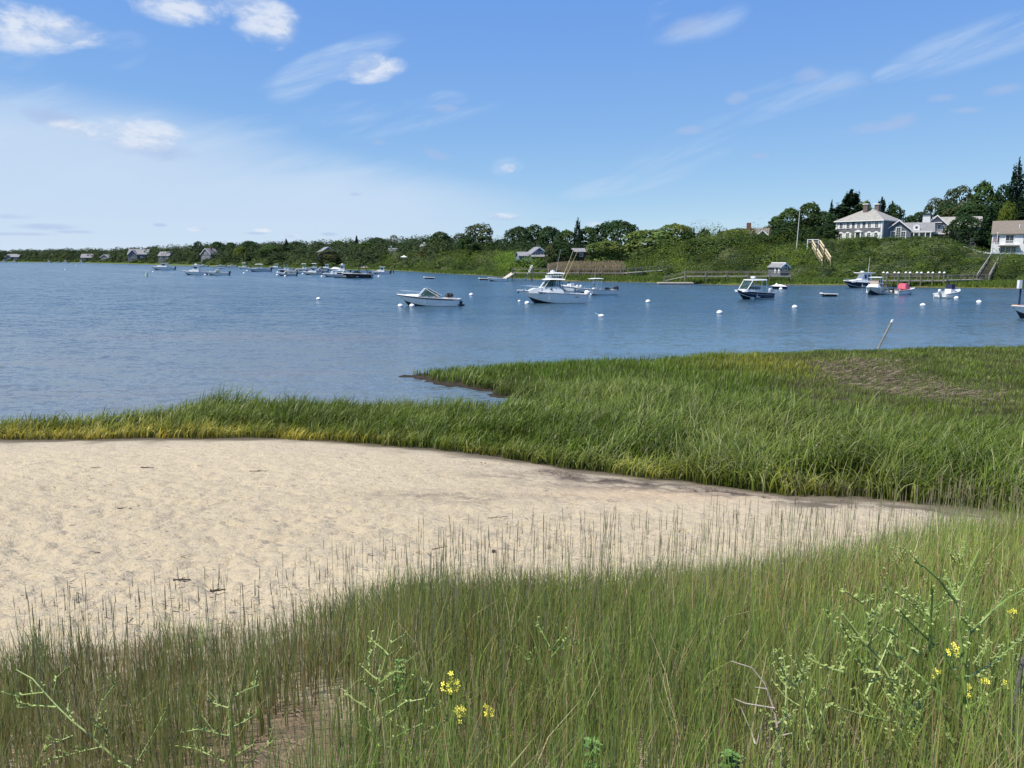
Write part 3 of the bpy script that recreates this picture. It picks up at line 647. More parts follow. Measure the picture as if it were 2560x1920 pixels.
# ---------------------------------------------------------------- leafy crowns
M_LEAF = attmat('leaves', 0.7, 0.30, 0.12, var=0.30)
M_BARK = pmat('bark', (0.10, 0.075, 0.055), 0.9, 0.25, 4, bump=0.03)
def leaf_quads(Cn, Nn, size, col):
    n = len(Cn); r = RNG.normal(size=(n, 3)); u = np.cross(Nn, r); u /= np.linalg.norm(u, axis=1)[:, None] + 1e-9; v = np.cross(Nn, u)
    a = size[:, None] * RNG.uniform(0.6, 1.1, (n, 1)); b = size[:, None] * RNG.uniform(0.35, 0.8, (n, 1))
    V = np.stack([Cn - u * a, Cn - v * b + u * a * .15, Cn + u * a, Cn + v * b - u * a * .1], 1)
    return V.reshape(-1, 3), np.arange(n * 4).reshape(n, 4), np.repeat(col, 4, 0)
def lobe_leaves(c, r, n, up=0.35, flat=1.0):
    """leaf positions/normals on an uneven shell; r = (rx, ry, rz)"""
    d = RNG.normal(size=(n, 3)); d /= np.linalg.norm(d, axis=1)[:, None]
    d[:, 2] = np.where(d[:, 2] < -0.45, -d[:, 2], d[:, 2])
    k = 0.80 + 0.25 * RNG.uniform(0, 1, n) ** 0.6
    k *= 1 + 0.22 * (fbm(np.arctan2(d[:, 1], d[:, 0]) * 2 + c[0], d[:, 2] * 3 + c[1], 2, int(abs(c[0] * 7)) % 50) - 0.5) * 2
    P = np.array(c) + d * np.array(r) * k[:, None]
    N = d * 0.9 + RNG.normal(size=(n, 3)) * 0.33 + np.array([0, 0, up]); N /= np.linalg.norm(N, axis=1)[:, None]
    return P, N
def crown(name, lobes, nper, size, col, colvar=0.25, up=0.35, tint=None):
    Ps = []; Ns = []; Cs = []; Ss = []
    for (c, r) in lobes:
        vol = (r[0] * r[1] + r[0] * r[2]) ; n = int(nper * vol) + 20
        P, N = lobe_leaves(c, r, n, up)
        inside = np.zeros(n, bool)
        for (c2, r2) in lobes:
            if c2 is c: continue
            inside |= (((P - np.array(c2)) / (np.array(r2) * 0.72)) ** 2).sum(1) < 1
        P, N = P[~inside], N[~inside]; n = len(P)
        cc = np.array(col) * (1 + colvar * RNG.uniform(-1, 1)) ; hue = RNG.uniform(-1, 1) * 0.14; cc = cc * np.array([1 + hue, 1, 1 - hue])
        C_ = cc * RNG.uniform(0.8, 1.2, (n, 1))
        if tint is not None:
            k = RNG.uniform(0, 1, n) < 0.12; C_[k] = np.array(tint) * RNG.uniform(0.8, 1.2, (k.sum(), 1))
        Ps.append(P); Ns.append(N); Cs.append(C_); Ss.append(size * RNG.uniform(0.6, 1.3, n))
    V, Q, C4 = leaf_quads(np.concatenate(Ps), np.concatenate(Ns), np.concatenate(Ss), np.concatenate(Cs))
    return mesh_np(name, V, Q, M_LEAF, C4)
def trunk_mesh(h, r, lobes, n=5, lean=0.0):
    mb = MB(); top = h * 0.5; pts = [(0, 0, -1.0), (lean * .3, 0.1, h * .2), (lean, 0, top)]
    mb.path(pts, r, 7, r * 0.6)
    L = sorted(lobes, key=lambda q: -q[1][0])[:n]
    for (c, rr) in L:
        mid = (c[0] * .35 + lean * .5, c[1] * .35, top * .75 + c[2] * .2)
        mb.tube((lean * .3, 0.1, h * .2), mid, r * .55, r * .4, 6); mb.tube(mid, c, r * .4, r * .12, 6)
    return mb
def round_tree(h, w, nl, seed, col, size=0.36, nper=30, base=0.0, irr=0.25, gaps=0.0, **k):
    global RNG
    keep = RNG; RNG = np.random.default_rng(seed); lobes = []
    for i in range(nl):
        a = RNG.uniform(0, 6.28); q = math.sqrt(RNG.uniform(0, 1)); t = RNG.uniform(0, 1)
        zz = h * (base + (1 - base) * t * 0.85) ; prof = math.sin(math.pi * min(max(0.18 + 0.74 * t, 0), 1)) ** 0.7; prof = max(prof, .85) if t < .5 else prof
        rr = w * RNG.uniform(0.17, 0.30) * (1 - gaps * 0.35); x = math.cos(a) * q * (w / 2 - rr * .6) * prof; y = math.sin(a) * q * (w / 2 - rr * .6) * prof
        zz = min(zz, h - rr * .75)
        lobes.append(((x * (1 + irr * RNG.normal() * .3), y, zz), (rr, rr, rr * RNG.uniform(.6, .85))))
    lobes.append(((0, 0, h - w * .2), (w * .24, w * .24, w * .2)))
    if gaps < 0.3: lobes.append(((0, 0, h * (base + .35)), (w * .36, w * .36, h * .30)))
    cr = crown('crown', lobes, nper, size, col, **k); tb = trunk_mesh(h, w * 0.028 + 0.08, lobes)
    t = tb.build('trunk', M_BARK, smooth=True); RNG = keep
    return cr, t
def conifer(h, w, seed, col, layers=11, size=0.30, gap=0.35, bare=0.12, dens=1.0, pw=0.75):
    global RNG
    keep = RNG; RNG = np.random.default_rng(seed); Ps = []; Ns = []; Cs = []
    tb = MB(); tb.tube((0, 0, -1), (0, 0, h * .97), w * .035 + .07, .03, 6)
    for i in range(layers):
        t = i / (layers - 1); z = h * (bare + (1 - bare) * t * .97); R_ = w / 2 * (1 - t) ** pw * RNG.uniform(.75, 1.15) + .12
        nb = max(4, int(8 * (1 - t) + 4))
        for b in range(nb):
            if RNG.uniform() < gap: continue
            a = 2 * math.pi * (b + RNG.uniform(-.4, .4)) / nb; L = R_ * RNG.uniform(.6, 1.1); n = int(dens * (12 + 26 * L))
            s = RNG.uniform(0.12, 1, n) ** .8; wv = RNG.normal(0, .12 + .13 * L, n) * (1.1 - s * .6)
            x = np.cos(a) * s * L - np.sin(a) * wv; y = np.sin(a) * s * L + np.cos(a) * wv; zz = z + s * L * RNG.uniform(-.12, .22) + RNG.normal(0, .10 + .02 * h, n)
            Ps.append(np.stack([x, y, zz], -1)); N = np.stack([np.cos(a) * .4 + RNG.normal(0, .4, n), np.sin(a) * .4 + RNG.normal(0, .4, n), np.ones(n)], -1)
            Ns.append(N / np.linalg.norm(N, axis=1)[:, None]); Cs.append(np.array(col) * RNG.uniform(.6, 1.3, (n, 1)) * RNG.uniform(.85, 1.15))
            if L > .8: tb.tube((0, 0, z), (math.cos(a) * L * .7, math.sin(a) * L * .7, z + .05 * L), .05, .02, 4)
    P = np.concatenate(Ps); V, Q, C4 = leaf_quads(P, np.concatenate(Ns), size * RNG.uniform(.6, 1.3, len(P)), np.concatenate(Cs))
    cr = mesh_np('crown', V, Q, M_LEAF, C4); t = tb.build('trunk', M_BARK); RNG = keep
    return cr, t
DK = (0.030, 0.060, 0.018); MG = (0.050, 0.090, 0.020); LG = (0.115, 0.165, 0.035); YG = (0.095, 0.135, 0.022); OL = (0.070, 0.085, 0.030); CN = (0.020, 0.045, 0.022)
PROTO = {}
def proto(k, pair, h, w): PROTO[k] = (pair[0], pair[1], h, w)
proto('dark1', round_tree(10, 11, 30, 1, DK), 10, 11)
proto('dark2', round_tree(10, 9, 18, 2, DK, irr=.5), 10, 9)
proto('mid1', round_tree(9, 10, 20, 3, MG), 9, 10)
proto('mid2', round_tree(9, 8, 16, 4, MG, irr=.6), 9, 8)
proto('airy', round_tree(12, 11, 22, 5, (0.050, 0.070, 0.025), gaps=.55, base=.18, nper=24), 12, 11)
proto('pale', round_tree(9, 10, 26, 6, LG, base=.02, tint=(0.20, 0.25, 0.09)), 9, 10)
proto('pale2', round_tree(9, 11, 28, 16, (0.10, 0.15, 0.035), base=.02, tint=(0.18, 0.22, 0.08)), 9, 11)
proto('yell', round_tree(8, 10, 20, 7, YG, base=.05), 8, 10)
proto('oliv', round_tree(9, 10, 20, 8, OL, irr=.5), 9, 10)
proto('ghost', round_tree(10, 9, 16, 9, (0.12, 0.14, 0.075), gaps=.9, base=.3, nper=12), 10, 9)
proto('spruce', conifer(12, 5, 10, CN, 15, gap=.12, dens=1.3), 12, 5)
proto('pine', conifer(14, 7, 11, CN, 12, gap=.30, bare=.25, dens=1.6, pw=.42), 14, 7)
proto('cedar', conifer(10, 5.5, 12, (0.026, 0.058, 0.022), 16, gap=.03, bare=.02, dens=2.2), 10, 5.5)
proto('bigpine', conifer(14, 9, 14, (0.024, 0.052, 0.022), 14, gap=.2, bare=.05, dens=2.4, size=.36, pw=.55), 14, 9)
proto('bush', round_tree(3.2, 4.6, 12, 13, MG, base=.0, size=.24, nper=45), 3.2, 4.6)
USED = set()
def tree(kind, px, py, wpx, Y, label, cat='tree', group='trees behind the harbour', name=None, zb=None):
    Y = max(Y, float(shoreD(px)) + float(np.interp(px, MWX, MWD)) + 14)
    cr, tr, h0, w0 = PROTO[kind]; p = aty(px, py, Y); zg = ground(p[0], Y) - 0.3 if zb is None else zb
    h = max(p[2] - zg, 1.5); w = wpx * Y / F * {'bigpine': 1.75, 'pine': 1.25, 'spruce': 1.35}.get(kind, 1.34 if (px < 1560 and Y > 230 and kind in ('dark1', 'dark2', 'mid1', 'mid2', 'oliv', 'airy')) else 1.12)
    nm = name or {'spruce': 'spruce_tree', 'pine': 'pine_tree', 'cedar': 'cedar_tree', 'bigpine': 'pine_tree', 'bush': 'shrub'}.get(kind, 'broadleaf_tree')
    t = thing(nm, (p[0], Y, zg), random.uniform(0, 6.28), label, cat, group)
    t.scale = (w / w0 * .96, w / w0 * .96, h / h0)
    for q in (cr, tr):
        c = q if q.name not in USED and not q.parent else q.copy()
        if c is not q: COL.objects.link(c)
        c.parent = t
    return t
TREES = [
 ('dark2', 495, 603, 26, 520, 'small dark round treetop above the grey shingled cottage in the left wood'),
 ('dark1', 542, 604, 36, 500, 'broad dark tree on the skyline right of the grey shingled cottage'),
 ('mid2', 575, 606, 26, 480, 'narrow green treetop between two broad dark trees left of the moored cluster'),
 ('dark1', 620, 602, 46, 460, 'largest dark tree standing at the shore above the leftmost moored console boats'),
 ('yell', 600, 616, 30, 450, 'yellow green low tree leaning against the large dark shoreline tree'),
 ('spruce', 715, 598, 22, 440, 'dark spire of a spruce poking above the wood over the boat cluster'),
 ('dark1', 738, 604, 46, 440, 'dense dark tree just right of the lone spruce spire'),
 ('mid1', 672, 612, 52, 430, 'green rounded tree left of the lone spruce spire'),
 ('dark2', 796, 604, 36, 420, 'dark tree rising behind the white gabled house on the left shore'),
 ('mid1', 846, 603, 46, 420, 'green tree rising behind the right end of the white gabled house'),
 ('oliv', 826, 622, 52, 350, 'olive green bushy tree hiding the right side of the white gabled house'),
 ('spruce', 891, 590, 20, 400, 'tall thin spruce standing alone above the wood right of the white gabled house'),
 ('dark1', 945, 594, 56, 380, 'rounded dark tree above the small boat with white canopy, left of the pale bare tree'),
 ('ghost', 984, 588, 38, 370, 'pale half bare tree on the skyline, silvery against the dark wood'),
 ('mid1', 915, 606, 50, 360, 'mid green tree between the thin lone spruce and the rounded dark tree'),
 ('dark2', 1030, 604, 56, 330, 'low dark tree on the skyline right of the pale bare tree'),
 ('dark2', 1064, 597, 26, 320, 'small dark treetop beside the white chimney on the ridge'),
 ('mid1', 1100, 581, 62, 300, 'rounded bright green tree left of the tall gappy tree'),
 ('oliv', 1075, 612, 66, 290, 'olive tree below the rounded bright green tree'),
 ('airy', 1148, 583, 46, 285, 'thin gappy tree leaning on the left side of the tall gappy tree'),
 ('airy', 1205, 559, 84, 280, 'tallest gappy tree on the central skyline with sky showing through its crown'),
 ('dark2', 1172, 590, 52, 270, 'dark lower tree in front of the tall gappy tree'),
 ('dark2', 1255, 598, 52, 280, 'dark tree filling the dip between the gappy tree and the wide dark grove'),
 ('dark1', 1300, 566, 62, 275, 'left third of the wide dark grove above the blue gabled cottage'),
 ('dark2', 1338, 561, 60, 285, 'middle of the wide dark grove above the blue gabled cottage'),
 ('dark1', 1372, 566, 60, 280, 'right end of the wide dark grove above the blue gabled cottage'),
 ('mid2', 1416, 576, 56, 270, 'green tree directly left of the flat topped spruce'),
 ('pine', 1445, 548, 30, 265, 'flat topped spruce standing out of the trees above the big cabin boat'),
 ('mid2', 1474, 568, 60, 270, 'green tree directly right of the flat topped spruce'),
 ('dark1', 1545, 551, 112, 245, 'largest dark round tree, domed above the two pale willows'),
 ('dark2', 1398, 601, 78, 205, 'dark spreading tree beside the blue gabled cottage'),
 ('oliv', 1375, 612, 40, 204, 'olive shrub like tree touching the right wall of the blue gabled cottage'),
 ('pale', 1515, 602, 100, 200, 'lower pale green willow in front of the reeds'),
 ('pale2', 1620, 576, 150, 205, 'wide pale green willow in the middle of the hillside'),
 ('pale', 1690, 560, 92, 205, 'taller pale green willow at the top of the hillside'),
 ('dark2', 1718, 567, 28, 240, 'dark treetop peeping over the taller willow'),
 ('spruce', 1735, 568, 14, 240, 'thin dark spruce tip just right of the taller willow'),
 ('pine', 1760, 572, 52, 215, 'dark gappy pine right of the willows'),
 ('spruce', 1799, 574, 20, 235, 'short dark spruce tip between the gappy pine and the hidden house'),
 ('yell', 1848, 571, 112, 208, 'yellow green dome of a tree behind the brick chimney'),
 ('spruce', 1817, 571, 10, 240, 'tiniest spruce tip on the skyline left of the brick chimney'),
 ('dark1', 1850, 600, 70, 190, 'dark tree below the hidden shingled roof'),
 ('mid1', 1785, 602, 80, 188, 'green tree on the slope below the gappy pine'),
 ('oliv', 1942, 545, 66, 215, 'low left shoulder of the big grove by the flagpole'),
 ('mid1', 1975, 522, 86, 212, 'green tree at the left of the big grove by the flagpole'),
 ('mid2', 2022, 507, 72, 215, 'highest green tree of the big grove by the flagpole'),
 ('dark2', 1968, 552, 84, 200, 'purplish dark tree directly behind the flagpole'),
 ('dark1', 2055, 528, 74, 222, 'dark tree between the big grove and the large pine'),
 ('spruce', 2080, 502, 20, 235, 'small dark spruce spire between the big grove and the large pine'),
 ('bigpine', 2128, 478, 78, 232, 'largest pine rising behind the left chimney of the mansion'),
 ('dark2', 2072, 560, 66, 205, 'dark tree against the left wall of the mansion'),
 ('yell', 2168, 503, 44, 255, 'small yellow green treetop between the two mansion chimneys'),
 ('bigpine', 2205, 497, 40, 245, 'dark pine directly behind the right chimney of the mansion'),
 ('bigpine', 2232, 506, 34, 248, 'dark pine tapering right of the mansion chimneys'),
 ('dark2', 2278, 538, 44, 250, 'low dark tree between the mansion roof and the white tower chimney'),
 ('airy', 2340, 495, 74, 250, 'thin gappy tree above the white tower chimney'),
 ('airy', 2408, 464, 84, 255, 'tall gappy tree above the long shingled roof'),
 ('dark1', 2372, 508, 80, 245, 'dark tree under the gappy skyline trees, right of the tower chimney'),
 ('mid1', 2462, 458, 84, 245, 'green skyline tree left of the tall layered pine'),
 ('dark2', 2512, 460, 70, 240, 'dark skyline tree touching the tall layered pine'),
 ('pine', 2549, 404, 52, 235, 'tallest layered pine at the right edge of the photo'),
 ('dark1', 2440, 500, 90, 232, 'dark tree in the shade behind the rounded cedar'),
 ('dark1', 2410, 538, 84, 206, 'rounded black green evergreen between the mansion and the white house'),
 ('cedar', 2478, 518, 56, 208, 'cone shaped cedar left of the white house'),
 ('yell', 2519, 504, 46, 222, 'bright yellow green tree above the roof of the white house'),
 ('bigpine', 2556, 498, 44, 225, 'blue green spruce behind the right part of the white house roof'),
 ('mid1', 2600, 470, 90, 240, 'green tree beyond the right edge of the white house'),
 ('dark1', 2100, 520, 70, 236, 'dark bushy tree filling the gap left of the largest pine'),
 ('dark2', 2236, 512, 60, 244, 'dark bushy tree behind the right slope of the mansion roof'),
 ('dark1', 2300, 530, 60, 240, 'dark bushy tree behind the connecting wing of the mansion'),
 ('oliv', 2420, 500, 110, 240, 'broad olive tree above the long shingled roof'),
 ('mid1', 1905, 585, 70, 196, 'green tree right of the hidden house roof'),
 ('dark1', 1820, 596, 80, 192, 'dark bushy tree on the slope left of the hidden house roof'),
 ('mid2', 1745, 598, 70, 190, 'green tree below the taller pale willow'),
 ('dark1', 1905, 640, 60, 170, 'dark shady tree low on the bluff left of the tall flagpole'),
 (0,)]
TREES.pop()
for (k, px, py, w, Y, lab) in TREES: tree(k, px, py, w, Y, lab)
tree('bush', 2083, 573, 22, 208, 'clipped round yellow green bush beside the left wall of the mansion', 'shrub', 'shrubs on the bluff')
for px, py, w, Y, lab in [(2338, 590, 22, 196, 'tall green shrub in front of the gabled wing balcony'), (2425, 616, 46, 195, 'dark clipped shrub on the lawn left of the white house'),
                          (2396, 622, 34, 192, 'pale green rounded shrub at the left end of the white wall'), (2170, 592, 70, 184, 'rounded shrubs under the left front windows of the mansion'),
                          (2120, 600, 40, 182, 'low shrub below the left corner of the mansion'), (2235, 604, 40, 183, 'brownish shrub below the great window of the mansion'),
                          (2290, 596, 50, 186, 'green shrub under the connecting wing of the mansion'), (1300, 650, 60, 190, 'lime green shrub mound before the blue gabled cottage'), (1350, 656, 60, 180, 'brightest lime green shrub left of the reeds')]:
    tree('bush', px, py, w, Y, lab, 'shrub', 'shrubs on the bluff')
# ---- mass vegetation: many uneven mounds of leaves in one object each
def mounds(name, label, cat, items, nleaf, size, colf, up=0.5):
    """items: (x, y, zbase, r, h) arrays"""
    x, y, z, r, h = items; N = len(x); tot = nleaf
    d = RNG.normal(size=(N, tot, 3)); d /= np.linalg.norm(d, axis=2)[..., None]; d[..., 2] = np.abs(d[..., 2])
    k = (0.84 + 0.24 * RNG.uniform(0, 1, (N, tot)) + 0.16 * (vnoise(d[..., 0] * 2.5 + x[:, None], d[..., 2] * 2.5 + d[..., 1] * 2 + y[:, None], 5) - 0.5))[..., None]
    k = np.minimum(k, 1.02)
    P = d * k * np.stack([r, r, h], -1)[:, None, :] + np.stack([x, y, z], -1)[:, None, :]
    Nn = d + RNG.normal(size=d.shape) * 0.3 + np.array([0, 0, up]); Nn /= np.linalg.norm(Nn, axis=2)[..., None]
    C_ = colf(x, y)[:, None, :] * RNG.uniform(0.82, 1.2, (N, tot, 1))
    S_ = size(y)[:, None] * RNG.uniform(.6, 1.3, (N, tot))
    front = (d[..., 1] < 0.55).reshape(-1)              # the far side of every mound is hidden by its neighbours
    V, Q, C4 = leaf_quads(P.reshape(-1, 3)[front], Nn.reshape(-1, 3)[front], S_.reshape(-1)[front], C_.reshape(-1, 3)[front])
    o = mesh_np(name, V, Q, M_LEAF, C4); tag(o, label, cat, kind='stuff'); return o
def bandpts(n, p0, p1, s0, s1, pw=1.0):
    px = RNG.uniform(p0, p1, n); s = s0 + (s1 - s0) * RNG.uniform(0, 1, n) ** pw; Y = shoreD(px) + s
    return px, (px - 1280) / F * CP * Y, Y, s
def ccol(px, x, y, s):
    a = fbm(x * 0.05, y * 0.05, 3, 201)[:, None]; b_ = fbm(x * 0.21, y * 0.21, 2, 203)[:, None]
    c = np.array([0.050, 0.088, 0.018]) * (1 - a) + np.array([0.105, 0.150, 0.020]) * a
    c = c * (0.28 + 1.3 * b_) * RNG.uniform(0.7, 1.2, (len(x), 1))
    dk = (RNG.uniform(0, 1, len(x)) < 0.16)[:, None]; c = np.where(dk, np.array([0.028, 0.055, 0.018]), c)
    pl = (RNG.uniform(0, 1, len(x)) < 0.10)[:, None]; c = np.where(pl, np.array([0.14, 0.16, 0.07]), c)
    bright = (sstep(1220, 1260, px) * sstep(1400, 1370, px) * 0.7)[:, None]; c = c * (1 - bright) + np.array([0.13, 0.21, 0.025]) * bright
    return c
px, x, y, s = bandpts(1750, 960, 2700, 0, 82); mw = np.interp(px, MWX, MWD)
k = (s > mw + 0.5) & ~((px > 1372) & (px < 1560) & (s < mw + 34)) & ~((px > 2440) & (s > 47)) & ~((px > 2090) & (px < 2330) & (s > 70))
# keep the stair cuts clear
for (a, b_, c_, d_) in [(2018, 2075, 0.0, 90), (2440, 2505, 0.0, 60)]:
    if a > 2400:
        pc = np.interp(s, [14, 54], [2457, 2492]); k &= ~((np.abs(px - pc) < 13) & (s < 60))
    else: k &= ~((np.abs(px - np.interp(s, [20, 66], [2066, 2030])) < 17) & (s > 28))
k &= ~((px > 1925) & (px < 1995) & (s < mw + 16))
px, x, y, s = px[k], x[k], y[k], s[k]; pxs, ss = px, s
r = RNG.uniform(1.0, 2.6, len(x)) + 1.5 * (RNG.uniform(0, 1, len(x)) < .25); hill = sstep(1560, 1640, px) * sstep(1960, 1880, px) * sstep(30, 50, s); r = r * (1 + .35 * hill); h = r * RNG.uniform(.7, 1.35, len(x)) * np.where(px < 1250, 1.3, 1.0)
lo = sstep(48, 62, s) * (px > 2080) * (px < 2470); h = h * (1 - .5 * lo); lo2 = (px > 2375) & (s > 33); h = np.where(lo2, h * .42, h); r = np.where(lo2, r * .7, r); edgek = np.clip((s - np.interp(px, MWX, MWD)) / 8, 0.45, 1); r *= edgek; h *= edgek
mounds('bluff_scrub', 'tangled bright green shrubs and vines covering the bluff above the shore', 'shrubs', (x, y, ground(x, y) - 0.2, r, h), 350, lambda y: 0.08 + 0.0006 * y, lambda X_, Y_: ccol(pxs, X_, Y_, ss))
# far left wood
px, x, y, s = bandpts(1500, -150, 1120, 0, 190, 0.8); mw = np.interp(px, MWX, MWD); k = s > mw + 3
CLEAR = [(hx, hw, float(shoreD(hx)) + 62) for hx, hw in ((825, 30), (515, 22), (345, 34), (262, 17), (219, 22), (32, 26), (410, 16), (990, 16), (1066, 13))]
low_ = np.zeros(len(px), bool)
for (hx, hw, hY) in CLEAR: low_ |= (np.abs(px - hx) < hw) & (y < hY + 8)
px, x, y, s = px[k], x[k], y[k], s[k]; mw = mw[k]; low_ = low_[k]
zt = ground(x, y); grow = sstep(0, 55, s - mw); Hh = (1.6 + 9.0 * grow) * RNG.uniform(.7, 1.15, len(x)) * np.interp(px, [0, 300, 600, 1100], [1.0, .85, .85, .7]); Hh = np.where(low_, 1.9, Hh); r = Hh * RNG.uniform(.5, .8, len(x)) + 1.0
pxs, ss = px, s - mw
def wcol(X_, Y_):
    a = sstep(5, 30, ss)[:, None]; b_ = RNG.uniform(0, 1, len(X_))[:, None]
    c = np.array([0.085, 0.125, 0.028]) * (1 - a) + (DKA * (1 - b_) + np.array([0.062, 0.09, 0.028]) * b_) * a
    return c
DKA = np.array([0.026, 0.046, 0.020])
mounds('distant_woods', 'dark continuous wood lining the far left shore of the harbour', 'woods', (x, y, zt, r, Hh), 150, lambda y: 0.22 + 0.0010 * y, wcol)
# fill wood behind the individual trees on the right
px, x, y, s = bandpts(850, 1000, 2750, 68, 150); k = (~((px > 1265) & (px < 1410)) | (s > 82)) & (~((px > 1410) & (px < 1500)) | (s > 76)) & ((px < 1560) | (s > 84)) & ~((px > 2060) & (px < 2460) & (s < 120))
px, x, y, s = px[k], x[k], y[k], s[k]
Hh = RNG.uniform(3.5, 6.0, len(x)) * np.interp(px, [1000, 1400, 1700, 1900, 2000, 2250, 2300, 2450, 2600], [1.25, 1.4, .4, .35, 1.3, .6, .8, 1.6, 1.6]); r = Hh * .7
mounds('hilltop_woods', 'dark wood closing the gaps behind the houses along the hilltop', 'woods', (x, y, ground(x, y), r, Hh), 320, lambda y: 0.27 + 0 * y, lambda X_, Y_: np.repeat(np.array([[0.036, 0.062, 0.022]]), len(X_), 0) * RNG.uniform(.7, 1.5, (len(X_), 1)))
# low shore meadow grass along the far waterline
n = 60000; px, x, y, s = bandpts(n, 600, 2650, 0.3, 24); k = s < np.interp(px, MWX, MWD) + 2; px, x, y, s = px[k], x[k], y[k], s[k]; n = len(x)
t = fbm(x * 0.09, s * 0.5, 3, 211); c = mixc([0.10, 0.165, 0.028], [0.19, 0.24, 0.045], np.clip(t * 1.6 - .3 + RNG.normal(0, .15, n), 0, 1))
o = blade_mesh('shore_grass', np.stack([x, y, ground(x, y) - .02], -1), RNG.uniform(.35, .75, n), RNG.uniform(.08, .2, n), RNG.uniform(0, 6.28, n), RNG.uniform(.1, .9, n), c * .8, c, M_BLADE, seg=2)
tag(o, 'strip of bright green marsh grass along the far waterline', 'grass', kind='stuff')
# tan reed bed
n = 26000; px = RNG.uniform(1368, 1560, n); s = RNG.uniform(17, 50, n); Y = shoreD(px) + s; x = (px - 1280) / F * CP * Y
k = s < np.interp(px, [1368, 1400, 1520, 1560], [30, 50, 50, 40]); px, x, Y = px[k], x[k], Y[k]; n = len(x)
c = mixc([0.30, 0.225, 0.145], [0.20, 0.20, 0.09], RNG.uniform(0, 1, n) ** 2); 
o = blade_mesh('reed_bed', np.stack([x, Y, ground(x, Y)], -1), RNG.uniform(1.6, 2.7, n), RNG.uniform(.05, .13, n), RNG.normal(0, .8, n), RNG.uniform(.05, .5, n), c * .9, c, M_DRY, seg=2, tipw=.5)
tag(o, 'tan bed of dry reeds below the long low roof', 'reeds', kind='stuff')
# ---------------------------------------------------------------- boats
def paint(name, col, rough=0.25, **k): return pmat(name, col, rough, 0.05, 1.5, coat=0.3, **k)
WHT = paint('white_gelcoat', (0.80, 0.80, 0.78)); OFF = paint('cream_gelcoat', (0.66, 0.63, 0.55)); NAVY = paint('navy_gelcoat', (0.012, 0.022, 0.055)); GREYH = paint('grey_gelcoat', (0.50, 0.54, 0.58))
BLK = paint('black_gelcoat', (0.015, 0.015, 0.018)); BOTT = pmat('bottom_paint', (0.02, 0.025, 0.04), 0.7); NONSK = pmat('nonskid_deck', (0.62, 0.61, 0.57), 0.7, .06, 8)
CHR = pmat('stainless', (0.72, 0.74, 0.76), 0.22, .04, metal=1.0); RUB = pmat('rubber_black', (0.02, 0.02, 0.022), 0.55); ENG = paint('engine_black', (0.02, 0.021, 0.024)); ENGW = paint('engine_white', (0.75, 0.75, 0.75))
NAVC = pmat('navy_canvas', (0.015, 0.02, 0.06), 0.85, .15, 5, bump=.02, bscale=4); REDC = pmat('red_canvas', (0.55, 0.10, 0.15), 0.8, .12, 5, bump=.02, bscale=4); WHC = pmat('white_canvas', (0.72, 0.73, 0.75), 0.8, .08, 5, bump=.02, bscale=4)
TAN = pmat('vinyl_tan', (0.42, 0.33, 0.27), 0.6); TEAK = pmat('varnished_teak', (0.40, 0.19, 0.07), 0.35, .2, 3, coat=.5); BAMB = pmat('outrigger_gold', (0.62, 0.50, 0.26), 0.35)
m, g, b = newmat('tinted_glass'); b.inputs['Base Color'].default_value = (0.10, 0.17, 0.15, 1); b.inputs['Roughness'].default_value = 0.05; b.inputs['Transmission Weight'].default_value = 0.75; b.inputs['IOR'].default_value = 1.1; b.inputs['Specular IOR Level'].default_value = .8
GLS = m
m, g, b = newmat('dark_glass'); b.inputs['Base Color'].default_value = (0.02, 0.028, 0.035, 1); b.inputs['Roughness'].default_value = 0.06; DGL = m
BOATG = 'boats on moorings in the harbour'
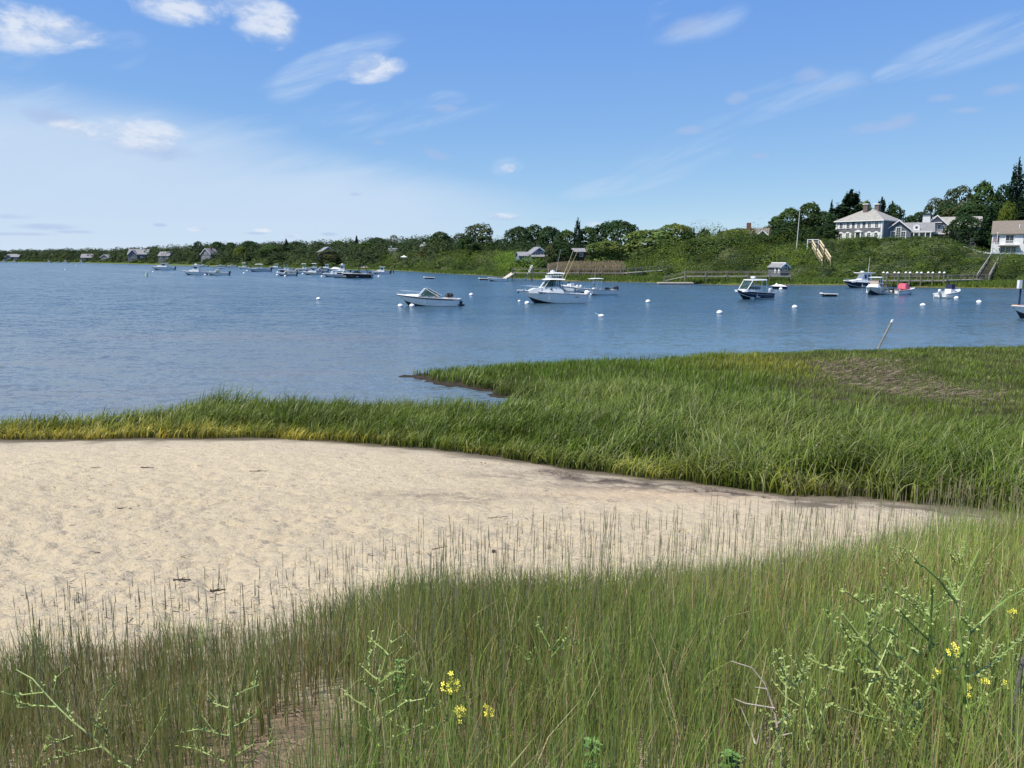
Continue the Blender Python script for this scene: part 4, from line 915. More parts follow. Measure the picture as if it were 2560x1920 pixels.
def hull(root, L, B, fb, fs, hm, deckm=None, boot=True, stripe=None, sheer=1.6, sole=0.25, t_deck=0.52, bow=2.3, transom_rake=0.15, rail=None, low=None):
    """bow towards +x, origin at waterline amidships"""
    NS = 15; H = []; T = [i / (NS - 1) for i in range(NS)]
    def sh(t): return fs + (fb - fs) * t ** sheer
    def hb(t): return B / 2 * (0.90 + 0.10 * min(1, t / .35)) * (1 - max(0, (t - .42) / .58) ** bow)
    def sec(t):
        zs = sh(t); h = max(hb(t), 0.015); cz = 0.10 + 0.62 * zs * max(0, (t - .45) / .55) ** 1.7; ch = h * (0.90 - 0.30 * max(0, (t - .3) / .7)); kz = -0.35 + (0.35 + zs * 0.55) * max(0, (t - .78) / .22) ** 1.8
        xs = -L / 2 + L * t; xc = -L / 2 + L * t * 0.95; xk = -L / 2 + L * t * 0.90 ; tr = -transom_rake * (1 - t) ** 6
        xm = (xs * .6 + xc * .4)
        return [(xk, 0, kz), (xc, ch, cz - .07), (xc + .01, ch + .03, cz), (xm, h * .93, cz * .45 + zs * .55), (xs + tr, h, zs)]
    S = [sec(t) for t in T]
    half = lambda sg: [[(x, y * sg, z) for (x, y, z) in s] for s in S]
    mb = MB()
    P, M = half(1), half(-1); k = 5
    for side, flip in ((P, False), (M, True)):
        vs = [p for r in side for p in r]; fs_ = []; mi = []
        base = len(mb.v)
        mb.v += [Vector(p) for p in vs]
        for i in range(NS - 1):
            for j in range(k - 1):
                q = [base + i * k + j, base + (i + 1) * k + j, base + (i + 1) * k + j + 1, base + i * k + j + 1]
                mb.f.append(q if not flip else q[::-1]); mb.mi.append(1 if (j == 0 and boot) else (2 if (j <= 1 and low) else 0))
    tr = [S[0][j] for j in range(k)] + [(S[0][j][0], -S[0][j][1], S[0][j][2]) for j in range(k - 1, 0, -1)]
    mb.add(tr, [list(range(len(tr)))], 0)
    mb.build('hull', [hm, BOTT, low or hm], root, smooth=True)
    # cap / foredeck
    dm = deckm or WHT; mb = MB(); k0 = int(t_deck * (NS - 1)); w = 0.16
    rings = [[(S[i][4][0], -S[i][4][1], S[i][4][2]), (S[i][4][0], -S[i][4][1] * .45, S[i][4][2] + .05), (S[i][4][0], S[i][4][1] * .45, S[i][4][2] + .05), (S[i][4][0], S[i][4][1], S[i][4][2])] for i in range(k0, NS)]
    mb.loft(rings, closed=False)
    for sg in (1, -1):
        st = []
        for i in range(0, k0 + 1):
            x, y, z = S[i][4]; yi = max(y - w, .02); st.append([(x, y * sg, z), (x, yi * sg, z + .01), (x, yi * sg, sole)])
        mb.loft(st, closed=False)
    x, y, z = S[0][4]; mb.box((x + .14, 0, z - .02), (.26, y * 2, .06)); x1, y1, z1 = S[k0][4]
    mb.add([(x1, -y1, z1), (x1, y1, z1), (x1, y1, sole), (x1, -y1, sole)], [(0, 1, 2, 3)])
    mb.build('deck', dm, root, smooth=True)
    mb = MB(); st = [[(S[i][4][0], -(S[i][4][1] - w), sole), (S[i][4][0], S[i][4][1] - w, sole)] for i in range(0, k0 + 1)]; mb.loft(st, closed=False); mb.build('cockpit_sole', NONSK, root)
    mb = MB()
    for sg in (1, -1): mb.path([(S[i][4][0], (S[i][4][1] + .012) * sg, S[i][4][2] - .05) for i in range(NS)], .035, 5)
    mb.build('rub_rail', rail or RUB, root)
    if stripe:
        mb = MB()
        for sg in (1, -1):
            st = []
            for i in range(1, NS - 1):
                a, c = S[i][3], S[i][4]; dz = stripe[0]; th = stripe[1]; f1 = 1 - dz; f0 = 1 - dz - th
                pa = [a[j] + (c[j] - a[j]) * f1 for j in range(3)]; pb = [a[j] + (c[j] - a[j]) * f0 for j in range(3)]
                st.append([(pa[0], (pa[1] + .008) * sg, pa[2]), (pb[0], (pb[1] + .008) * sg, pb[2])])
            mb.loft(st, closed=False)
        mb.build('hull_stripe', stripe[2], root)
    return dict(S=S, T=T, sh=sh, hb=hb, L=L, B=B, x=lambda t: -L / 2 + L * t)
def outboard(root, x, y, z, s=1.0, mat=None, n=None):
    mb = MB(); mb.cur = 0
    rings = []
    for (zz, a, b_) in ((0.0, .20, .15), (.12, .30, .19), (.38, .31, .20), (.52, .27, .17), (.60, .15, .10)):
        rings.append([(x - .25 * s + a * s * math.cos(2 * math.pi * i / 10), y + b_ * s * math.sin(2 * math.pi * i / 10), z + zz * s) for i in range(10)])
    mb.loft(rings, cap0=True, cap1=True); mb.box((x - .22 * s, y, z - .25 * s), (.20 * s, .13 * s, .56 * s)); mb.box((x - .05 * s, y, z - .05 * s), (.22 * s, .2 * s, .22 * s))
    return mb.build('outboard_engine', mat or ENG, root, smooth=True)
def railing(root, pts, h, name='bow_rail', posts=True, r=.016, mat=None):
    mb = MB(); top = [(p[0], p[1], p[2] + h) for p in pts]; mb.path(top, r, 5)
    for p, q in zip(pts, top): mb.tube(p, q, r * .9, None, 5)
    return mb.build(name, mat or CHR, root)
def bowrail(root, H, t0=.62, t1=.97, h=.45, inset=.08, n=5, r=.016, ahead=0.0):
    pts = []
    for i in range(n):
        t = t0 + (t1 - t0) * i / (n - 1); pts.append((H['x'](t) + (ahead * i / (n - 1)), max(H['hb'](t) - inset, .03), H['sh'](t) + .03))
    return railing(root, pts + [(p[0], -p[1], p[2]) for p in pts[::-1]], h, r=r)
def windshield(root, x0, x1, z0, z1, w0, w1, xa, name='windshield', fr=None, r=.022, open_pane=False):
    """front frame raked from (x0,z0) at deck to (x1,z1) top; sides run aft to xa"""
    mb = MB(); A = [(x0 - .25, w0, z0), (x0, w0 * .45, z0), (x0, -w0 * .45, z0), (x0 - .25, -w0, z0)]; Bt = [(x1 - .2, w1, z1), (x1, w1 * .45, z1), (x1, -w1 * .45, z1), (x1 - .2, -w1, z1)]
    mb.path(Bt, r, 5); mb.path(A, r, 5)
    for a, b_ in zip(A, Bt): mb.tube(a, b_, r, None, 5)
    for sg in (0, 3):
        e = (xa, A[sg][1], z0 - .05); mb.tube(Bt[sg], e, r * .8, None, 5)
    o = mb.build(name, fr or CHR, root)
    gb = MB()
    for i in range(3): gb.add([A[i], A[i + 1], Bt[i + 1], Bt[i]], [(0, 1, 2, 3)])
    for sg in (0, 3): gb.add([A[sg], Bt[sg], (xa, A[sg][1], z0 - .05)], [(0, 1, 2)])
    gb.build('glass_pane', GLS, o); return o
def top_on_posts(root, x0, x1, w, z0, z1, th=.09, name='hardtop', mat=None, pm=None, r=.028, rake=.3, pn='top_support', canvas=False, sides=((.1, .9),)):
    mb = MB(); n = 6; rings = []
    for i in range(n + 1):
        t = i / n; x = x0 + (x1 - x0) * t; cr = .05 * math.sin(math.pi * t); e = .7 if i in (0, n) else 1
        ww = w * (.86 if i in (0, n) else 1)
        rings.append([(x, -ww, z1 + cr), (x, -ww * .8, z1 + cr + th * e * .7), (x, 0, z1 + cr + th * e), (x, ww * .8, z1 + cr + th * e * .7), (x, ww, z1 + cr), (x, 0, z1 + cr - .02)])
    mb.loft(rings, cap0=True, cap1=True); o = mb.build(name, mat or WHT, root, smooth=True)
    for sg in (1, -1):
        for (f, off) in ((.15, -rake * .3), (.85, rake)):
            p = MB(); xx = x0 + (x1 - x0) * f; p.tube((xx + off, sg * w * .88, z0), (xx, sg * w * .85, z1 + .02), r, None, 6); p.build(pn, pm or CHR, root)
    return o
def console(root, x, z0, w=.36, h=.95, mat=None, screen=True, seat=True):
    mb = MB(); mb.extr([(x - .25, z0), (x + .42, z0), (x + .36, z0 + h * .55), (x + .12, z0 + h), (x - .12, z0 + h), (x - .25, z0 + h * .8)], -w, w, -w * .85, w * .85)
    c = mb.build('console', mat or WHT, root)
    if screen:
        g_ = MB(); g_.add([(x + .30, -w * .8, z0 + h * .75), (x + .30, w * .8, z0 + h * .75), (x + .08, w * .7, z0 + h + .38), (x + .08, -w * .7, z0 + h + .38)], [(0, 1, 2, 3)]); g_.tube((x + .08, -w * .7, z0 + h + .38), (x + .08, w * .7, z0 + h + .38), .015, None, 5); g_.build('windscreen', GLS, c)
    if seat:
        s = MB(); s.box((x - .85, 0, z0 + .38), (.5, w * 1.9, .76)); s.box((x - 1.02, 0, z0 + .9), (.12, w * 1.9, .36)); s.build('leaning_post', WHT, root)
    return c
def ant(root, p, q, r=.014, name='antenna', mat=None): mb = MB(); mb.tube(p, q, r, r * .5, 5); return mb.build(name, mat or WHT, root)
def radome(root, p, r=.30, h=.22):
    mb = MB(); rings = [[(p[0] + a * math.cos(2 * math.pi * i / 12), p[1] + a * math.sin(2 * math.pi * i / 12), p[2] + z) for i in range(12)] for z, a in ((0, r * .5), (.02, r * .95), (h * .5, r), (h * .85, r * .9), (h, r * .5))]
    mb.loft(rings, cap0=True, cap1=True); return mb.build('radome', WHT, root, smooth=True)
SCALE = {'runabout': .95, 'cabin_cruiser': .79, 'hardtop_boat': .76, 'covered_skiff': .58, 'workboat': .76}
def place(name, pxc, wl, label, cat='motorboat', head=180.0, group=BOATG, sc=None):
    p = atz(pxc, wl, 0.0); t = thing(name, (p[0], p[1], 0), R(head), label, cat, group); k = sc or SCALE.get(name, 1.0); t.scale = (k, k, k); return t, p[1]
# --- nearest open runabout (bow left)
r, Y = place('runabout', 1070, 764, 'nearest white open runabout, bow left, with a raked green tinted windshield and sterndrive', head=176)
H = hull(r, 6.3, 2.3, 1.12, .70, WHT, stripe=(.34, .20, NAVY), sheer=1.3, t_deck=.50)
bowrail(r, H, .62, .99, .42, .10, 6)
windshield(r, .95, .30, 1.02, 1.72, .92, .74, -1.25, r=.028, fr=WHT)
mb = MB(); mb.extr([(.35, .98), (1.05, .98), (1.9, 1.02), (2.6, 1.07), (1.9, 1.14), (.9, 1.12), (.35, 1.08)], -.7, .7, -.5, .5); mb.build('foredeck_hatch', WHT, r)
for yy in (.45, -.45):
    mb = MB(); mb.box((-.55, yy, .55), (.5, .5, .45)); mb.box((-.85, yy, .85), (.12, .5, .5)); mb.build('seat', TAN, r)
mb = MB(); mb.box((-2.45, 0, .52), (.7, 1.5, .42)); mb.build('engine_cover', WHT, r)
mb = MB(); mb.box((-3.35, 0, .12), (.28, .34, .62)); mb.box((-3.58, 0, -.02), (.30, .18, .36)); mb.tube((-3.5, 0, -.14), (-3.85, 0, -.14), .10, .03, 8); mb.box((-3.42, 0, .42), (.16, .22, .16)); mb.build('sterndrive', ENG, r)
mb = MB(); mb.path([(-2.0, .5, .9), (-2.1, .45, 1.12), (-2.25, .3, 1.18), (-2.4, .1, 1.0)], .16, 7); mb.ball((-2.35, .25, 1.05), (.30, .28, .24)); mb.ball((-2.05, -.1, .98), (.34, .36, .20)); mb.build('folded_canvas', RUB, r, smooth=True)
ant(r, (-2.15, .3, 1.1), (-2.15, .3, 1.42), .03, 'light_post', CHR)
mb = MB(); mb.box((.25, -1.165, .82), (.40, .01, .07)); mb.build('registration_mark', RUB, r)
# --- big cabin boat (bow left)
r, Y = place('cabin_cruiser', 1382, 757, 'largest white cabin boat with upper helm and two raised gold outriggers', 'cabin boat', head=186)
H = hull(r, 8.1, 3.0, 1.62, 1.12, WHT, sheer=1.2, t_deck=.60, sole=.5, rail=NAVY, bow=2.0, stripe=(.02, .10, NAVY))
mb = MB(); mb.extr([(4.0, 1.56), (4.62, 1.60), (4.62, 1.68), (3.7, 1.70)], -.36, .36); mb.build('bow_pulpit', WHT, r)
mb = MB(); mb.tube((4.35, 0, 1.52), (4.62, 0, 1.25), .05, None, 6); mb.box((4.5, 0, 1.3), (.3, .28, .08)); mb.build('anchor', ENG, r)
mb = MB(); mb.extr([(3.2, 1.55), (2.6, 1.85), (1.5, 2.02), (1.2, 2.12), (-.5, 2.12), (-1.1, 1.75), (-1.3, 1.3), (-1.3, 1.15), (3.2, 1.3)], -1.05, 1.05, -.95, .95); mb.build('cabin', WHT, r)
for sg in (1, -1): mb = MB(); mb.ball((.35, sg * 1.03, 1.78), (.17, .03, .09)); mb.build('porthole', DGL, r)
mb = MB(); mb.box((2.15, 0, 1.98), (.5, .5, .05)); mb.build('deck_hatch', DGL, r)
# windshield enclosure
wf = MB(); A = [(1.65, .45, 2.0), (1.65, -.45, 2.0)]; Bt = [(.95, .5, 2.92), (.95, -.5, 2.92)]
C1 = [(1.2, 1.0, 2.05), (1.2, -1.0, 2.05)]; D1 = [(.6, .98, 2.92), (.6, -.98, 2.92)]; C2 = [(-.1, 1.02, 2.1), (-.1, -1.02, 2.1)]; D2 = [(-.15, .98, 2.92), (-.15, -.98, 2.92)]; C3 = [(-1.2, 1.02, 1.8), (-1.2, -1.02, 1.8)]; D3 = [(-.95, .98, 2.92), (-.95, -.98, 2.92)]
wf.path([D1[0], Bt[0], Bt[1], D1[1]], .035, 6)
for a, b_ in [(A[0], Bt[0]), (A[1], Bt[1]), (C1[0], D1[0]), (C1[1], D1[1]), (A[0], C1[0]), (A[1], C1[1]), (A[0], A[1])]: wf.tube(a, b_, .04, None, 6)
w_ = wf.build('windshield', WHT, r)
gb = MB()
gb.add([A[0], A[1], Bt[1], Bt[0]], [(0, 1, 2, 3)])
for s_ in (0, 1): gb.add([A[s_], C1[s_], D1[s_], Bt[s_]], [(0, 1, 2, 3)]); gb.add([C1[s_], C2[s_], D2[s_], D1[s_]], [(0, 1, 2, 3)])
gb.build('glass_pane', GLS, w_)
for s_ in (0, 1):
    mb = MB(); mb.tube(C2[s_], D2[s_], .05, None, 6); mb.build('hardtop_post', NAVC, r); mb = MB(); mb.tube((-.45, C2[s_][1], 2.1), (-.45, D2[s_][1], 2.92), .04, None, 6); mb.build('hardtop_post', NAVC, r)
    mb = MB(); mb.tube(C3[s_], D3[s_], .04, None, 6); mb.build('hardtop_post', RUB, r); mb = MB(); mb.tube((-.2, C2[s_][1], 2.45), (-1.6, C2[s_][1], 1.5), .03, None, 6); mb.build('grab_rail', RUB, r)
mb = MB(); mb.box((-.9, 0, 2.45), (.06, 1.4, .9)); mb.build('aft_curtain', WHC, r)
top_on_posts(r, 1.35, -1.45, 1.15, 2.6, 2.95, .16, r=.03, rake=.05)
mb = MB(); mb.box((.55, .0, 3.33), (.75, .9, .38)); mb.build('upper_helm', WHT, r)
mb = MB(); mb.box((.55, .455, 3.33), (.55, .02, .22)); mb.build('helm_panel', GREYH, r)
for xx, yy in ((.0, .7), (.0, -.7), (-1.2, .7), (-1.2, -.7), (-.55, .7)):
    mb = MB(); mb.tube((xx, yy, 3.1), (xx, yy * .9, 3.72), .028, None, 6); mb.build('tower_leg', CHR, r)
mb = MB(); mb.box((-.6, 0, 3.42), (1.1, 1.2, .03)); mb.path([(.1, .68, 3.5), (-1.3, .68, 3.5), (-1.3, -.68, 3.5), (.1, -.68, 3.5)], .02, 5); mb.build('tower_rail', CHR, r)
mb = MB(); mb.ball((-.35, .2, 3.35), (.1, .1, .2)); mb.build('helm_seat', WHT, r)
top_on_posts(r, .75, -1.45, .75, 3.7, 3.72, .11, name='tower_top', r=.02, rake=.05)
radome(r, (.05, 0, 3.86), .32, .26)
ant(r, (.05, 0, 4.1), (.05, 0, 4.28), .03, 'anchor_light'); 
for sg, dx in ((1, .05), (-1, -.1)):
    mb = MB(); mb.tube((-1.35 + dx * 0, sg * 1.0, 3.05), (-3.0, sg * 1.7, 6.9), .035, .015, 6); mb.build('outrigger', BAMB, r)
ant(r, (.7, .7, 3.1), (.75, .7, 5.1)); ant(r, (-.5, -.8, 3.8), (-1.1, -.8, 6.8)); ant(r, (.5, .8, 3.1), (.45, .8, 3.9), .03)
bowrail(r, H, .70, .97, .62, .12, 5, .02, .4)
mb = MB(); mb.box((-3.4, 0, .85), (.7, 1.9, .5)); mb.build('bait_station', WHT, r)
for yy in (.4, -.4): outboard(r, -4.25, yy, .95, 1.0, ENGW)
for (xa, xb) in ((1.95, 1.47), (1.3, 1.17)): mb = MB(); mb.box(((xa + xb) / 2, 1.30, 1.27), (xa - xb, .02, .08)); mb.build('registration_mark', RUB, r)
mb = MB(); mb.box((-2.9, 1.44, .78), (.45, .02, .08)); mb.build('hull_badge', RUB, r)
# --- boat with twin white engines behind it
r, Y = place('skiff', 1424, 727, 'small grey boat with two white outboards half hidden behind the largest cabin boat', head=118, sc=.78)
H = hull(r, 5.5, 2.1, .95, .75, GREYH, sheer=1.3); outboard(r, -2.8, .35, .62, .85, ENGW); outboard(r, -2.8, -.35, .62, .85, ENGW); console(r, .1, .3)
# --- centre console with T-top right of the big boat
r, Y = place('console_boat', 1488, 737, 'white centre console with white T-top and dark outboard, moored right behind the largest cabin boat', head=200, sc=.72)
H = hull(r, 7.4, 2.5, 1.25, .80, WHT, sheer=1.5, t_deck=.66, stripe=(.05, .06, GREYH)); console(r, .1, .35, .42, 1.15)
top_on_posts(r, 1.15, -1.25, .85, .6, 2.72, .10, r=.03, mat=WHT); mb = MB()
for zz in (1.6, 1.85, 2.1, 2.35): mb.tube((.35, -.74, zz), (.35, .74, zz), .018, None, 5); mb.tube((-.8, -.74, zz), (.35, -.74, zz), .014, None, 5); mb.tube((-.8, .74, zz), (.35, .74, zz), .014, None, 5)
mb.build('tower_rungs', CHR, r); outboard(r, -3.7, .3, .78, 1.15); outboard(r, -3.7, -.3, .78, 1.15); bowrail(r, H, .72, .97, .28, .1, 4)
mb = MB(); mb.ball((-2.3, 0, .95), (.5, .6, .32)); mb.build('engine_cover', RUB, r, smooth=True); ant(r, (2.6, .5, 1.2), (2.0, .5, 2.5), .02, 'fishing_rod', RUB); ant(r, (.3, .3, 2.8), (.25, .3, 4.6))
# --- navy hardtop boat
r, Y = place('hardtop_boat', 1882, 747, 'navy hulled boat with white raked hardtop frame and radar, mooring ball against its side', head=213)
H = hull(r, 6.9, 2.6, 1.35, .85, NAVY, deckm=WHT, sheer=1.2, t_deck=.60, rail=WHT, low=WHT, stripe=(.92, .07, WHT)); outboard(r, -3.5, 0, .8, 1.1, GREYH)
mb = MB(); mb.extr([(2.9, 1.25), (2.3, 1.42), (1.5, 1.52), (-.4, 1.50), (-.6, 1.15), (2.9, 1.1)], -.9, .9, -.7, .7); mb.build('cabin', WHT, r)
for sg in (1, -1):
    mb = MB(); mb.tube((2.25, sg * .8, 1.40), (1.15, sg * .85, 2.72), .055, .05, 7); mb.build('hardtop_post', WHT, r)
    mb = MB(); mb.tube((-.35, sg * 1.05, 1.15), (-.75, sg * .95, 2.72), .055, .05, 7); mb.build('hardtop_post', WHT, r)
    mb = MB(); mb.tube((-1.75, sg * 1.05, 1.15), (-1.65, sg * .95, 2.72), .035, None, 7); mb.build('hardtop_post', CHR, r)
mb = MB(); mb.add([(2.15, -.72, 1.45), (2.15, .72, 1.45), (1.2, .78, 2.65), (1.2, -.78, 2.65)], [(0, 1, 2, 3)])
for sg in (1, -1): mb.add([(2.2, sg * .82, 1.42), (-.35, sg * 1.0, 1.42), (-.45, sg * .97, 1.85), (1.85, sg * .84, 1.85)], [(0, 1, 2, 3)])
mb.build('windshield', GLS, r); mb = MB(); 
for sg in (1, -1): mb.path([(1.85, sg * .86, 1.87), (.2, sg * .95, 1.9), (-.5, sg * .99, 1.87)], .025, 5); mb.tube((.9, sg * .9, 1.45), (.7, sg * .9, 1.9), .02, None, 5)
mb.build('window_frame', WHT, r)
mb = MB(); mb.box((.3, .25, 1.75), (.55, .5, .6)); mb.box((.1, .25, 2.15), (.16, .5, .5)); mb.build('helm_seat', OFF, r)
mb = MB(); rg = []
for i, x in enumerate((1.35, 1.1, 0, -1.2, -1.8, -1.95)): w0 = (.78, .95, 1.05, 1.05, 1.0, .9)[i]; rg.append([(x, -w0, 2.70), (x, -w0 * .9, 2.86), (x, w0 * .9, 2.86), (x, w0, 2.70)])
mb.loft(rg, cap0=True, cap1=True); mb.build('hardtop', WHT, r, smooth=True)
mb = MB(); mb.tube((.15, 0, 2.85), (.15, 0, 3.0), .12, .08, 8); mb.build('radar_mount', WHT, r); radome(r, (.15, 0, 2.98), .36, .30)
mb = MB(); mb.path([(-1.35, -.5, 1.2), (-1.4, -.5, 1.75), (-1.8, 0, 1.8), (-1.4, .5, 1.75), (-1.35, .5, 1.2)], .035, 6); mb.build('stern_rail', CHR, r); bowrail(r, H, .72, .98, .22, .1, 4)
mb = MB(); mb.extr([(3.3, 1.28), (3.85, 1.34), (3.85, 1.40), (3.2, 1.40)], -.25, .25); mb.build('bow_pulpit', WHT, r)
# --- small navy boat with white cover
r, Y = place('covered_skiff', 1946, 722, 'small navy skiff under a white cover, right of the navy hardtop boat', head=180)
H = hull(r, 4.0, 1.7, .72, .55, NAVY, sheer=1.2); mb = MB(); rg = [[(x, -.75 * a, .62), (x, -.3 * a, .62 + h), (x, .3 * a, .62 + h), (x, .75 * a, .62)] for x, a, h in ((1.9, .2, .08), (1.0, .75, .35), (.5, .9, .78), (.2, .95, .45), (-.5, 1, .52), (-1.6, .95, .22), (-1.95, .8, .05))]
mb.loft(rg, closed=False); mb.build('boat_cover', WHC, r)
# --- dinghies
def dinghy(px, wl, L, label, m, head=180, cover=None, oars=False):
    r, Y = place('dinghy', px, wl, label, 'dinghy', head); H = hull(r, L, L * .42, .40, .33, m, sheer=1.4, boot=False, t_deck=.88, sole=.12, rail=WHT)
    for x in (-.25, .2): mb = MB(); mb.box((x * L, 0, .26), (.24, L * .36, .05)); mb.build('thwart', OFF, r)
    return r
dinghy(2069, 741, 1.9, 'black dinghy floating alone below the mansion, with a pale gunwale', BLK)
dinghy(1072, 697, 2.4, 'black dinghy floating alone on the water above the nearest runabout', BLK)
dinghy(552, 672, 2.8, 'dark little tender between two white cabin boats in the left moorings', NAVY)
dinghy(1208, 700, 2.0, 'dark brown dinghy tied at the tip of the long pier', pmat('brown_paint', (.12, .05, .03), .5))
r, Y = place('skiff', 1243, 703, 'white open skiff tied at the foot of the gangway of the long pier', 'skiff', head=182, sc=.8); H = hull(r, 4.8, 1.9, .85, .6, WHT, sheer=1.3); outboard(r, -2.4, 0, .5, .7)
# --- right hand group
r, Y = place('cabin_cruiser', 2152, 719, 'navy hulled cabin boat with long white bow and one tall antenna', 'cabin boat', head=190, sc=.76)
H = hull(r, 8.0, 2.7, 1.45, .9, NAVY, sheer=1.3, t_deck=.62, rail=WHT, low=WHT)
mb = MB(); mb.extr([(2.6, 1.35), (1.4, 1.6), (.5, 1.7), (.0, 2.85), (-1.6, 2.85), (-1.7, 1.0), (2.6, 1.1)], -1.0, 1.0, -.85, .85); mb.build('cabin', WHT, r)
mb = MB()
for sg in (1, -1): mb.box((-.28, sg * .965, 2.2), (.35, .06, .75)); mb.box((-1.05, sg * .965, 2.05), (.42, .06, 1.05))
mb.build('window', DGL, r); mb = MB(); mb.box((-.6, 0, 2.97), (3.4, 2.2, .13)); mb.build('hardtop', WHT, r); radome(r, (-.1, 0, 3.05), .36, .28); ant(r, (-1.4, 0, 3.0), (-1.55, 0, 6.2), .035); bowrail(r, H, .7, .97, .3, .1, 4); outboard(r, -4.0, .3, .8, 1.05); outboard(r, -4.0, -.3, .8, 1.05)
r, Y = place('workboat', 2186, 736, 'cream hulled boat seen from its bow quarter with white canopy and tan side curtain', 'cabin boat', head=232)
H = hull(r, 6.4, 2.5, 1.35, 1.0, OFF, sheer=1.2, t_deck=.62, rail=WHT); mb = MB(); mb.extr([(1.9, 1.2), (1.2, 1.65), (.2, 1.7), (-.3, 1.2)], -.9, .9, -.7, .7); mb.build('cabin', WHT, r)
top_on_posts(r, .9, -1.6, 1.0, 1.2, 2.75, .1, r=.035); mb = MB(); mb.box((.62, 0, 2.05), (.04, 1.3, .75)); mb.build('side_curtain', TAN, r); mb = MB(); mb.box((-.7, .1, 1.5), (.7, .9, .9)); mb.build('helm_seat', WHT, r); outboard(r, -3.2, 0, .9, 1.1)
r, Y = place('motorboat', 2216, 736, 'low white boat with navy folded bimini between the cream boat and the red covered boat', head=176, sc=.72)
H = hull(r, 5.4, 2.1, .62, .52, WHT, sheer=1.2, stripe=(.3, .35, NAVY)); mb = MB(); mb.path([(.6, -.9, .7), (.2, -.9, 1.55), (-.4, -.9, 1.75)], .04, 6); mb.path([(.6, .9, .7), (.2, .9, 1.55), (-.4, .9, 1.75)], .04, 6); mb.tube((-.4, -.9, 1.75), (-.4, .9, 1.75), .07, None, 6); mb.build('bimini_frame', NAVC, r)
mb = MB(); mb.ball((1.2, 0, .85), (.45, .8, .45)); mb.build('folded_canvas', NAVC, r, smooth=True); windshield(r, .3, -.1, .62, 1.2, .8, .65, -1.1)
outboard(r, -2.7, 0, .5, .8)
r, Y = place('motorboat', 2260, 736, 'white boat with a bright red cover over its helm, bow right', head=28, sc=.72)
H = hull(r, 5.6, 2.2, 1.1, .72, WHT, sheer=1.3, stripe=(.4, .25, GREYH)); mb = MB(); rg = [[(x, -w0, .9), (x, -w0 * .8, .9 + h), (x, w0 * .8, .9 + h), (x, w0, .9)] for x, w0, h in ((-.95, .7, .15), (-.7, .85, .95), (-.1, .85, 1.0), (.5, .8, .35), (.75, .7, .02))]
mb.loft(rg, cap0=True, cap1=True); mb.build('boat_cover', REDC, r); mb = MB(); mb.box((1.15, 0, 1.05), (.6, .9, .22)); mb.build('foredeck_hatch', WHT, r); outboard(r, -2.8, 0, .7, .9)
r, Y = place('console_boat', 2374, 744, 'white centre console with square navy console cover, bow right, at the right moorings', head=36, sc=.74)
H = hull(r, 6.2, 2.4, 1.25, .72, WHT, sheer=1.4, t_deck=.68, stripe=(.55, .25, GREYH)); mb = MB(); mb.box((-.1, 0, .95), (1.3, .95, .8)); mb.build('console', WHT, r); mb = MB(); mb.extr([(-.55, 1.3), (.5, 1.3), (.4, 2.05), (-.5, 2.1)], -.48, .48, -.42, .42); mb.build('console_cover', NAVC, r); outboard(r, -3.1, 0, .72, 1.1, ENGW); bowrail(r, H, .72, .97, .2, .08, 4)
# --- cropped boat at right edge
r, Y = place('sailing_skiff', 2592, 795, 'boat with varnished gunwale and covered mast, cut off by the right edge', 'boat', head=188)
H = hull(r, 4.4, 1.7, 1.0, .8, WHT, deckm=TEAK, sheer=1.3, rail=WHT, bow=2.2); mb = MB(); mb.tube((1.62, 0, .9), (1.62, 0, 2.45), .07, .06, 8); mb.build('mast_cover', NAVC, r); mb = MB(); mb.box((1.75, 0, 2.55), (.25, .22, .62)); mb.build('masthead', WHC, r)
# --- distant moored boats on the left: (px, waterline py, length m, kind, hull, head, label)
def small_cabin(r, L, hm, topm=WHT, tall=1.0, dark=False, radar=False):
    H = hull(r, L, L * .36, L * .17, L * .11, hm, sheer=1.3, t_deck=.62, sole=.3); z = H['sh'](.6)
    mb = MB(); mb.extr([(L * .30, z), (L * .16, z + .45), (L * .04, z + .5), (-L * .02, z + 1.25 * tall), (-L * .2, z + 1.25 * tall), (-L * .22, z - .3), (L * .3, z - .2)], -L * .13, L * .13, -L * .11, L * .11); mb.build('cabin', WHT, r)
    mb = MB()
    for sg in (1, -1): mb.box((-L * .08, sg * L * .126, z + .8 * tall), (L * .14, .05, .4))
    mb.build('window', DGL, r); mb = MB(); mb.box((-L * .1, 0, z + 1.32 * tall), (L * .34, L * .28, .1)); mb.build('hardtop', topm, r)
    if radar: radome(r, (-L * .08, 0, z + 1.36 * tall), .35, .3)
    outboard(r, -L / 2, 0, L * .09, 1.0); return H
def small_console(r, L, hm, top=None, engm=None, stripe=None):
    H = hull(r, L, L * .36, L * .16, L * .11, hm, sheer=1.4, t_deck=.64, sole=.3, stripe=stripe); console(r, L * .02, .35, .4, 1.1)
    if top is not None: top_on_posts(r, L * .16, -L * .18, L * .13, .6, 2.4, .12, mat=top, r=.04)
    outboard(r, -L / 2, 0, L * .1, 1.25, engm); return H
def small_open(r, L, hm, cover=None):
    H = hull(r, L, L * .36, L * .15, L * .11, hm, sheer=1.3, stripe=(.25, .2, NAVY)); 
    if cover is None: windshield(r, L * .12, L * .03, H['sh'](.6), H['sh'](.6) + .65, L * .13, L * .11, -L * .15, r=.04, fr=WHT)
    else:
        mb = MB(); z = H['sh'](.4) - .02; rg = [[(x * L, -w0 * L, z), (x * L, -w0 * L * .6, z + h), (x * L, w0 * L * .6, z + h), (x * L, w0 * L, z)] for x, w0, h in ((-.42, .13, .1), (-.2, .16, .6), (.08, .16, .75), (.25, .12, .25), (.38, .06, .1))]; mb.loft(rg, closed=False, cap0=True); mb.build('boat_cover', cover, r)
    outboard(r, -L / 2, 0, L * .09, 1.0); return H
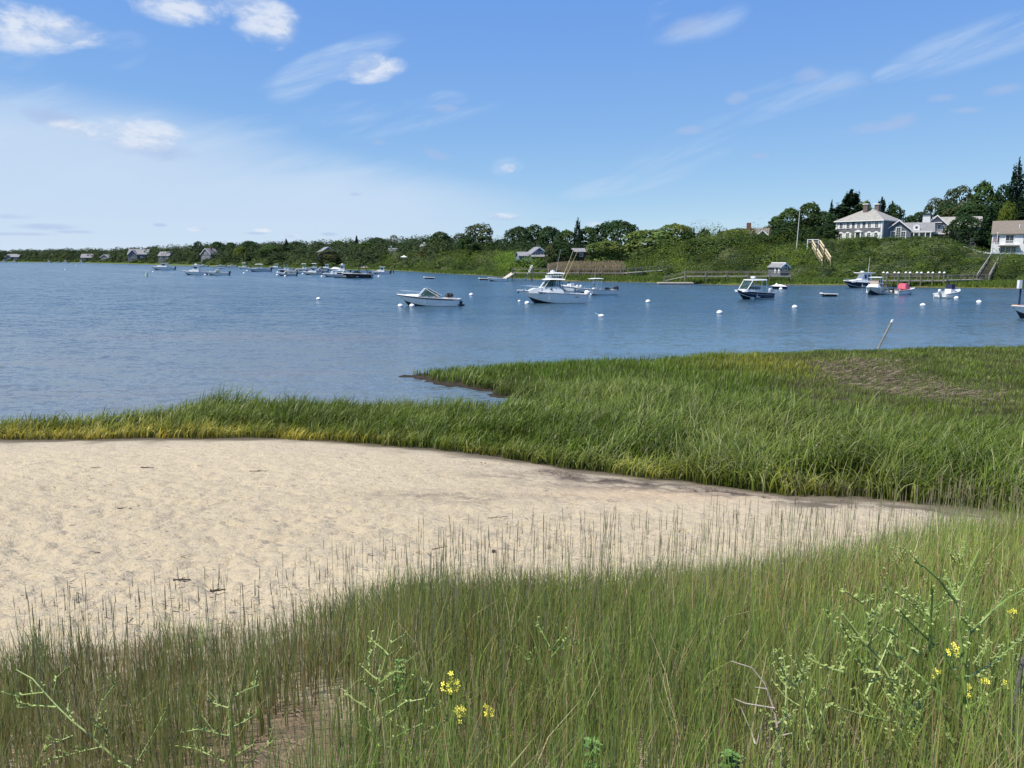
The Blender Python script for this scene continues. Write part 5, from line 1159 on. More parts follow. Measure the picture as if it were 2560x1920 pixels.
FAR = [
 ('cabin', 407, 675, 58, WHT, 183, 'leftmost of the larger white cabin boats, alone on the left moorings', {}),
 ('cabin', 487, 687, 58, WHT, 182, 'white cabin boat with tall wheelhouse and radar, left of a long low white boat', dict(radar=True, tall=1.3)),
 ('open', 544, 688, 56, WHT, 181, 'long low white open boat overlapping the stern of the tall wheelhouse boat', {}),
 ('open', 552, 667.5, 22, WHT, 184, 'small white boat close to the shore above the long low white boat', {}),
 ('console', 610, 672, 26, WHT, 178, 'white console boat with pale top right of the little dark tender', dict(top=WHT)),
 ('console', 648, 679, 56, GREYH, 183, 'grey sided console boat with white top and large black outboard', dict(top=WHT, stripe=(.1, .3, NAVY))),
 ('cabin', 689, 672, 20, WHT, 190, 'tiny white cabin boat near the shore left of the navy canopy boat', {}),
 ('console', 715, 680, 30, NAVY, 182, 'navy hulled boat with a dark canopy at the left of the boat cluster', dict(top=NAVC)),
 ('open', 716, 689.5, 38, GREYH, 180, 'low grey pontoon like boat in front of the navy canopy boat', {}),
 ('open', 742, 684, 46, WHT, 183, 'long pointed white boat in the left half of the boat cluster', {}),
 ('console', 760, 677, 28, WHT, 181, 'white console boat with cream top behind the long pointed white boat', dict(top=OFF)),
 ('cabin', 781, 687, 34, OFF, 184, 'cream cabin boat in the middle of the boat cluster', {}),
 ('console', 786, 675, 26, WHT, 180, 'white console boat with a white top behind the cream cabin boat', dict(top=WHT)),
 ('open', 800, 680, 26, GREYH, 176, 'grey open boat with black outboard right of the cream cabin boat', {}),
 ('cabin', 815, 674, 24, OFF, 188, 'cream topped boat nearest the shore in the boat cluster', {}),
 ('open', 838, 677, 26, WHT, 178, 'white open boat behind the dark canopy boat in the cluster', dict(cover=WHC)),
 ('console', 832, 692, 44, GREYH, 182, 'grey white boat with dark console, just left of the long black boat', dict(top=None, stripe=(.1, .2, WHT))),
 ('cabin', 853, 683, 40, WHT, 183, 'tallest white flybridge cabin boat of the cluster, behind the black boat', dict(radar=True, tall=1.35)),
 ('open', 862, 688, 46, NAVY, 182, 'navy and white boat overlapping the bow of the long black boat', {}),
 ('open', 909, 674.5, 30, WHT, 179, 'white boat with a tan cover near the shore above the long black boat', dict(cover=TAN)),
 ('cabin', 952, 685, 30, WHT, 181, 'small white cabin boat alone to the right of the boat cluster', {}),
 ('console', 10, 656, 10, WHT, 185, 'small white boat at the far left edge by the shore', dict(top=WHT)),
 ('console', 36, 656.5, 10, WHT, 175, 'second small white boat from the left edge by the far shore', dict(top=WHT)),
 ('console', 122, 657, 13, WHT, 181, 'small white boat with a top below the far grey roofed cottage', dict(top=WHT)),
 ('open', 145, 657.3, 11, WHT, 183, 'low white boat between two topped boats on the far shore', {}),
 ('console', 163, 658, 10, WHT, 179, 'small topped white boat right of a low white boat on the far shore', dict(top=WHT)),
 ('console', 203, 657.5, 9, WHT, 182, 'lone small white boat on the far shore below the wide dark roof', dict(top=WHT)),
 ('open', 508, 667, 18, WHT, 180, 'small white boat behind the long low white boat close to the green shore', {}),
 ('open', 580, 668, 14, WHT, 181, 'small white skiff close to the green shore left of the pale topped console boat', {}),
]
for (kd, px, wl, wpx, hm, hd, lab, kw) in FAR:
    r, Y = place({'cabin': 'cabin_boat', 'console': 'console_boat', 'open': 'open_boat'}[kd], px, wl, lab, 'boat', hd); L = min(max(wpx * Y / F, 5.0), 11)
    {'cabin': small_cabin, 'console': small_console, 'open': small_open}[kd](r, L, hm, **kw)
# long black sport boat
r, Y = place('sport_boat', 893, 695, 'long black boat with white deck line and black arch, nearest of the boat cluster', head=183)
L = 74 * Y / F; H = hull(r, L, 2.9, 1.15, .95, BLK, deckm=WHT, sheer=1.1, rail=WHT); mb = MB(); mb.path([(-.2, -1.2, 1.1), (-.6, -1.1, 2.5), (-1.6, -1.0, 2.7), (-1.6, 1.0, 2.7), (-.6, 1.1, 2.5), (-.2, 1.2, 1.1)], .09, 6); mb.path([(-2.4, -1.1, 1.0), (-1.6, -1.0, 2.7)], .08, 6); mb.build('tower_arch', BLK, r); windshield(r, 1.2, .6, 1.1, 1.7, 1.1, .9, -1.2, fr=BLK); mb = MB(); mb.ball((-L * .42, 0, .95), (.7, 1.0, .45)); mb.build('engine_cover', BLK, r, smooth=True)
r, Y = place('swim_raft', 868, 694.5, 'low black float with grey top off the bow of the long black boat', 'float', 180); mb = MB(); mb.box((0, 0, .1), (5.5, 2.2, .35)); mb.build('float_hull', BLK, r); mb = MB(); mb.box((-.9, 0, .36), (3.4, 2.0, .16)); mb.build('float_deck', GREYH, r)
# ---------------------------------------------------------------- mooring balls
BUOYG = 'mooring balls on the water'
bm = pmat('buoy_white', (0.80, 0.80, 0.77), 0.4, .08, 6); bs = pmat('buoy_stripe', (0.05, 0.12, 0.35), .4); bg_ = pmat('buoy_green', (0.45, 0.62, 0.35), .4)
b0 = thing('mooring_buoy', (0, 0, 0)); mb = MB(); mb.ball((0, 0, .10), (.27, .27, .25), 16, 10); mb.build('float', bm, b0, True); mb = MB(); mb.tube((0, 0, .32), (0, 0, .40), .03, .025, 8); mb.path([(.06 * math.cos(a), 0, .43 + .05 * math.sin(a)) for a in [i * math.pi / 4 for i in range(9)]], .012, 5); mb.build('ring', CHR, b0); mb = MB(); rg = [[(.272 * math.cos(2 * math.pi * i / 16), .272 * math.sin(2 * math.pi * i / 16), z) for i in range(16)] for z in (.075, .115)]; mb.loft(rg); mb.build('band', bs, b0)
BUOYS = [(796, 749, 'white mooring ball floating alone left of the nearest runabout'), (1178, 738, 'white mooring ball between the nearest runabout and the largest cabin boat'), (1620, 756, 'white mooring ball right of the T-top boat, below the pale willows'),
 (1030, 767, 'white mooring ball against the hull of the nearest runabout'), (1001, 766, 'white mooring ball under the bow of the nearest runabout'), (1318, 759, 'white mooring ball under the bow of the largest cabin boat'), (1799, 784, 'white mooring ball in front of and left of the navy hardtop boat'),
 (1987, 770, 'white mooring ball in front of and right of the navy hardtop boat'), (1880, 748, 'white mooring ball touching the side of the navy hardtop boat'), (2307, 765, 'white mooring ball below the red covered boat'), (2447, 756, 'white mooring ball right of the boat with the navy console cover'),
 (2391, 746, 'white mooring ball against the bow of the boat with the navy console cover'), (1475, 738, 'white mooring ball against the side of the T-top boat'), (1952, 723, 'white mooring ball against the white covered navy skiff'), (513, 688, 'white ball between the tall wheelhouse boat and the long low white boat'),
 (610, 684, 'white ball below the gap left of the grey sided console boat'), (618, 678, 'small white ball off the bow of the grey sided console boat'), (693, 689, 'lower of two white balls left of the grey pontoon like boat'), (694, 681, 'upper of two white balls left of the grey pontoon like boat'), (713, 692, 'white ball right under the grey pontoon like boat'),
 (757, 686, 'white ball between the long pointed white boat and the cream cabin boat'), (805, 692, 'white ball right of the cream cabin boat'), (814, 689, 'smaller white ball between the cream cabin boat and the dark console boat'), (947, 692.5, 'white ball below the small white cabin boat right of the cluster'), (930, 684, 'white ball off the stern of the long black boat'),
 (163, 675, 'white ball floating far out near the left edge'), (190, 664, 'tiny white ball near the far shore left of the middle channel'), (383, 680, 'small white ball under the leftmost larger cabin boat'), (1298, 754, 'small blue white pick-up float left of the largest cabin boat')]
for i, (px, wl, lab) in enumerate(BUOYS):
    p = atz(px, wl, 0.0)
    if i == 0: q = b0
    else:
        q = b0.copy(); COL.objects.link(q)
        for ch in list(b0.children): c = ch.copy(); COL.objects.link(c); c.parent = q
    q.location = (p[0], p[1], random.uniform(-.07, -.01)); q.rotation_euler = (random.uniform(-.15, .15), random.uniform(-.15, .15), random.uniform(0, 6)); q.scale = (.95, .95, .88)
    if wl < 700: q.scale = (1.1,) * 3
    if px == 1298: q.scale = (.6,) * 3
    tag(q, lab, 'buoy', BUOYG)
p = atz(367, 691, 0); q = thing('marker_buoy', (p[0], p[1], 0), 0, 'pale green upright buoy below the leftmost larger cabin boat', 'buoy'); mb = MB(); mb.tube((0, 0, -.2), (0, 0, .9), .35, .22, 10); mb.build('float', bg_, q, True); mb = MB(); mb.tube((0, 0, .9), (.15, 0, 1.5), .05, .04, 6); mb.build('pole', bm, q)
p = atz(1500, 792, 0); q = thing('spar_buoy', (p[0], p[1], 0), 0, 'white pick-up buoy with a short leaning stick, below the T-top boat', 'buoy'); mb = MB(); mb.ball((.1, 0, .06), (.24, .18, .15), 12, 8); mb.build('float', bm, q, True); mb = MB(); mb.tube((0, 0, .1), (-.42, 0, .32), .03, .02, 6); mb.build('pole', bm, q)
# ---------------------------------------------------------------- buildings
def shingle(name, c1, c2, sc=3.0):
    m, g, b = newmat(name); tc = g.n('ShaderNodeTexCoord').outputs['Object']
    n1 = g.noise(g.scalev(tc, (1, 1, 5)), sc, 4, .6); x, y, z = g.sep(tc)
    row = g.m('FRACT', g.m('MULTIPLY', z, 4.0)); c = g.mix(g.smooth(n1, .3, .7), c1, c2)
    c = g.mix(g.m('MULTIPLY', g.smooth(row, .2, .0), .35), c, tuple(v * .5 for v in c1)); g.put(b.inputs['Base Color'], c); b.inputs['Roughness'].default_value = .85
    return m
SHG = shingle('grey_shingle', (.12, .125, .145), (.19, .195, .215)); SHDK = shingle('dark_shingle', (.10, .115, .14), (.16, .17, .20)); CLAP = shingle('white_clapboard', (.68, .68, .68), (.76, .76, .75))
BLUS = shingle('blue_grey_siding', (.13, .17, .23), (.19, .23, .29))
RFL = shingle('weathered_roof', (.22, .215, .19), (.36, .345, .31), 1.2); RFT = shingle('taupe_roof', (.15, .13, .105), (.19, .165, .135), 1.2); RFG = shingle('grey_roof', (.17, .17, .18), (.25, .25, .26), 1.2); RFB = shingle('brown_roof', (.15, .13, .115), (.20, .175, .155), 1.2)
TRIM = pmat('white_trim', (.78, .78, .77), .5, .04); BRK = pmat('chimney_brick', (.16, .075, .055), .9, .3, 6); BRG = pmat('grey_brick', (.14, .11, .10), .9, .3, 6); BLU = pmat('navy_shutter', (.03, .05, .14), .5)
m, g, b = newmat('window_glass'); b.inputs['Base Color'].default_value = (.03, .04, .05, 1); b.inputs['Roughness'].default_value = .08; WGL = m
WOODG = pmat('weathered_wood', (.27, .25, .215), .9, .25, 3, bump=.01); WOODY = pmat('new_yellow_wood', (.50, .42, .27), .8, .12, 3); WOODP = pmat('grey_brown_pilings', (.16, .15, .12), .9, .25, 3); WOODD = pmat('dark_wood', (.10, .085, .07), .9, .25, 3)
HG = None
def win(root, T, x, z, w, h, nx=2, nz=2, shut=None, fr=TRIM, arch=False, fw=.12):
    """window on the facade plane y=0 of frame T (facing -y); z is the sill"""
    mb = MB(T); mb.box((x - w / 2 - fw / 2, -.05, z + h / 2), (fw, .10, h + 2 * fw)); mb.box((x + w / 2 + fw / 2, -.05, z + h / 2), (fw, .10, h + 2 * fw)); mb.box((x, -.05, z + h + fw / 2), (w, .10, fw)); mb.box((x, -.07, z - fw / 2), (w, .14, fw))
    for i in range(1, nx): mb.box((x - w / 2 + w * i / nx, -.045, z + h / 2), (.05, .05, h))
    for i in range(1, nz): mb.box((x, -.047, z + h * i / nz), (w, .05, .05))
    if arch: mb.add([(x + (w / 2 + fw) * math.cos(a), -.06, z + h + fw + (w * .32) * math.sin(a)) for a in [math.pi * i / 8 for i in range(9)]] + [(x + (w / 2 + fw) * math.cos(a), 0, z + h + fw + (w * .32) * math.sin(a)) for a in [math.pi * i / 8 for i in range(9)]], [tuple(range(9))[::-1], tuple(range(9, 18))] + [(i, i + 1, i + 10, i + 9) for i in range(8)])
    f = mb.build('window', fr, root); p = MB(T); p.box((x, -.015, z + h / 2), (w, .03, h)); p.build('pane', WGL, f)
    if shut:
        for sg in (-1, 1): q = MB(T); q.box((x + sg * (w / 2 + fw + .27), -.035, z + h / 2), (.5, .07, h + .15)); q.build('shutter', shut, root)
    return f
def gable(root, T, W, D, H, RH, wall, roof, axis='x', over=.35, z0=-2.5, names=('wall', 'roof'), th=.16, asym=0):
    """box body with pitched roof; T maps the facade plane y=0; axis = ridge direction"""
    mb = MB(T); mb.box((0, D / 2, (H + z0) / 2), (W, D, H - z0))
    if axis == 'y': mb.add([(-W / 2, 0, H), (W / 2, 0, H), (0, 0, H + RH - .08), (-W / 2, D, H), (W / 2, D, H), (0, D, H + RH - .08)], [(0, 1, 2), (5, 4, 3)])
    else: mb.add([(-W / 2, 0, H), (-W / 2, D, H), (-W / 2, D / 2, H + RH - .08), (W / 2, 0, H), (W / 2, D, H), (W / 2, D / 2, H + RH - .08)], [(0, 2, 1), (3, 4, 5)])
    w = mb.build(names[0], wall, root); mb = MB(T); o = over
    if axis == 'y':
        s = RH / (W / 2)
        for sg in (-1, 1): mb.add([(sg * (W / 2 + o), -o, H - s * o), (0, -o, H + RH), (0, D + o, H + RH), (sg * (W / 2 + o), D + o, H - s * o)] + [(sg * (W / 2 + o), -o, H - s * o + th), (0, -o, H + RH + th), (0, D + o, H + RH + th), (sg * (W / 2 + o), D + o, H - s * o + th)], [(0, 1, 2, 3), (7, 6, 5, 4), (0, 4, 5, 1), (1, 5, 6, 2), (2, 6, 7, 3), (3, 7, 4, 0)])
    else:
        s = RH / (D / 2)
        for y0, yr in ((-o, D / 2), (D + o, D / 2)): mb.add([(-W / 2 - o, y0, H - s * o), (W / 2 + o, y0, H - s * o), (W / 2 + o, yr, H + RH), (-W / 2 - o, yr, H + RH)] + [(-W / 2 - o, y0, H - s * o + th), (W / 2 + o, y0, H - s * o + th), (W / 2 + o, yr, H + RH + th), (-W / 2 - o, yr, H + RH + th)], [(0, 1, 2, 3), (7, 6, 5, 4), (0, 4, 5, 1), (1, 5, 6, 2), (2, 6, 7, 3), (3, 7, 4, 0)])
    r = mb.build(names[1], roof, root)
    return w, r
def rake_trim(root, T, W, H, RH, o=.35, name='rake_board'):
    s = RH / (W / 2)
    for sg in (-1, 1): mb = MB(T); mb.add([(sg * (W / 2 + o), -o - .05, H - s * o - .15), (0, -o - .05, H + RH - .15), (0, -o - .05, H + RH + .2), (sg * (W / 2 + o), -o - .05, H - s * o + .2)] + [(sg * (W / 2 + o), -o + .03, H - s * o - .15), (0, -o + .03, H + RH - .15), (0, -o + .03, H + RH + .2), (sg * (W / 2 + o), -o + .03, H - s * o + .2)], [(0, 1, 2, 3), (7, 6, 5, 4), (0, 3, 7, 4), (3, 2, 6, 7), (2, 1, 5, 6), (1, 0, 4, 5)]); mb.build(name, TRIM, root)
# --- mansion: hip roofed main house, connecting wing, great window gable, gabled wing with balcony
Y0 = 212.0; c0 = aty(2150, 600, Y0); BZ = c0[2] - .3
man = thing('shingled_mansion', (c0[0], Y0, BZ), 0, 'grey shingled mansion on the bluff with hip roof, two chimneys and white shutters', 'house')
W, D, EH = 12.4, 11.5, 5.4; ang = R(-48)
def rel(px, py, Y): p = aty(px, py, Y); return (p[0] - c0[0], p[1] - Y0, p[2] - BZ)
corner = rel(2203, 600, 206.0)                                # the near vertical corner of the main block
ca, sa_ = math.cos(ang), math.sin(ang)
Tm = frame(corner[0] - ca * W / 2, corner[1] - sa_ * W / 2, 0, ang)   # facade centre
mb = MB(Tm); mb.box((0, D / 2, EH / 2 - 1.2), (W, D, EH + 2.4)); mb.build('wall', SHG, man)
o = .5; rx = W / 2 - 4.6; zr = EH + 3.15; e = [(-W / 2 - o, -o, EH), (W / 2 + o, -o, EH), (W / 2 + o, D + o, EH), (-W / 2 - o, D + o, EH)]; rg = [(-1.3, D / 2, zr), (1.3, D / 2, zr)]
mb = MB(Tm); mb.add(e + rg, [(0, 1, 5, 4), (1, 2, 5), (2, 3, 4, 5), (3, 0, 4), (3, 2, 1, 0)]); hip = mb.build('roof', RFL, man)
mb = MB(Tm); mb.box((0, -o + .05, EH - .12), (W + 2 * o, .12, .26)); mb.box((W / 2 + o - .05, D / 2, EH - .12), (.12, D + 2 * o - .3, .26)); mb.box((-W / 2 - o + .05, D / 2, EH - .12), (.12, D + 2 * o - .3, .26)); mb.build('eave_board', TRIM, man)
for sg in (-1, 1): mb = MB(Tm); mb.box((sg * (W / 2 - .12), -.04, EH / 2 - .2), (.34, .16, EH + .2)); mb.build('corner_board', TRIM, man)
mb = MB(Tm); mb.box((W / 2 + .04, .3, EH / 2 - .2), (.16, .6, EH + .2)); mb.build('corner_board', TRIM, man)
for px_ in (2164.5, 2192.5):
    q = rel(px_, 540, 214); mb = MB(frame(q[0], q[1], 0, ang)); mb.box((0, 0, zr - .2), (1.15, 1.3, 3.0)); ch = mb.build('chimney', BRG, man); mb = MB(frame(q[0], q[1], 0, ang)); mb.box((0, 0, zr + 1.36), (1.5, 1.6, .22)); mb.build('chimney_cap', TRIM, ch)
for i, x in enumerate((-4.75, -2.85, 0, 2.85, 4.75)):
    win(man, Tm, x, 3.45, .78, 1.35, 2, 3, TRIM)
    if i != 2: win(man, Tm, x, .35, .78, 1.75, 2, 4, TRIM, arch=True)
mb = MB(Tm); mb.box((0, -.06, 1.05), (.95, .12, 2.3)); dr = mb.build('door', WGL, man)
for sg in (-1, 1): mb = MB(Tm); mb.box((sg * .72, -.12, 1.1), (.34, .22, 2.5)); mb.build('door_pilaster', TRIM, man)
mb = MB(Tm); mb.add([(-1.15, -.35, 2.35), (1.15, -.35, 2.35), (0, -.35, 3.0), (-1.15, 0, 2.35), (1.15, 0, 2.35), (0, 0, 3.0)], [(0, 1, 2), (5, 4, 3), (0, 2, 5, 3), (1, 4, 5, 2), (0, 3, 4, 1)]); mb.build('door_pediment', TRIM, man)
fa = R(-24)
# connecting wing behind the great window
q = rel(2266, 602, 212.5); Tc = frame(q[0], q[1], 0, fa); gable(man, Tc, 12.6, 5.5, 2.6, 2.3, SHG, RFG, 'x', .4)
for xx in (-5.0, 2.2):
    Td = Tc @ Matrix.Translation((xx, -.1, 0)); mb = MB(Td); pr = [(math.cos(a) * .8, 3.1 + .55 + math.sin(a) * .8) for a in [math.pi * i / 8 for i in range(9)]] + [(-.8, 2.85), (.8, 2.85)]
    mb.add([(x, .2, z) for x, z in pr] + [(x, 2.4, z) for x, z in pr], [tuple(range(11)), tuple(range(11, 22))[::-1]] + [(i, (i + 1) % 11, (i + 1) % 11 + 11, i + 11) for i in range(11)]); dm = mb.build('dormer', TRIM, man)
    mb = MB(Td); mb.ball((0, .2, 3.6), (.34, .04, .36), 10, 6); mb.build('round_window', WGL, dm)
for xx in (1.6, 2.9, 4.4, 5.6): mb = MB(Tc); mb.box((xx, -.6, .7), (.22, .22, 3.6)); mb.build('porch_post', TRIM, man)
mb = MB(Tc); mb.box((3.7, -.6, 2.42), (4.6, .3, .3)); mb.build('porch_beam', TRIM, man); win(man, Tc, 2.2, .2, .8, 1.8, 1, 2); win(man, Tc, 3.7, .2, .8, 1.8, 1, 2)
for xx in (-5.4, -4.0): mb = MB(Tc); mb.box((xx, -.6, .7), (.22, .22, 3.6)); mb.build('porch_post', TRIM, man)
win(man, Tc, -4.7, 0, .7, 2.0, 1, 3)
# great window gable
q = rel(2244, 603, 208); Tg = frame(q[0], q[1], 0, fa); gable(man, Tg, 6.0, 5.0, 2.8, 2.5, SHDK, RFG, 'y', .35); rake_trim(man, Tg, 6.0, 2.8, 2.5)
win(man, Tg, -1.2, -.1, .95, 2.45, 2, 4, fw=.2); win(man, Tg, 0, -.1, .95, 3.5, 2, 6, fw=.2); win(man, Tg, 1.2, -.1, .95, 2.45, 2, 4, fw=.2)
mb = MB(Tg); mb.box((0, -1.0, -.75), (5.8, 1.8, .25)); mb.build('terrace', pmat('terrace_stone', (.34, .27, .21), .9), man)
# gabled wing with balcony
q = rel(2339, 590, 214); Tw = frame(q[0], q[1], 0, fa); gable(man, Tw, 7.4, 9.0, 3.3, 3.6, SHDK, RFG, 'y', .5); rake_trim(man, Tw, 7.4, 3.3, 3.6, .5)
for x, w_, h_ in ((-1.5, .7, 1.2), (-.35, .75, 1.9), (.65, .75, 1.9), (1.9, .7, 1.2)): win(man, Tw, x, 2.5 + (0 if h_ > 1.5 else .5), w_, h_, 2, 2)
mb = MB(Tw); mb.box((0, -.55, 5.0), (2.4, 1.0, .18)); mb.build('balcony_hood', TRIM, man)
mb = MB(Tw); mb.box((.1, -1.0, 1.95), (5.6, 2.0, .22)); bal = mb.build('balcony', TRIM, man)
mb = MB(Tw); mb.box((.1, -1.95, 3.02), (5.6, .1, .1)); mb.box((.1, -1.95, 2.12), (5.6, .08, .08))
for i in range(24): mb.box((-2.65 + i * .24, -1.95, 2.55), (.07, .05, .9))
mb.build('balcony_railing', TRIM, bal)
for x in (-2.6, 2.8): mb = MB(Tw); mb.box((x, -1.85, .5), (.26, .26, 3.0)); mb.build('balcony_post', TRIM, bal)
win(man, Tw, -2.9, -.3, 1.2, .7, 1, 1)
q = rel(2312.5, 590, 215); Tt = frame(q[0], q[1], 0, fa); mb = MB(Tt); mb.box((0, 0, 2.6), (1.75, 1.9, 9.0)); ch = mb.build('tower_chimney', CLAP, man); mb = MB(Tt); mb.box((0, 0, 7.25), (2.15, 2.3, .3)); mb.build('chimney_cap', RUB, ch)
win(man, Tt @ Matrix.Translation((.1, -.95, 0)), 0, 3.4, .6, .9, 1, 1)
q = rel(2392, 588, 222); Tl = frame(q[0], q[1], 0, fa); gable(man, Tl, 11.5, 7, 4.4, 2.6, SHDK, RFL, 'x', .5)
# --- white house on the right
Yw = 188.0; c1 = aty(2530, 638, Yw); bz = c1[2] - .1
wh = thing('white_house', (c1[0], Yw, bz), R(-32), 'white two storey house at the right edge with taupe roof and small balcony', 'house')
Wh, Hh_ = 11.2, 5.3; T0 = frame(1.2, 0, 0, 0)
mb = MB(T0); mb.box((0, 4, Hh_ / 2 - 1), (Wh, 8, Hh_ + 2)); mb.add([(-Wh / 2, 0, Hh_), (-Wh / 2, 8, Hh_), (-Wh / 2, 4, Hh_ + 2.9), (Wh / 2, 0, Hh_), (Wh / 2, 8, Hh_), (Wh / 2, 4, Hh_ + 2.9)], [(0, 2, 1), (3, 4, 5)]); mb.build('wall', CLAP, wh)
mb = MB(T0)
s_ = 2.95 / 4
for y0 in (-.4, 8.4): mb.add([(-Wh / 2 - .3, y0, Hh_ - .3), (Wh / 2 + .3, y0, Hh_ - .3), (Wh / 2 + .3, 4, Hh_ + 2.95), (-Wh / 2 - .3, 4, Hh_ + 2.95)] + [(-Wh / 2 - .3, y0, Hh_ - .1), (Wh / 2 + .3, y0, Hh_ - .1), (Wh / 2 + .3, 4, Hh_ + 3.15), (-Wh / 2 - .3, 4, Hh_ + 3.15)], [(0, 1, 2, 3), (7, 6, 5, 4), (0, 4, 5, 1), (1, 5, 6, 2), (2, 6, 7, 3), (3, 7, 4, 0)])
rf = mb.build('roof', RFT, wh); mb = MB(T0); mb.tube((-.2, 1.6, Hh_ + .9), (-.2, 1.6, Hh_ + 2.2), .09, None, 8); mb.build('vent_pipe', TRIM, rf)
mb = MB(T0); mb.box((-Wh / 2 + .1, -.04, Hh_ / 2), (.3, .14, Hh_ + .3)); mb.build('corner_board', TRIM, wh)
win(wh, T0, -4.5, 3.1, .8, 1.7, 1, 1, fw=.08); win(wh, T0, -2.0, 3.0, 1.6, 1.9, 2, 1); win(wh, T0, 1.9, 3.0, .9, 1.6, 2, 3, BLU); win(wh, T0, 3.3, 3.0, .9, 1.6, 2, 3, BLU)
win(wh, T0, -3.2, .1, .85, 1.9, 2, 4); win(wh, T0, -2.1, .1, .85, 1.9, 2, 4); win(wh, T0, -1.0, .1, .85, 1.9, 2, 4); win(wh, T0, 2.6, .3, 1.2, 1.6, 2, 3, BLU)
mb = MB(T0); mb.box((-2.0, -.6, 2.55), (4.0, 1.25, .22)); bal = mb.build('balcony', TRIM, wh); mb = MB(T0); mb.box((-2.0, -1.2, 3.55), (4.0, .08, .08))
for i in range(17): mb.box((-3.95 + i * .244, -1.2, 3.1), (.06, .05, .85))
mb.build('balcony_railing', TRIM, bal)
mb = MB(T0); mb.box((-2.05, -.75, 2.28), (4.4, 1.0, .2)); mb.build('porch_hood', WOODD, wh)
mb = MB(T0); mb.box((0, -2.2, -.6), (Wh + 1, 4.2, 1.0)); mb.build('terrace', TRIM, wh)
def hmesh(x, y, z, w, d, h): pass
# white rail wall following the slope edge
def polything(name, pts, label, cat, r, mat, parts, group=None):
    p0 = pts[0]; t = thing(name, p0, 0, label, cat, group); P = [tuple(a[i] - p0[i] for i in range(3)) for a in pts]; parts(t, P); return t
wl1 = [aty(px, py, Y) for px, py, Y in ((2408, 620, 184), (2432, 627, 182), (2450, 632, 181), (2478, 635.5, 180), (2492, 636, 180), (2600, 636, 180))]
def prt(t, P):
    mb = MB()
    for a, b_ in zip(P, P[1:]):
        for dz in (0.0,): mb.loft([[(a[0], a[1] - .1, a[2] + dz), (a[0], a[1] + .1, a[2] + dz), (a[0], a[1] + .1, a[2] + .42 + dz), (a[0], a[1] - .1, a[2] + .42 + dz)], [(b_[0], b_[1] - .1, b_[2] + dz), (b_[0], b_[1] + .1, b_[2] + dz), (b_[0], b_[1] + .1, b_[2] + .42 + dz), (b_[0], b_[1] - .1, b_[2] + .42 + dz)]], cap0=True, cap1=True)
    mb.build('rail', TRIM, t)
    for a in P[1:]: q = MB(); q.box((a[0], a[1] + .02, a[2] - .5), (.22, .26, 1.7)); q.build('post', TRIM, t)
polything('white_terrace_rail', wl1, 'white railing sweeping along the slope edge in front of the white house', 'railing', .1, TRIM, prt)
wl2 = [aty(px, py, Y) for px, py, Y in ((2444, 636, 179), (2462, 639, 178.5), (2482, 641, 178))]
polything('white_terrace_rail', wl2, 'short lower white railing left of the dark stairway', 'railing', .1, TRIM, prt)
p = aty(2489, 640, 181); t = thing('flagpole', (p[0], 181, p[2]), 0, 'white flagpole standing before the left corner of the white house', 'flagpole'); mb = MB(); mb.tube((0, 0, -1), (0, 0, 5.2), .09, .06, 8); mb.build('pole', TRIM, t); mb = MB(); mb.ball((0, 0, 5.3), .13); mb.build('finial', TRIM, t)
mb = MB(); mb.add([(-.08, 0, 4.6), (-.9, .1, 4.0), (-1.1, .1, 2.9), (-.35, 0, 3.2), (-.08, .02, 3.5)], [(0, 1, 2, 3, 4)]); mb.build('flag', pmat('faded_flag', (.45, .30, .32), .9, .4, 3), t)
# --- flagpole in front of the big grove
p = aty(1991, 616, 178); t = thing('flagpole', (p[0], 178, ground(p[0], 178)), 0, 'tall bare white flagpole on the bluff between grove and yellow stairs', 'flagpole'); top = aty(1994, 526, 178)[2] - ground(p[0], 178)
mb = MB(); mb.tube((0, 0, -.5), (.3, 0, top), .13, .07, 8); mb.build('pole', pmat('flagpole_paint', (.55, .56, .52), .6), t); mb = MB(); mb.ball((.3, 0, top + .1), .16); mb.build('finial', TRIM, t)
# --- small boathouse / shed
p = aty(1962, 677, 140); zg = p[2] - .2; t = thing('boathouse', (p[0], 140, zg), R(28), 'small dark shed with white roof edge by the foot of the bluff', 'shed'); t.scale = (.8, .8, .85)
T_ = frame(0, 0, 0, 0); gable(t, T_, 2.6, 3.6, 1.0, .75, SHDK, RFG, 'y', .25, z0=-1); rake_trim(t, T_, 2.6, 1.0, .75, .25); win(t, T_, 0, .45, 1.3, .5, 3, 1)
mb = MB(frame(0, 0, 0, 0)); mb.box((0, 1.9, 1.93), (.22, 4.2, .16)); mb.build('ridge_cap', TRIM, t)
for y_ in (.5, 1.6): mb = MB(); mb.box((-1.32, y_, .3), (.06, .35, 1.2)); mb.build('door_post', TRIM, t)
# --- blue gabled cottage
p = aty(1340, 651, 212); zg = p[2] - .2; t = thing('blue_cottage', (p[0], 212, zg), R(10), 'blue grey cottage with steep front gable behind lime green shrubs', 'house')
T_ = frame(.9, 0, 0, 0); gable(t, T_, 4.6, 7, 2.0, 1.7, BLUS, RFG, 'y', .35, z0=-1.5); rake_trim(t, T_, 4.6, 2.0, 1.7); win(t, T_, -.75, 1.55, .55, .9, 2, 2); win(t, T_, .75, 1.55, .55, .9, 2, 2); win(t, T_, .1, .0, 1.9, 1.0, 3, 1)
mb = MB(T_); mb.add([(-2.5, -1.3, 1.1), (2.5, -1.3, 1.1), (2.5, 0, 1.75), (-2.5, 0, 1.75), (-2.5, -1.3, 1.22), (2.5, -1.3, 1.22), (2.5, 0, 1.87), (-2.5, 0, 1.87)], [(0, 1, 2, 3), (7, 6, 5, 4), (0, 4, 5, 1), (3, 2, 6, 7), (0, 3, 7, 4), (1, 5, 6, 2)]); mb.build('porch_roof', RFG, t)
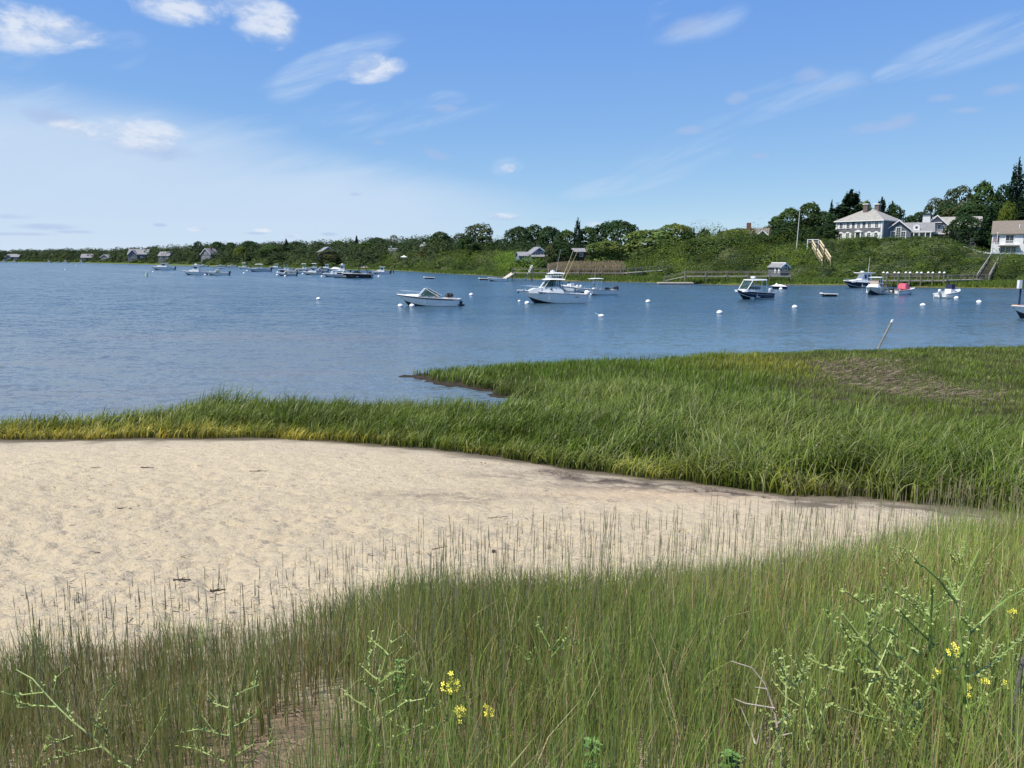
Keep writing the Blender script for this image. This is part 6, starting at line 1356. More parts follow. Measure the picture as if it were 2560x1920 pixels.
T2 = frame(-2.6, 1.2, 0, 0); gable(t, T2, 3.6, 5, 1.4, 1.0, BLUS, RFG, 'x', .3, z0=-1.5, names=('side_wing', 'wing_roof')); win(t, T2, .6, .2, .8, 1.0, 2, 2)
mb = MB(T_); mb.box((.2, 3.2, 3.9), (.5, .6, 1.0)); mb.build('chimney', BRG, t)
# --- generic partly hidden houses
def cottage(px, py, Y, W, D, H, RH, rot, label, wall, roof, axis='x', wins=(), chim=None, name='cottage', cm=BRK, zoff=-.2, wing=None):
    k = 1.0
    if name == 'shore_house':                      # far shore: stand behind the waterline, keep the apparent size
        Y1 = max(Y, float(shoreD(px)) + 62); k = Y1 / Y * .84; Y = Y1
    W, D, H, RH = W * k, D * k, H * k, RH * k; wins = [(a * k, b_ * k, c * k, d * k) for a, b_, c, d in wins]
    if chim: chim = tuple(v * k for v in chim)
    if wing: wing = tuple(v * k for v in wing)
    p = aty(px, py, Y); t = thing(name, (p[0], Y, p[2] + zoff), R(rot), label, 'house'); T_ = frame(0, 0, 0, 0)
    w_, r_ = gable(t, T_, W, D, H, RH, wall, roof, axis, .4, z0=-3)
    if axis == 'y': rake_trim(t, T_, W, H, RH, .4)
    for (x, z, ww, hh) in wins: win(t, T_, x, z, ww, hh, 2, 2, fw=.16)
    if chim: mb = MB(T_); mb.box((chim[0], D / 2, H + RH + chim[1] / 2 - .6), (chim[2], chim[2], chim[1] + 1.2)); mb.build('chimney', cm, r_)
    if wing:
        T2 = frame(wing[0], -wing[1], 0, 0); gable(t, T2, wing[2], D * .6, wing[3], wing[4], wall, roof, 'y', .4, z0=-3, names=('wing_wall', 'wing_roof')); rake_trim(t, T2, wing[2], wing[3], wing[4], .4)
        win(t, T2, 0, .5, wing[2] * .4, 1.1, 3, 1)
    return t
cottage(1884, 598, 203, 6.6, 5.8, 1.0, 2.5, -20, 'hidden house showing only brown roof planes and one brick chimney above shrubs', RFB, RFB, 'x', chim=(-1.5, 1.6, 1.1), zoff=-.8, wing=(2.2, 1.0, 4.2, 1.1, 1.9), name='hilltop_house')
cottage(1462, 640, 205, 5.6, 5, 1.3, .8, 4, 'long low grey roof between dark trees above the reeds', pmat('red_brown_siding', (.13, .06, .05), .9), RFG, 'x', wins=((-1, .2, .8, .7),), name='low_house')
cottage(822, 652, 370, 8.5, 8, 5.2, 2.6, 28, 'white gabled two storey house on the left shore, half hidden by an olive tree', SHG, RFG, 'y', wins=((-2.2, 3.2, 1, 1.2), (0, 3.2, 1, 1.2), (2.2, 3.2, 1, 1.2), (-2.2, .4, 1, 1.2), (0, .4, 1.4, 1.4), (2.2, .4, 1, 1.2)), name='shore_house', wing=(6.5, -1, 6, 3.6, 2.4))
cottage(515, 649, 420, 8, 8, 3.6, 3.6, -20, 'grey shingled cottage with steep roof standing alone above the left scrub', SHG, RFG, 'y', wins=((-1.5, .6, 1.3, 1.3), (1.5, .6, 1.3, 1.3), (0, 3.6, 1.2, 1.2)), name='shore_house', chim=(1, 1.2, .8))
cottage(345, 648, 570, 17, 10, 4.6, 4.2, 4, 'largest grey house on the far left shore with two gables and a white porch', SHG, RFG, 'x', wins=((-6, .6, 1.6, 1.6), (-3, .6, 1.6, 1.6), (3, .6, 1.6, 1.6), (0, 3, 1.4, 1.2)), name='shore_house', wing=(-3.5, 2, 7.5, 4.4, 3.8))
cottage(262, 650, 560, 8, 7, 2.4, 2.4, -10, 'small grey shingled house left of the largest far shore house', SHG, RFG, 'y', wins=((-1.5, .4, 1.6, 1.4), (1.5, .4, 1.4, 1.4)), name='shore_house')
cottage(219, 650, 640, 12, 9, 2.6, 3.4, 12, 'low house with a wide dark roof and white porch on the far left shore', SHDK, RFG, 'x', wins=((-3.6, .5, 3, 1.2), (2, .5, 1.4, 1.2)), name='shore_house')
cottage(32, 650, 720, 13, 8, 3.6, 3.0, 5, 'far grey roofed cottage nearest the left edge', SHG, RFG, 'x', wins=((-3, .6, 1.6, 1.4), (3, .6, 1.6, 1.4)), name='shore_house', wing=(-4, 1, 6, 3.4, 2.6))
cottage(410, 648, 480, 9, 7, 2.8, 2.8, -8, 'grey house with pale gutter line half hidden right of the largest far house', SHG, RFG, 'x', wins=((-2, .6, 1.4, 1.4), (2, .6, 1.4, 1.4)), name='shore_house')
cottage(990, 641, 330, 7, 6, 2.6, 1.4, 6, 'white edged house in the dark wood with one white chimney', CLAP, RFG, 'x', wins=((-1.6, .5, 1.2, 1.0), (1.6, .5, 1.2, 1.0)), chim=(-2.6, 1.2, .8), cm=TRIM, name='shore_house', zoff=0)
cottage(1066, 626, 300, 5.5, 5, 1.8, 1.0, -12, 'white topped small house on the ridge left of the bright green round tree', CLAP, RFG, 'x', wins=((0, .2, 1.2, 1.0),), chim=(-1.8, 1.0, .6), cm=TRIM, name='shore_house', zoff=0)
# patio umbrella left of the ridge
p = aty(1010, 649, 285); t = thing('patio_umbrella', (p[0], 285, p[2] - 1.2), 0, 'pale patio umbrella on the slope left of the olive shrubs', 'umbrella'); mb = MB(); mb.tube((0, 0, 0), (0, 0, 2.6), .05, None, 6); mb.build('pole', TRIM, t); mb = MB(); mb.loft([[(1.3 * math.cos(a), 1.3 * math.sin(a), 2.1) for a in [i * math.pi / 4 for i in range(8)]], [(.05 * math.cos(a), .05 * math.sin(a), 2.7) for a in [i * math.pi / 4 for i in range(8)]]]); mb.build('canopy', WHC, t)
# ---------------------------------------------------------------- piers
def pier(pts, label, w=1.5, rail=1.0, step=3.0, caps=False, dmat=WOODG, pm=WOODP, legw=.16, name='pier', legs=True, railbars=1, off=0):
    """pts: world (x, y, z) of the deck centre line"""
    p0 = pts[0]; t = thing(name, (p0[0], p0[1], 0), 0, label, 'pier'); P = [Vector((a[0] - p0[0], a[1] - p0[1], a[2])) for a in pts]
    mb = MB(); rb = MB()
    for a, b_ in zip(P, P[1:]):
        d = (b_ - a); d2 = Vector((d.x, d.y, 0)).normalized(); nrm = Vector((-d2.y, d2.x, 0)) * w / 2
        mb.add([a - nrm, a + nrm, b_ + nrm, b_ - nrm] + [q + Vector((0, 0, .16)) for q in (a - nrm, a + nrm, b_ + nrm, b_ - nrm)], [(3, 2, 1, 0), (4, 5, 6, 7), (0, 1, 5, 4), (1, 2, 6, 5), (2, 3, 7, 6), (3, 0, 4, 7)])
        for sg in (-1, 1):
            for k in range(railbars):
                hz = rail * (1 - k / max(railbars, 1) * .55); rb.tube(a + nrm * sg * .96 + Vector((0, 0, hz)), b_ + nrm * sg * .96 + Vector((0, 0, hz)), .038, None, 5)
    mb.build('deck', dmat, t)
    if rail: rb.build('railing', pm, t)
    for a, b_ in zip(P, P[1:]):
        L = (b_ - a).length; n = max(1, int(L / step)); d = (b_ - a) / n; d2 = Vector((d.x, d.y, 0)).normalized(); nrm = Vector((-d2.y, d2.x, 0)) * (w / 2 + .05)
        for i in range(n + (1 if b_ is P[-1] else 0)):
            for sg in (-1, 1):
                q = a + d * i + nrm * sg; m_ = MB(); bot = -1.2 if legs else q.z - .3; m_.tube((q.x, q.y, bot), (q.x, q.y, q.z + (rail if rail else .3) + (.12 if caps else 0)), legw / 2, None, 7); po = m_.build('post', pm, t)
                if caps: c_ = MB(); c_.loft([[(q.x + r_ * math.cos(a_), q.y + r_ * math.sin(a_), z_) for a_ in [i_ * math.pi / 4 for i_ in range(8)]] for r_, z_ in ((.20, q.z + rail + .10), (.20, q.z + rail + .18), (.03, q.z + rail + .34))], cap0=True, cap1=True); c_.build('cap', TRIM, po)
    return t
A = aty(1283, 683, 158); B_ = aty(1330, 683, 157); C_ = aty(1560, 684, 158); D_ = aty(1700, 674, 172)
pier([A, B_, C_, D_], 'long weathered pier with railing behind the largest cabin boat', 1.6, 1.0, 4.2, railbars=2)
g0 = atz(1262, 698, 0.35); pier([(g0[0], g0[1], .4), A], 'sloping gangway at the left tip of the long pier', 1.0, .0, 40, name='gangway', dmat=pmat('pale_planks', (.45, .40, .33), .9), legs=False)
for i, (px, py, Y, lab) in enumerate([(1222, 681, 172, 'upper of the pale rowing boats drawn up left of the long pier'), (1240, 684, 168, 'tan upturned rowing boat on the marsh beside the gangway')]):
    p = aty(px, py, Y); t = thing('rowing_boat', (p[0], Y, ground(p[0], Y) + .35), R(178 + 4 * i), lab, 'rowing boat'); hull(t, 3.6, 1.5, .55, .42, OFF if i == 0 else pmat('tan_paint', (.50, .42, .30), .6), sheer=1.3, boot=False, t_deck=.85, sole=.1)
p = aty(1330, 690, 160)
t = thing('boat_ramp', (p[0] - .6, 158, 0.9), R(20), 'pale steep ladder leaning against the long pier', 'ladder'); mb = MB()
for sg in (-.35, .35): mb.tube((-.9, sg, -.9), (.6, sg, 2.2), .06, None, 5)
mb.build('side_rail', TRIM, t); mb = MB()
for k in range(8): mb.tube((-.8 + k * .19, -.35, -.7 + k * .39), (-.8 + k * .19, .35, -.7 + k * .39), .045, None, 5)
mb.build('rungs', TRIM, t)
# middle dock
a = aty(1712, 692, 136.5); b_ = aty(1975, 692, 134); pier([a, b_], 'middle pier with two rail lines ending at the floating dock', 1.5, .95, 3.4, railbars=2)
gq = atz(1672, 706, .35); pier([(gq[0], 137.5, .45), a], 'steep gangway from the floating dock up to the middle pier', 1.0, .85, 3.0, railbars=2, name='gangway', legs=False)
q1 = atz(1688, 710.5, 0); t = thing('floating_dock', (q1[0], q1[1], 0), 0, 'low pale floating dock at the foot of the middle gangway', 'dock'); mb = MB(); mb.box((0, 0, .22), (6.0, 2.2, .2)); mb.build('deck', pmat('pale_planks', (.45, .40, .33), .9), t); mb = MB(); mb.box((0, 0, .02), (5.8, 2.0, .22)); mb.build('float', WOODD, t)
# right pier and stairs
a = aty(2212, 703, 122); b2 = aty(2353, 703, 121); c_ = aty(2452, 700, 126)
pier([a, b2], 'right pier whose posts carry white conical caps', 1.6, 1.15, 1.55, caps=True, railbars=3, legw=.2); pier([(b2[0] + .3, b2[1], b2[2]), c_], 'plain railed walkway from the capped pier to the dark stairs', 1.4, .9, 2.6, railbars=2)
def stairs(p, q, w, label, stringer, tread, n, railh=.9, name='stairway', railm=None, posts=0):
    t = thing(name, p, 0, label, 'stairway'); d = Vector(q) - Vector(p); d2 = Vector((d.x, d.y, 0)).normalized(); nr = Vector((-d2.y, d2.x, 0)) * w / 2
    if nr.x < 0: nr = -nr
    for sg in (-1, 1):
        mb = MB(); o = nr * sg; mb.add([o, o + Vector((0, 0, .35)), d + o + Vector((0, 0, .35)), d + o] + [v + nr.normalized() * .1 for v in (o, o + Vector((0, 0, .35)), d + o + Vector((0, 0, .35)), d + o)], [(0, 1, 2, 3), (7, 6, 5, 4), (0, 4, 5, 1), (1, 5, 6, 2), (2, 6, 7, 3), (3, 7, 4, 0)]); mb.build('stringer', tread, t)
        mb = MB(); mb.tube(o + Vector((0, 0, railh)), d + o + Vector((0, 0, railh)), .10, None, 6)
        for k in range(6): v = d * k / 5 + o; mb.tube(v, v + Vector((0, 0, railh)), .07, None, 5)
        mb.build('handrail', railm or stringer, t)
    for i in range(n):
        v = d * (i + .5) / n; mb = MB(); ang_ = math.atan2(d2.y, d2.x); mb.box((v.x, v.y, v.z + .25), (.30, w, .06), ang_); mb.build('tread', tread, t)
    return t
c2 = aty(2490, 643, 168); stairs((c_[0] + .3, c_[1], c_[2]), c2, 1.7, 'long straight dark stairway with pale handrails climbing to the white house', TRIM, WOODD, 30, .85, railm=WOODG)
# zig-zag new wood stair on the left bluff
s0 = aty(2066, 655, 158); s1 = aty(2053, 634, 164); s2 = aty(2040, 612, 172); s3 = aty(2026, 604, 176)
t = thing('stairway', s0, 0, 'new yellow wood zigzag stairs on the bluff right of the tall flagpole', 'stairway')
def flight(a, b_, w, name):
    a = Vector(a) - Vector(s0); b_ = Vector(b_) - Vector(s0); d = b_ - a
    nr = Vector((w / 2, -.25, 0))
    for sg in (-1, 1):
        mb = MB(); mb.path([a + nr * sg + Vector((0, 0, .9)), b_ + nr * sg + Vector((0, 0, .9))], .17, 6); mb.path([a + nr * sg + Vector((0, 0, .15)), b_ + nr * sg + Vector((0, 0, .15))], .14, 6)
        for k in range(5): v = a + d * k / 4 + nr * sg; mb.tube(v - Vector((0, 0, .8)), v + Vector((0, 0, 1.0)), .08, None, 5)
        mb.build('handrail', WOODY, t)
    n = 9
    for i in range(n): v = a + d * (i + .5) / n; mb = MB(); mb.box((v.x, v.y, v.z + .1), (w, .3, .07)); mb.build('tread', BRK if False else WOODD, t)
flight(s0, s1, 1.5, 'lower'); flight((s1[0] - .2, s1[1] + .3, s1[2] + .5), s2, 1.5, 'upper')
mb = MB(); L0 = Vector(s2) - Vector(s0); mb.box((L0.x - .6, L0.y + .8, L0.z + .1), (2.6, 1.4, .12)); mb.build('landing', WOODD, t)
for dx in (-1.8, -.6, .6):
    mb = MB(); mb.tube((L0.x + dx, L0.y + .2, L0.z - 1), (L0.x + dx, L0.y + .2, L0.z + 1.2), .10, None, 6); mb.build('newel_post', TRIM, t)
mb = MB(); mb.path([(L0.x - 1.8, L0.y + .2, L0.z + 1.1), (L0.x + .6, L0.y + .2, L0.z + 1.1)], .08, 5); mb.path([(L0.x - 1.8, L0.y + .2, L0.z + .6), (L0.x + .6, L0.y + .2, L0.z + .6)], .06, 5); mb.build('landing_rail', TRIM, t)
# small posts in the water at far left pier
for i, (px, py, lab) in enumerate([(978, 682, 'left of two dark pilings off the green shore beside the small cabin boat'), (984, 683, 'right of two dark pilings off the green shore beside the small cabin boat')]):
    p = atz(px, py, 0); t = thing('piling', (p[0], p[1], 0), 0, lab, 'piling', 'dark pilings'); mb = MB(); mb.tube((0, 0, -1), (0, 0, 1.5), .16, .15, 8); mb.build('post', WOODD, t); mb = MB(); mb.tube((0, 0, 1.5), (0, 0, 1.62), .17, .10, 8); mb.build('cap', WOODG, t)
# ---------------------------------------------------------------- near things
# leaning stake at the marsh edge
b_ = atz(2198, 866, 0.1); tp = aty(2232, 799, b_[1] - .3); t = thing('leaning_stake', b_, 0, 'grey wooden stake leaning right at the far edge of the marsh', 'stake')
mb = MB(); d = Vector(tp) - Vector(b_); mb.tube(d * -.2, d * .9, .055, .05, 8); mb.build('pole', WOODG, t, True); mb = MB(); mb.tube(d * .9, d, .062, .05, 8); mb.build('tip', TRIM, t, True)
# driftwood and weed clumps on the sand
DRF = pmat('driftwood', (.13, .10, .085), .9, .35, 20, bump=.004, bscale=60); WEED = pmat('dried_seaweed', (.055, .04, .035), .9, .4, 30, bump=.006, bscale=50); RED = pmat('red_brown_stem', (.33, .12, .07), .8, .2, 20)
def stick(px, py, L, ang_, label, r=.012, mat=DRF, kink=.25, name='driftwood', n=5):
    L *= .62; r *= .72
    p = atz(px, py, 0.7)
    for _ in range(4): z = ground(p[0], p[1]); p = atz(px, py, z)
    t = thing(name, (p[0], p[1], z + r), R(ang_), label, name.replace('_', ' ')); pts = [(-L / 2 + L * i / n, random.uniform(-1, 1) * kink * L * .12, random.uniform(.0, .5) * r + .01) for i in range(n + 1)]
    mb = MB(); mb.path(pts, r, 7, r * .45); mb.build('stem', mat, t, True); mb = MB(); a = pts[2]; mb.path([a, (a[0] + L * .16, a[1] + L * .10, a[2] + .012), (a[0] + L * .26, a[1] + L * .12, a[2] + .01)], r * .5, 5, r * .2); mb.build('twig', mat, t)
    return t
stick(1045, 1472, .46, 8, 'dark driftwood lump beside the lone tall seed stalk', .032); stick(545, 1482, .26, 12, 'short dark stick on the sand above the left weeds', .022, WEED); stick(1100, 1373, .34, 24, 'thin grey twig on the middle of the sand', .010)
stick(1050, 1384, .18, -10, 'small red brown stem on the middle of the sand', .007, RED); stick(368, 1172, .42, -6, 'dark bent reed lying on the upper left sand', .018, WEED); stick(238, 1384, .22, 170, 'dark curled stick on the left sand', .012); stick(1235, 1384, .08, 0, 'dark pebble like scrap in the middle of the sand', .028, WEED, name='seaweed_clump')
stick(835, 1542, .20, -20, 'dark seaweed scrap at the bank edge', .03, WEED, name='seaweed_clump'); stick(455, 1455, .3, 5, 'dark tangled seaweed clump low on the left sand', .02, WEED, name='seaweed_clump'); stick(240, 1171, .3, 3, 'thin curved reed loop on the upper left sand', .009); stick(645, 1180, .5, 3, 'long dark reed stalk on the upper sand', .012, WEED)
stick(1245, 1296, .5, 14, 'thin straight reed below the dark silt patch', .010); stick(312, 1274, .34, 2, 'dark flat reed on the left sand', .014, WEED)
# ---- branching weeds
STEM = pmat('pale_green_stem', (.26, .33, .10), .6, .18, 12); STEMD = pmat('green_stem', (.17, .25, .055), .6, .2, 12); BUD = pmat('pale_buds', (.25, .32, .09), .7, .2, 20); YEL = pmat('yellow_petals', (.85, .78, .10), .6, .08, 20); DEADS = pmat('dead_stem', (.36, .31, .26), .85, .25, 14); LEAFG = pmat('weed_leaf', (.10, .20, .04), .6, .25, 10)
def cpt(q, o, s, Y, j=0.0):
    return Vector(aty(o[0] + q[0] * s, o[1] + q[1] * s, Y + j))
TW = 0.16
def weed(name, label, origin, sc, Y, mains, branches, mat=STEM, r=.0042, cat='weed', buds=True, flowers=(), group='branching weeds in the bank grass', budm=None):
    m0 = mains[0]; base = cpt(m0[0], origin, sc, Y); gz = ground(base.x, base.y); root = Vector((base.x, base.y, min(gz, base.z) if gz < base.z else gz))
    if base.z > gz: root = Vector((base.x, base.y, gz))
    t = thing(name, root, 0, label, cat, group); rnd = random.Random(hash(label) % 1000 if False else len(label))
    mb = MB()
    for i, ln in enumerate(mains):
        pts = [cpt(q, origin, sc, Y, .02 * i + .03 * k) - root for k, q in enumerate(ln)]
        if i == 0 and pts[0].z > .03: pts = [Vector((pts[0].x * .7, pts[0].y, -.02))] + pts
        if i > 0 and len(ln) and ln[0][1] * sc + origin[1] > 1900: pts = [Vector((pts[0].x, pts[0].y, min(-.02, pts[0].z)))] + pts
        mb.path(pts, r * 1.25, 6, r * .45)
    mb.build('stem', mat, t, True)
    for i, ln in enumerate(branches):
        jj = rnd.uniform(-.12, .12); n = len(ln); pts = [cpt(q, origin, sc, Y, jj * k / max(n - 1, 1)) - root for k, q in enumerate(ln)]
        sb = MB(); sb.path(pts, r * .85, 5, r * .4); bb = sb; sb.cur = 1
        if buds:
            for k in range(len(pts) - 1):
                a, c = pts[k], pts[k + 1]; m = max(2, int((c - a).length / .012))
                for u in range(m):
                    f = (u + rnd.random()) / m; v = a.lerp(c, f); dv = Vector((rnd.uniform(-1, 1), rnd.uniform(-1, 1), rnd.uniform(0, 1.2))).normalized()
                    if rnd.random() < .8:
                        Lf = rnd.uniform(.010, .026); sd_ = dv.orthogonal().normalized() * Lf * .2; bb.add([v, v + dv * Lf * .5 + sd_, v + dv * Lf, v + dv * Lf * .5 - sd_], [(0, 1, 2, 3)])
                    if rnd.random() < TW:
                        tw = (c - a).normalized() * .6 + Vector((rnd.uniform(-1, 1), rnd.uniform(-.6, .6), rnd.uniform(.1, 1))) ; tw = tw.normalized() * rnd.uniform(.03, .10); e2 = v + tw; bb.tube(v, e2, r * .42, r * .22, 4, 0)
                        for q_ in range(5):
                            w2 = v + tw * (q_ + .5) / 5; d2_ = Vector((rnd.uniform(-1, 1), rnd.uniform(-1, 1), rnd.uniform(0, 1.2))).normalized(); L2 = rnd.uniform(.008, .018); s2_ = d2_.orthogonal().normalized() * L2 * .2; bb.add([w2, w2 + d2_ * L2 * .5 + s2_, w2 + d2_ * L2, w2 + d2_ * L2 * .5 - s2_], [(0, 1, 2, 3)])
            e = pts[-1]; 
            for u in range(4): v = e + Vector((rnd.uniform(-.006, .006), rnd.uniform(-.006, .006), rnd.uniform(-.004, .010))); bb.tube(e, v, .002, .002, 4); bb.ball(v, (.0028, .0028, .0045), 6, 4)
        sb.build('branch', [mat, budm or BUD], t, True)
    return t
s4 = (0, 1420); k4 = .4069
weed('branching_weed', 'pale green weed leaning left across the lower left grass', s4, k4, 2.75, [[(810, 1229), (720, 1180), (570, 1040), (450, 945), (360, 860), (270, 760), (200, 680), (100, 625)]],
     [[(270, 765), (130, 780), (100, 820)], [(345, 855), (230, 845), (110, 860)], [(450, 1030), (300, 1090), (265, 1125)], [(600, 1105), (330, 1170), (260, 1220)], [(580, 1040), (620, 830), (705, 715)], [(840, 1200), (920, 1060), (1020, 875)], [(670, 1110), (660, 1020), (625, 980)], [(330, 780), (350, 670), (405, 620)], [(450, 940), (415, 880), (420, 830)]])
weed('branching_weed', 'upright pale weed with open side branches left of the bare sand patch', s4, k4, 2.8, [[(1425, 1229), (1415, 1050), (1405, 860), (1430, 700)]], [[(1405, 860), (1340, 840), (1290, 820)], [(1440, 790), (1510, 750), (1590, 720)], [(1410, 1035), (1220, 990), (1120, 1010)], [(1435, 975), (1510, 940), (1580, 890)], [(1380, 1190), (1200, 1110), (1070, 1090)], [(1500, 1229), (1620, 1110), (1690, 1045)], [(1450, 1150), (1570, 1075)]])
s5 = (850, 1300)
weed('branching_weed', 'pale grey green weed rising from the bare sand patch', s5, k4, 2.9, [[(190, 1500), (215, 1150), (245, 980), (300, 760), (330, 620)]], [[(300, 830), (250, 780), (195, 740)], [(310, 760), (360, 725), (400, 705)], [(240, 990), (180, 940), (125, 890)], [(290, 960), (350, 920), (400, 880)], [(245, 1000), (340, 930), (395, 935)], [(190, 1170), (80, 1100), (0, 1025)], [(240, 1120), (330, 1070), (345, 1050)], [(200, 1300), (105, 1250)], [(220, 1080), (150, 1000), (135, 990)], [(180, 900), (170, 850), (200, 800)]])
weed('branching_weed', 'thick stemmed pale weed directly left of the yellow flowers', s5, k4, 2.8, [[(465, 1524), (510, 1240), (525, 1090), (570, 1000)]], [[(525, 1090), (505, 1000), (500, 985)], [(520, 1100), (400, 1120), (240, 1230)], [(530, 1180), (570, 1150), (615, 1120)], [(510, 1250), (400, 1300), (230, 1400)], [(520, 1310), (600, 1260), (660, 1225)], [(450, 1490), (310, 1390)], [(400, 1310), (410, 1280)]], r=.005)
weed('branching_weed', 'dark green fine weed in the middle of the bank grass', s5, k4, 3.6, [[(1270, 1524), (1280, 1200), (1285, 950), (1310, 780), (1440, 610)]], [[(1290, 780), (1215, 640)], [(1285, 800), (1470, 760)], [(1285, 1000), (1400, 960), (1500, 870)], [(1180, 890), (1090, 790)], [(1250, 1160), (1150, 1080)], [(1300, 840), (1420, 700)], [(1240, 1060), (1280, 1000)]], STEMD)
s6 = (1660, 1250)
weed('branching_weed', 'largest branching weed at the right, with a thick dark green stem', s6, k4, 2.55, [[(1790, 1647), (1760, 1450), (1700, 1200), (1630, 930)], [(1850, 1500), (1850, 1150), (1820, 850), (1790, 620), (1940, 300)]],
     [[(1790, 620), (1700, 500), (1600, 410), (1540, 380)], [(1850, 1100), (2000, 1020), (2120, 920), (2212, 830)], [(1850, 850), (2000, 700), (2120, 600), (2212, 550)], [(1570, 960), (1420, 830), (1270, 740)], [(1630, 930), (1640, 700), (1650, 560)], [(1640, 800), (1560, 590)], [(1660, 890), (1500, 740), (1450, 680)], [(1700, 1190), (1480, 1010), (1400, 900)], [(1790, 620), (1760, 520), (1730, 470)], [(1850, 1000), (1880, 780), (1830, 730)], [(1780, 1490), (1720, 1400)], [(1860, 1420), (1960, 1240), (1980, 1190)], [(1850, 1290), (2080, 1150)], [(1800, 1110), (1730, 950)]], STEMD, r=.0062, budm=STEM)
weed('branching_weed', 'tall pale weed leaning left, second largest at the right', s6, k4, 2.65, [[(1740, 1640), (1620, 1480), (1500, 1300), (1400, 1120), (1330, 1000), (1200, 830), (1100, 700)]],
     [[(1240, 1190), (1330, 1000), (1410, 810)], [(1240, 1190), (1270, 1350), (1290, 1400)], [(1100, 1060), (960, 1010), (870, 960)], [(1530, 1400), (1220, 1320), (1010, 1260)], [(1330, 980), (1200, 850), (1150, 840)], [(1400, 1110), (1440, 1040), (1470, 1020)], [(1260, 900), (1280, 820), (1350, 650)], [(1330, 1060), (1240, 1060), (1220, 1040)], [(1500, 1290), (1600, 1210), (1640, 1150)], [(1100, 1060), (1080, 980)]], r=.0055)
weed('branching_weed', 'thin upright weed left of the second largest right weed', s6, k4, 2.9, [[(1290, 1640), (1240, 1200), (1250, 800), (1220, 640), (1140, 440)]], [[(1225, 640), (1110, 560)], [(1240, 640), (1280, 590)], [(1240, 1050), (1000, 690)], [(1250, 720), (1340, 660)], [(1230, 900), (1100, 700)], [(1150, 870), (1090, 760)], [(1250, 780), (1370, 540), (1550, 650)]], STEMD)
weed('branching_weed', 'small pale forked weed at the bottom right of centre', s6, k4, 2.55, [[(930, 1530), (890, 1380), (870, 1280), (920, 1150)]], [[(740, 1340), (750, 1200), (750, 1060)], [(870, 1280), (860, 1180)], [(1050, 1630), (1090, 1370)], [(890, 1540), (870, 1480)], [(900, 1440), (1010, 1270)]])
weed('dead_weed', 'bleached dead branching stem in the lower right grass', s6, k4, 2.6, [[(730, 1647), (700, 1420), (680, 1300), (620, 1130), (540, 1030), (410, 990)]], [[(680, 1280), (500, 1250), (430, 1220)], [(560, 1500), (540, 1430), (470, 1270)], [(570, 1500), (610, 1330)], [(700, 1370), (780, 1320)], [(630, 1160), (560, 1150)], [(710, 1450), (790, 1430)]], DEADS, buds=False, cat='dead weed')
# extra low branching greenery on the right
for i, (px, py, Y, lab) in enumerate([(2130, 1640, 3.4, 'bushy fine green weed left of the largest right weed'), (2330, 1560, 3.6, 'bushy fine green weed behind the largest right weed'), (2460, 1700, 3.0, 'bushy fine green weed at the right edge'), (2250, 1800, 2.6, 'bushy fine green weed at the bottom right'), (2420, 1420, 5.2, 'tall fine green weed on the right bank edge'), (2250, 1420, 5.6, 'fine green weed on the bank edge before the marsh'), (1990, 1760, 2.7, 'low fine green weed right of the dead stem')]):
    rr = random.Random(i + 3); h = 330 * 2.7 / Y; mains = [[(0, h), (rr.uniform(-15, 15), h * .5), (rr.uniform(-40, 40), -h * .3)], [(8, h), (40, h * .4), (80 + rr.uniform(0, 40), -h * .25)], [(-8, h), (-40, h * .3), (-90 - rr.uniform(0, 40), -h * .2)]]; br = []
    for k in range(22):
        y_ = rr.uniform(-.2, .7) * h; x_ = rr.uniform(-40, 40); a_ = rr.uniform(-1, 1); L_ = rr.uniform(40, 110) * 2.7 / Y; br.append([(x_, y_), (x_ + a_ * L_ * .6, y_ - L_ * .35), (x_ + a_ * L_ * 1.1, y_ - L_ * rr.uniform(.5, 1.1))])
    weed('bushy_weed', lab, (px, py), 1.0, Y, mains, br, STEMD if i % 2 else STEM, r=.0035, budm=STEM)
# ---- yellow flowering mustard
def mustard(px, py, Y, R_, n, label):
    p = Vector(aty(px, py, Y)); g0 = ground(p.x, Y); t = thing('yellow_wildflower', (p.x + .03, Y, g0), 0, label, 'wildflower', 'yellow wildflowers in the bank grass'); h = p.z - g0; rr = random.Random(px)
    mb = MB(); mb.path([(0, 0, -.02), (.01, 0, h * .5), (-.03, 0, h * .92)], .0035, 6, .002); mb.build('stem', STEMD, t, True)
    for k in range(n):
        a = rr.uniform(0, 6.28); q = rr.random() ** .5 * R_; c = Vector((-.03 + math.cos(a) * q, math.sin(a) * q, h + rr.uniform(-R_, R_) * .9)); fb = MB()
        nrm = Vector((rr.uniform(-.6, .6), -1, rr.uniform(0, .9))).normalized(); u = nrm.orthogonal().normalized(); w = nrm.cross(u); ro = rr.uniform(0, 1.5)
        for j in range(4):
            aa = ro + j * math.pi / 2; d1 = u * math.cos(aa) + w * math.sin(aa); d2 = u * math.cos(aa + .5) + w * math.sin(aa + .5); d3 = u * math.cos(aa - .5) + w * math.sin(aa - .5); L = .0105
            fb.add([c, c + d3 * L * .8 + nrm * .002, c + d1 * L + nrm * .001, c + d2 * L * .8 + nrm * .002], [(0, 1, 2, 3)])
        fl = fb.build('flower', YEL, t); sb = MB(); sb.tube((-.03, 0, h * .86), c, .0012, None, 4); sb.build('flower_stalk', STEMD, fl)
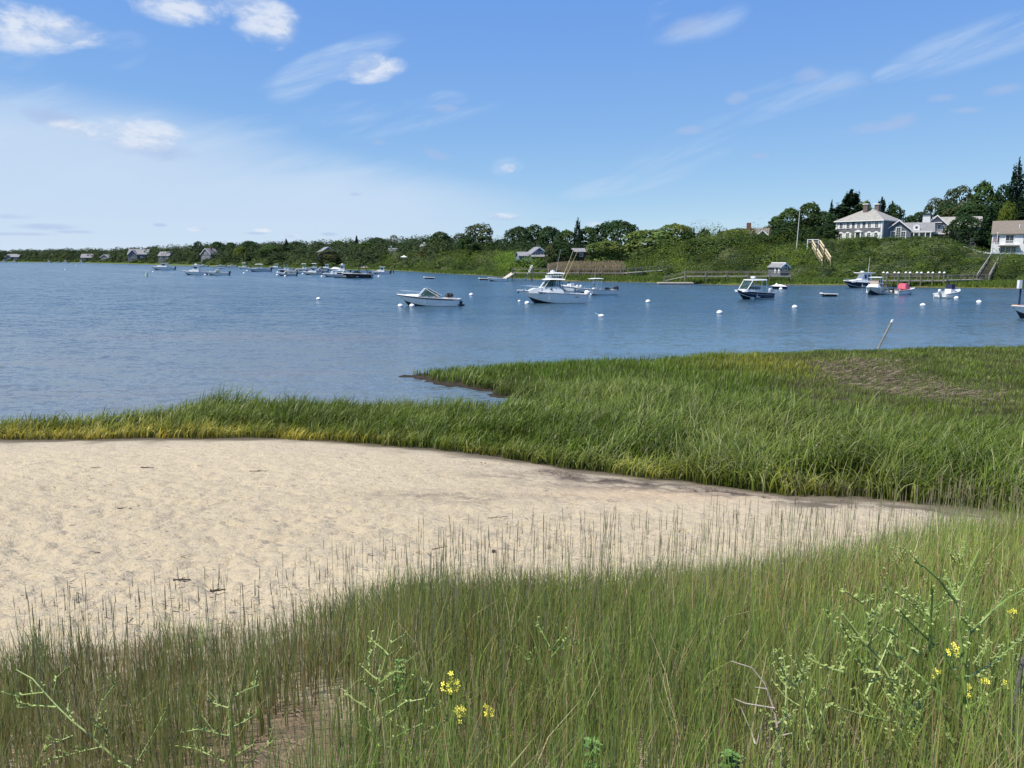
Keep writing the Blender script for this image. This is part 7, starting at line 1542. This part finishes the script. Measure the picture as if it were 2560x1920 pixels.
for a in [(1127, 1712, 2.9, .036, 16, 'upper left and largest of three yellow flower heads at the bottom centre'), (1156, 1781, 2.85, .028, 11, 'lowest of three yellow flower heads at the bottom centre'), (1220, 1776, 2.95, .024, 9, 'right hand of three yellow flower heads at the bottom centre'),
          (2385, 1626, 3.0, .03, 10, 'brightest yellow flower head inside the largest right weed'), (2528, 1530, 3.4, .022, 7, 'highest yellow flower head at the right edge'), (2422, 1728, 2.8, .022, 7, 'lowest yellow flower head at the right'), (2518, 1713, 2.8, .016, 5, 'small yellow flower head beside the grey stump'), (2340, 1685, 2.9, .018, 5, 'faint yellow flower head left of the lowest right one'), (2462, 1700, 2.9, .014, 4, 'tiny yellow flower head between two others at the right')]: mustard(*a)
# ---- grey post at the right edge, bank shrublets
p = aty(2528, 1790, 2.9); g0 = ground(p[0], 2.9); t = thing('dead_stump', (p[0], 2.9, g0), 0, 'grey broken dead stalk standing at the right edge', 'dead stalk'); tp = aty(2538, 1645, 2.9); h = tp[2] - g0; mb = MB(); mb.path([(0, 0, -.03), (.006, 0, h * .5), (.016, 0, h * .85), (.02, 0, h)], .013, 8, .006); mb.build('stem', pmat('grey_dead_wood', (.13, .12, .125), .9, .3, 20, bump=.004, bscale=50), t, True); mb = MB(); mb.tube((.006, 0, h * .6), (.04, .01, h * .75), .005, .002, 5); mb.build('twig', DEADS, t)
def leafy(px, py, Y, n, label):
    p = Vector(aty(px, py, Y)); g0 = ground(p.x, Y); t = thing('leafy_weed', (p.x, Y, g0), 0, label, 'weed', 'broad leaved weeds in the bank grass'); h = p.z - g0; rr = random.Random(px); mb = MB(); mb.path([(0, 0, -.02), (.01, 0, h * .5), (0, 0, h)], .004, 6, .002); mb.build('stem', STEMD, t, True); lb = MB()
    for k in range(n):
        z = h * rr.uniform(.45, 1.0); a = rr.uniform(0, 6.28); L = rr.uniform(.03, .06) * (1.2 - .4 * z / h); d = Vector((math.cos(a), math.sin(a), rr.uniform(-.1, .6))).normalized(); s = d.cross(Vector((0, 0, 1))).normalized() * L * .3; c = Vector((0, 0, z))
        lb.add([c, c + d * L * .45 + s, c + d * L - Vector((0, 0, L * .25)), c + d * L * .45 - s], [(0, 1, 2), (0, 2, 3)])
    lb.build('foliage', LEAFG, t)
for a in [(1340, 1498, 6.6, 40, 'leafy dark weed at the sand edge right of centre'), (1380, 1512, 6.5, 36, 'second leafy dark weed at the sand edge right of centre'), (1230, 1516, 6.3, 30, 'leafy dark weed on the bank edge near the driftwood lump'), (1655, 1470, 7.0, 40, 'tall leafy weed reaching above the grass before the sand'), (885, 1530, 6.2, 34, 'leafy weed at the left bank edge'),
          (1480, 1850, 2.5, 60, 'bright leafy weed at the bottom centre right'), (1830, 1880, 2.4, 70, 'bright leafy weed at the bottom right of centre'), (1000, 1650, 3.6, 46, 'leafy weed above the left flower head')]: leafy(*a)
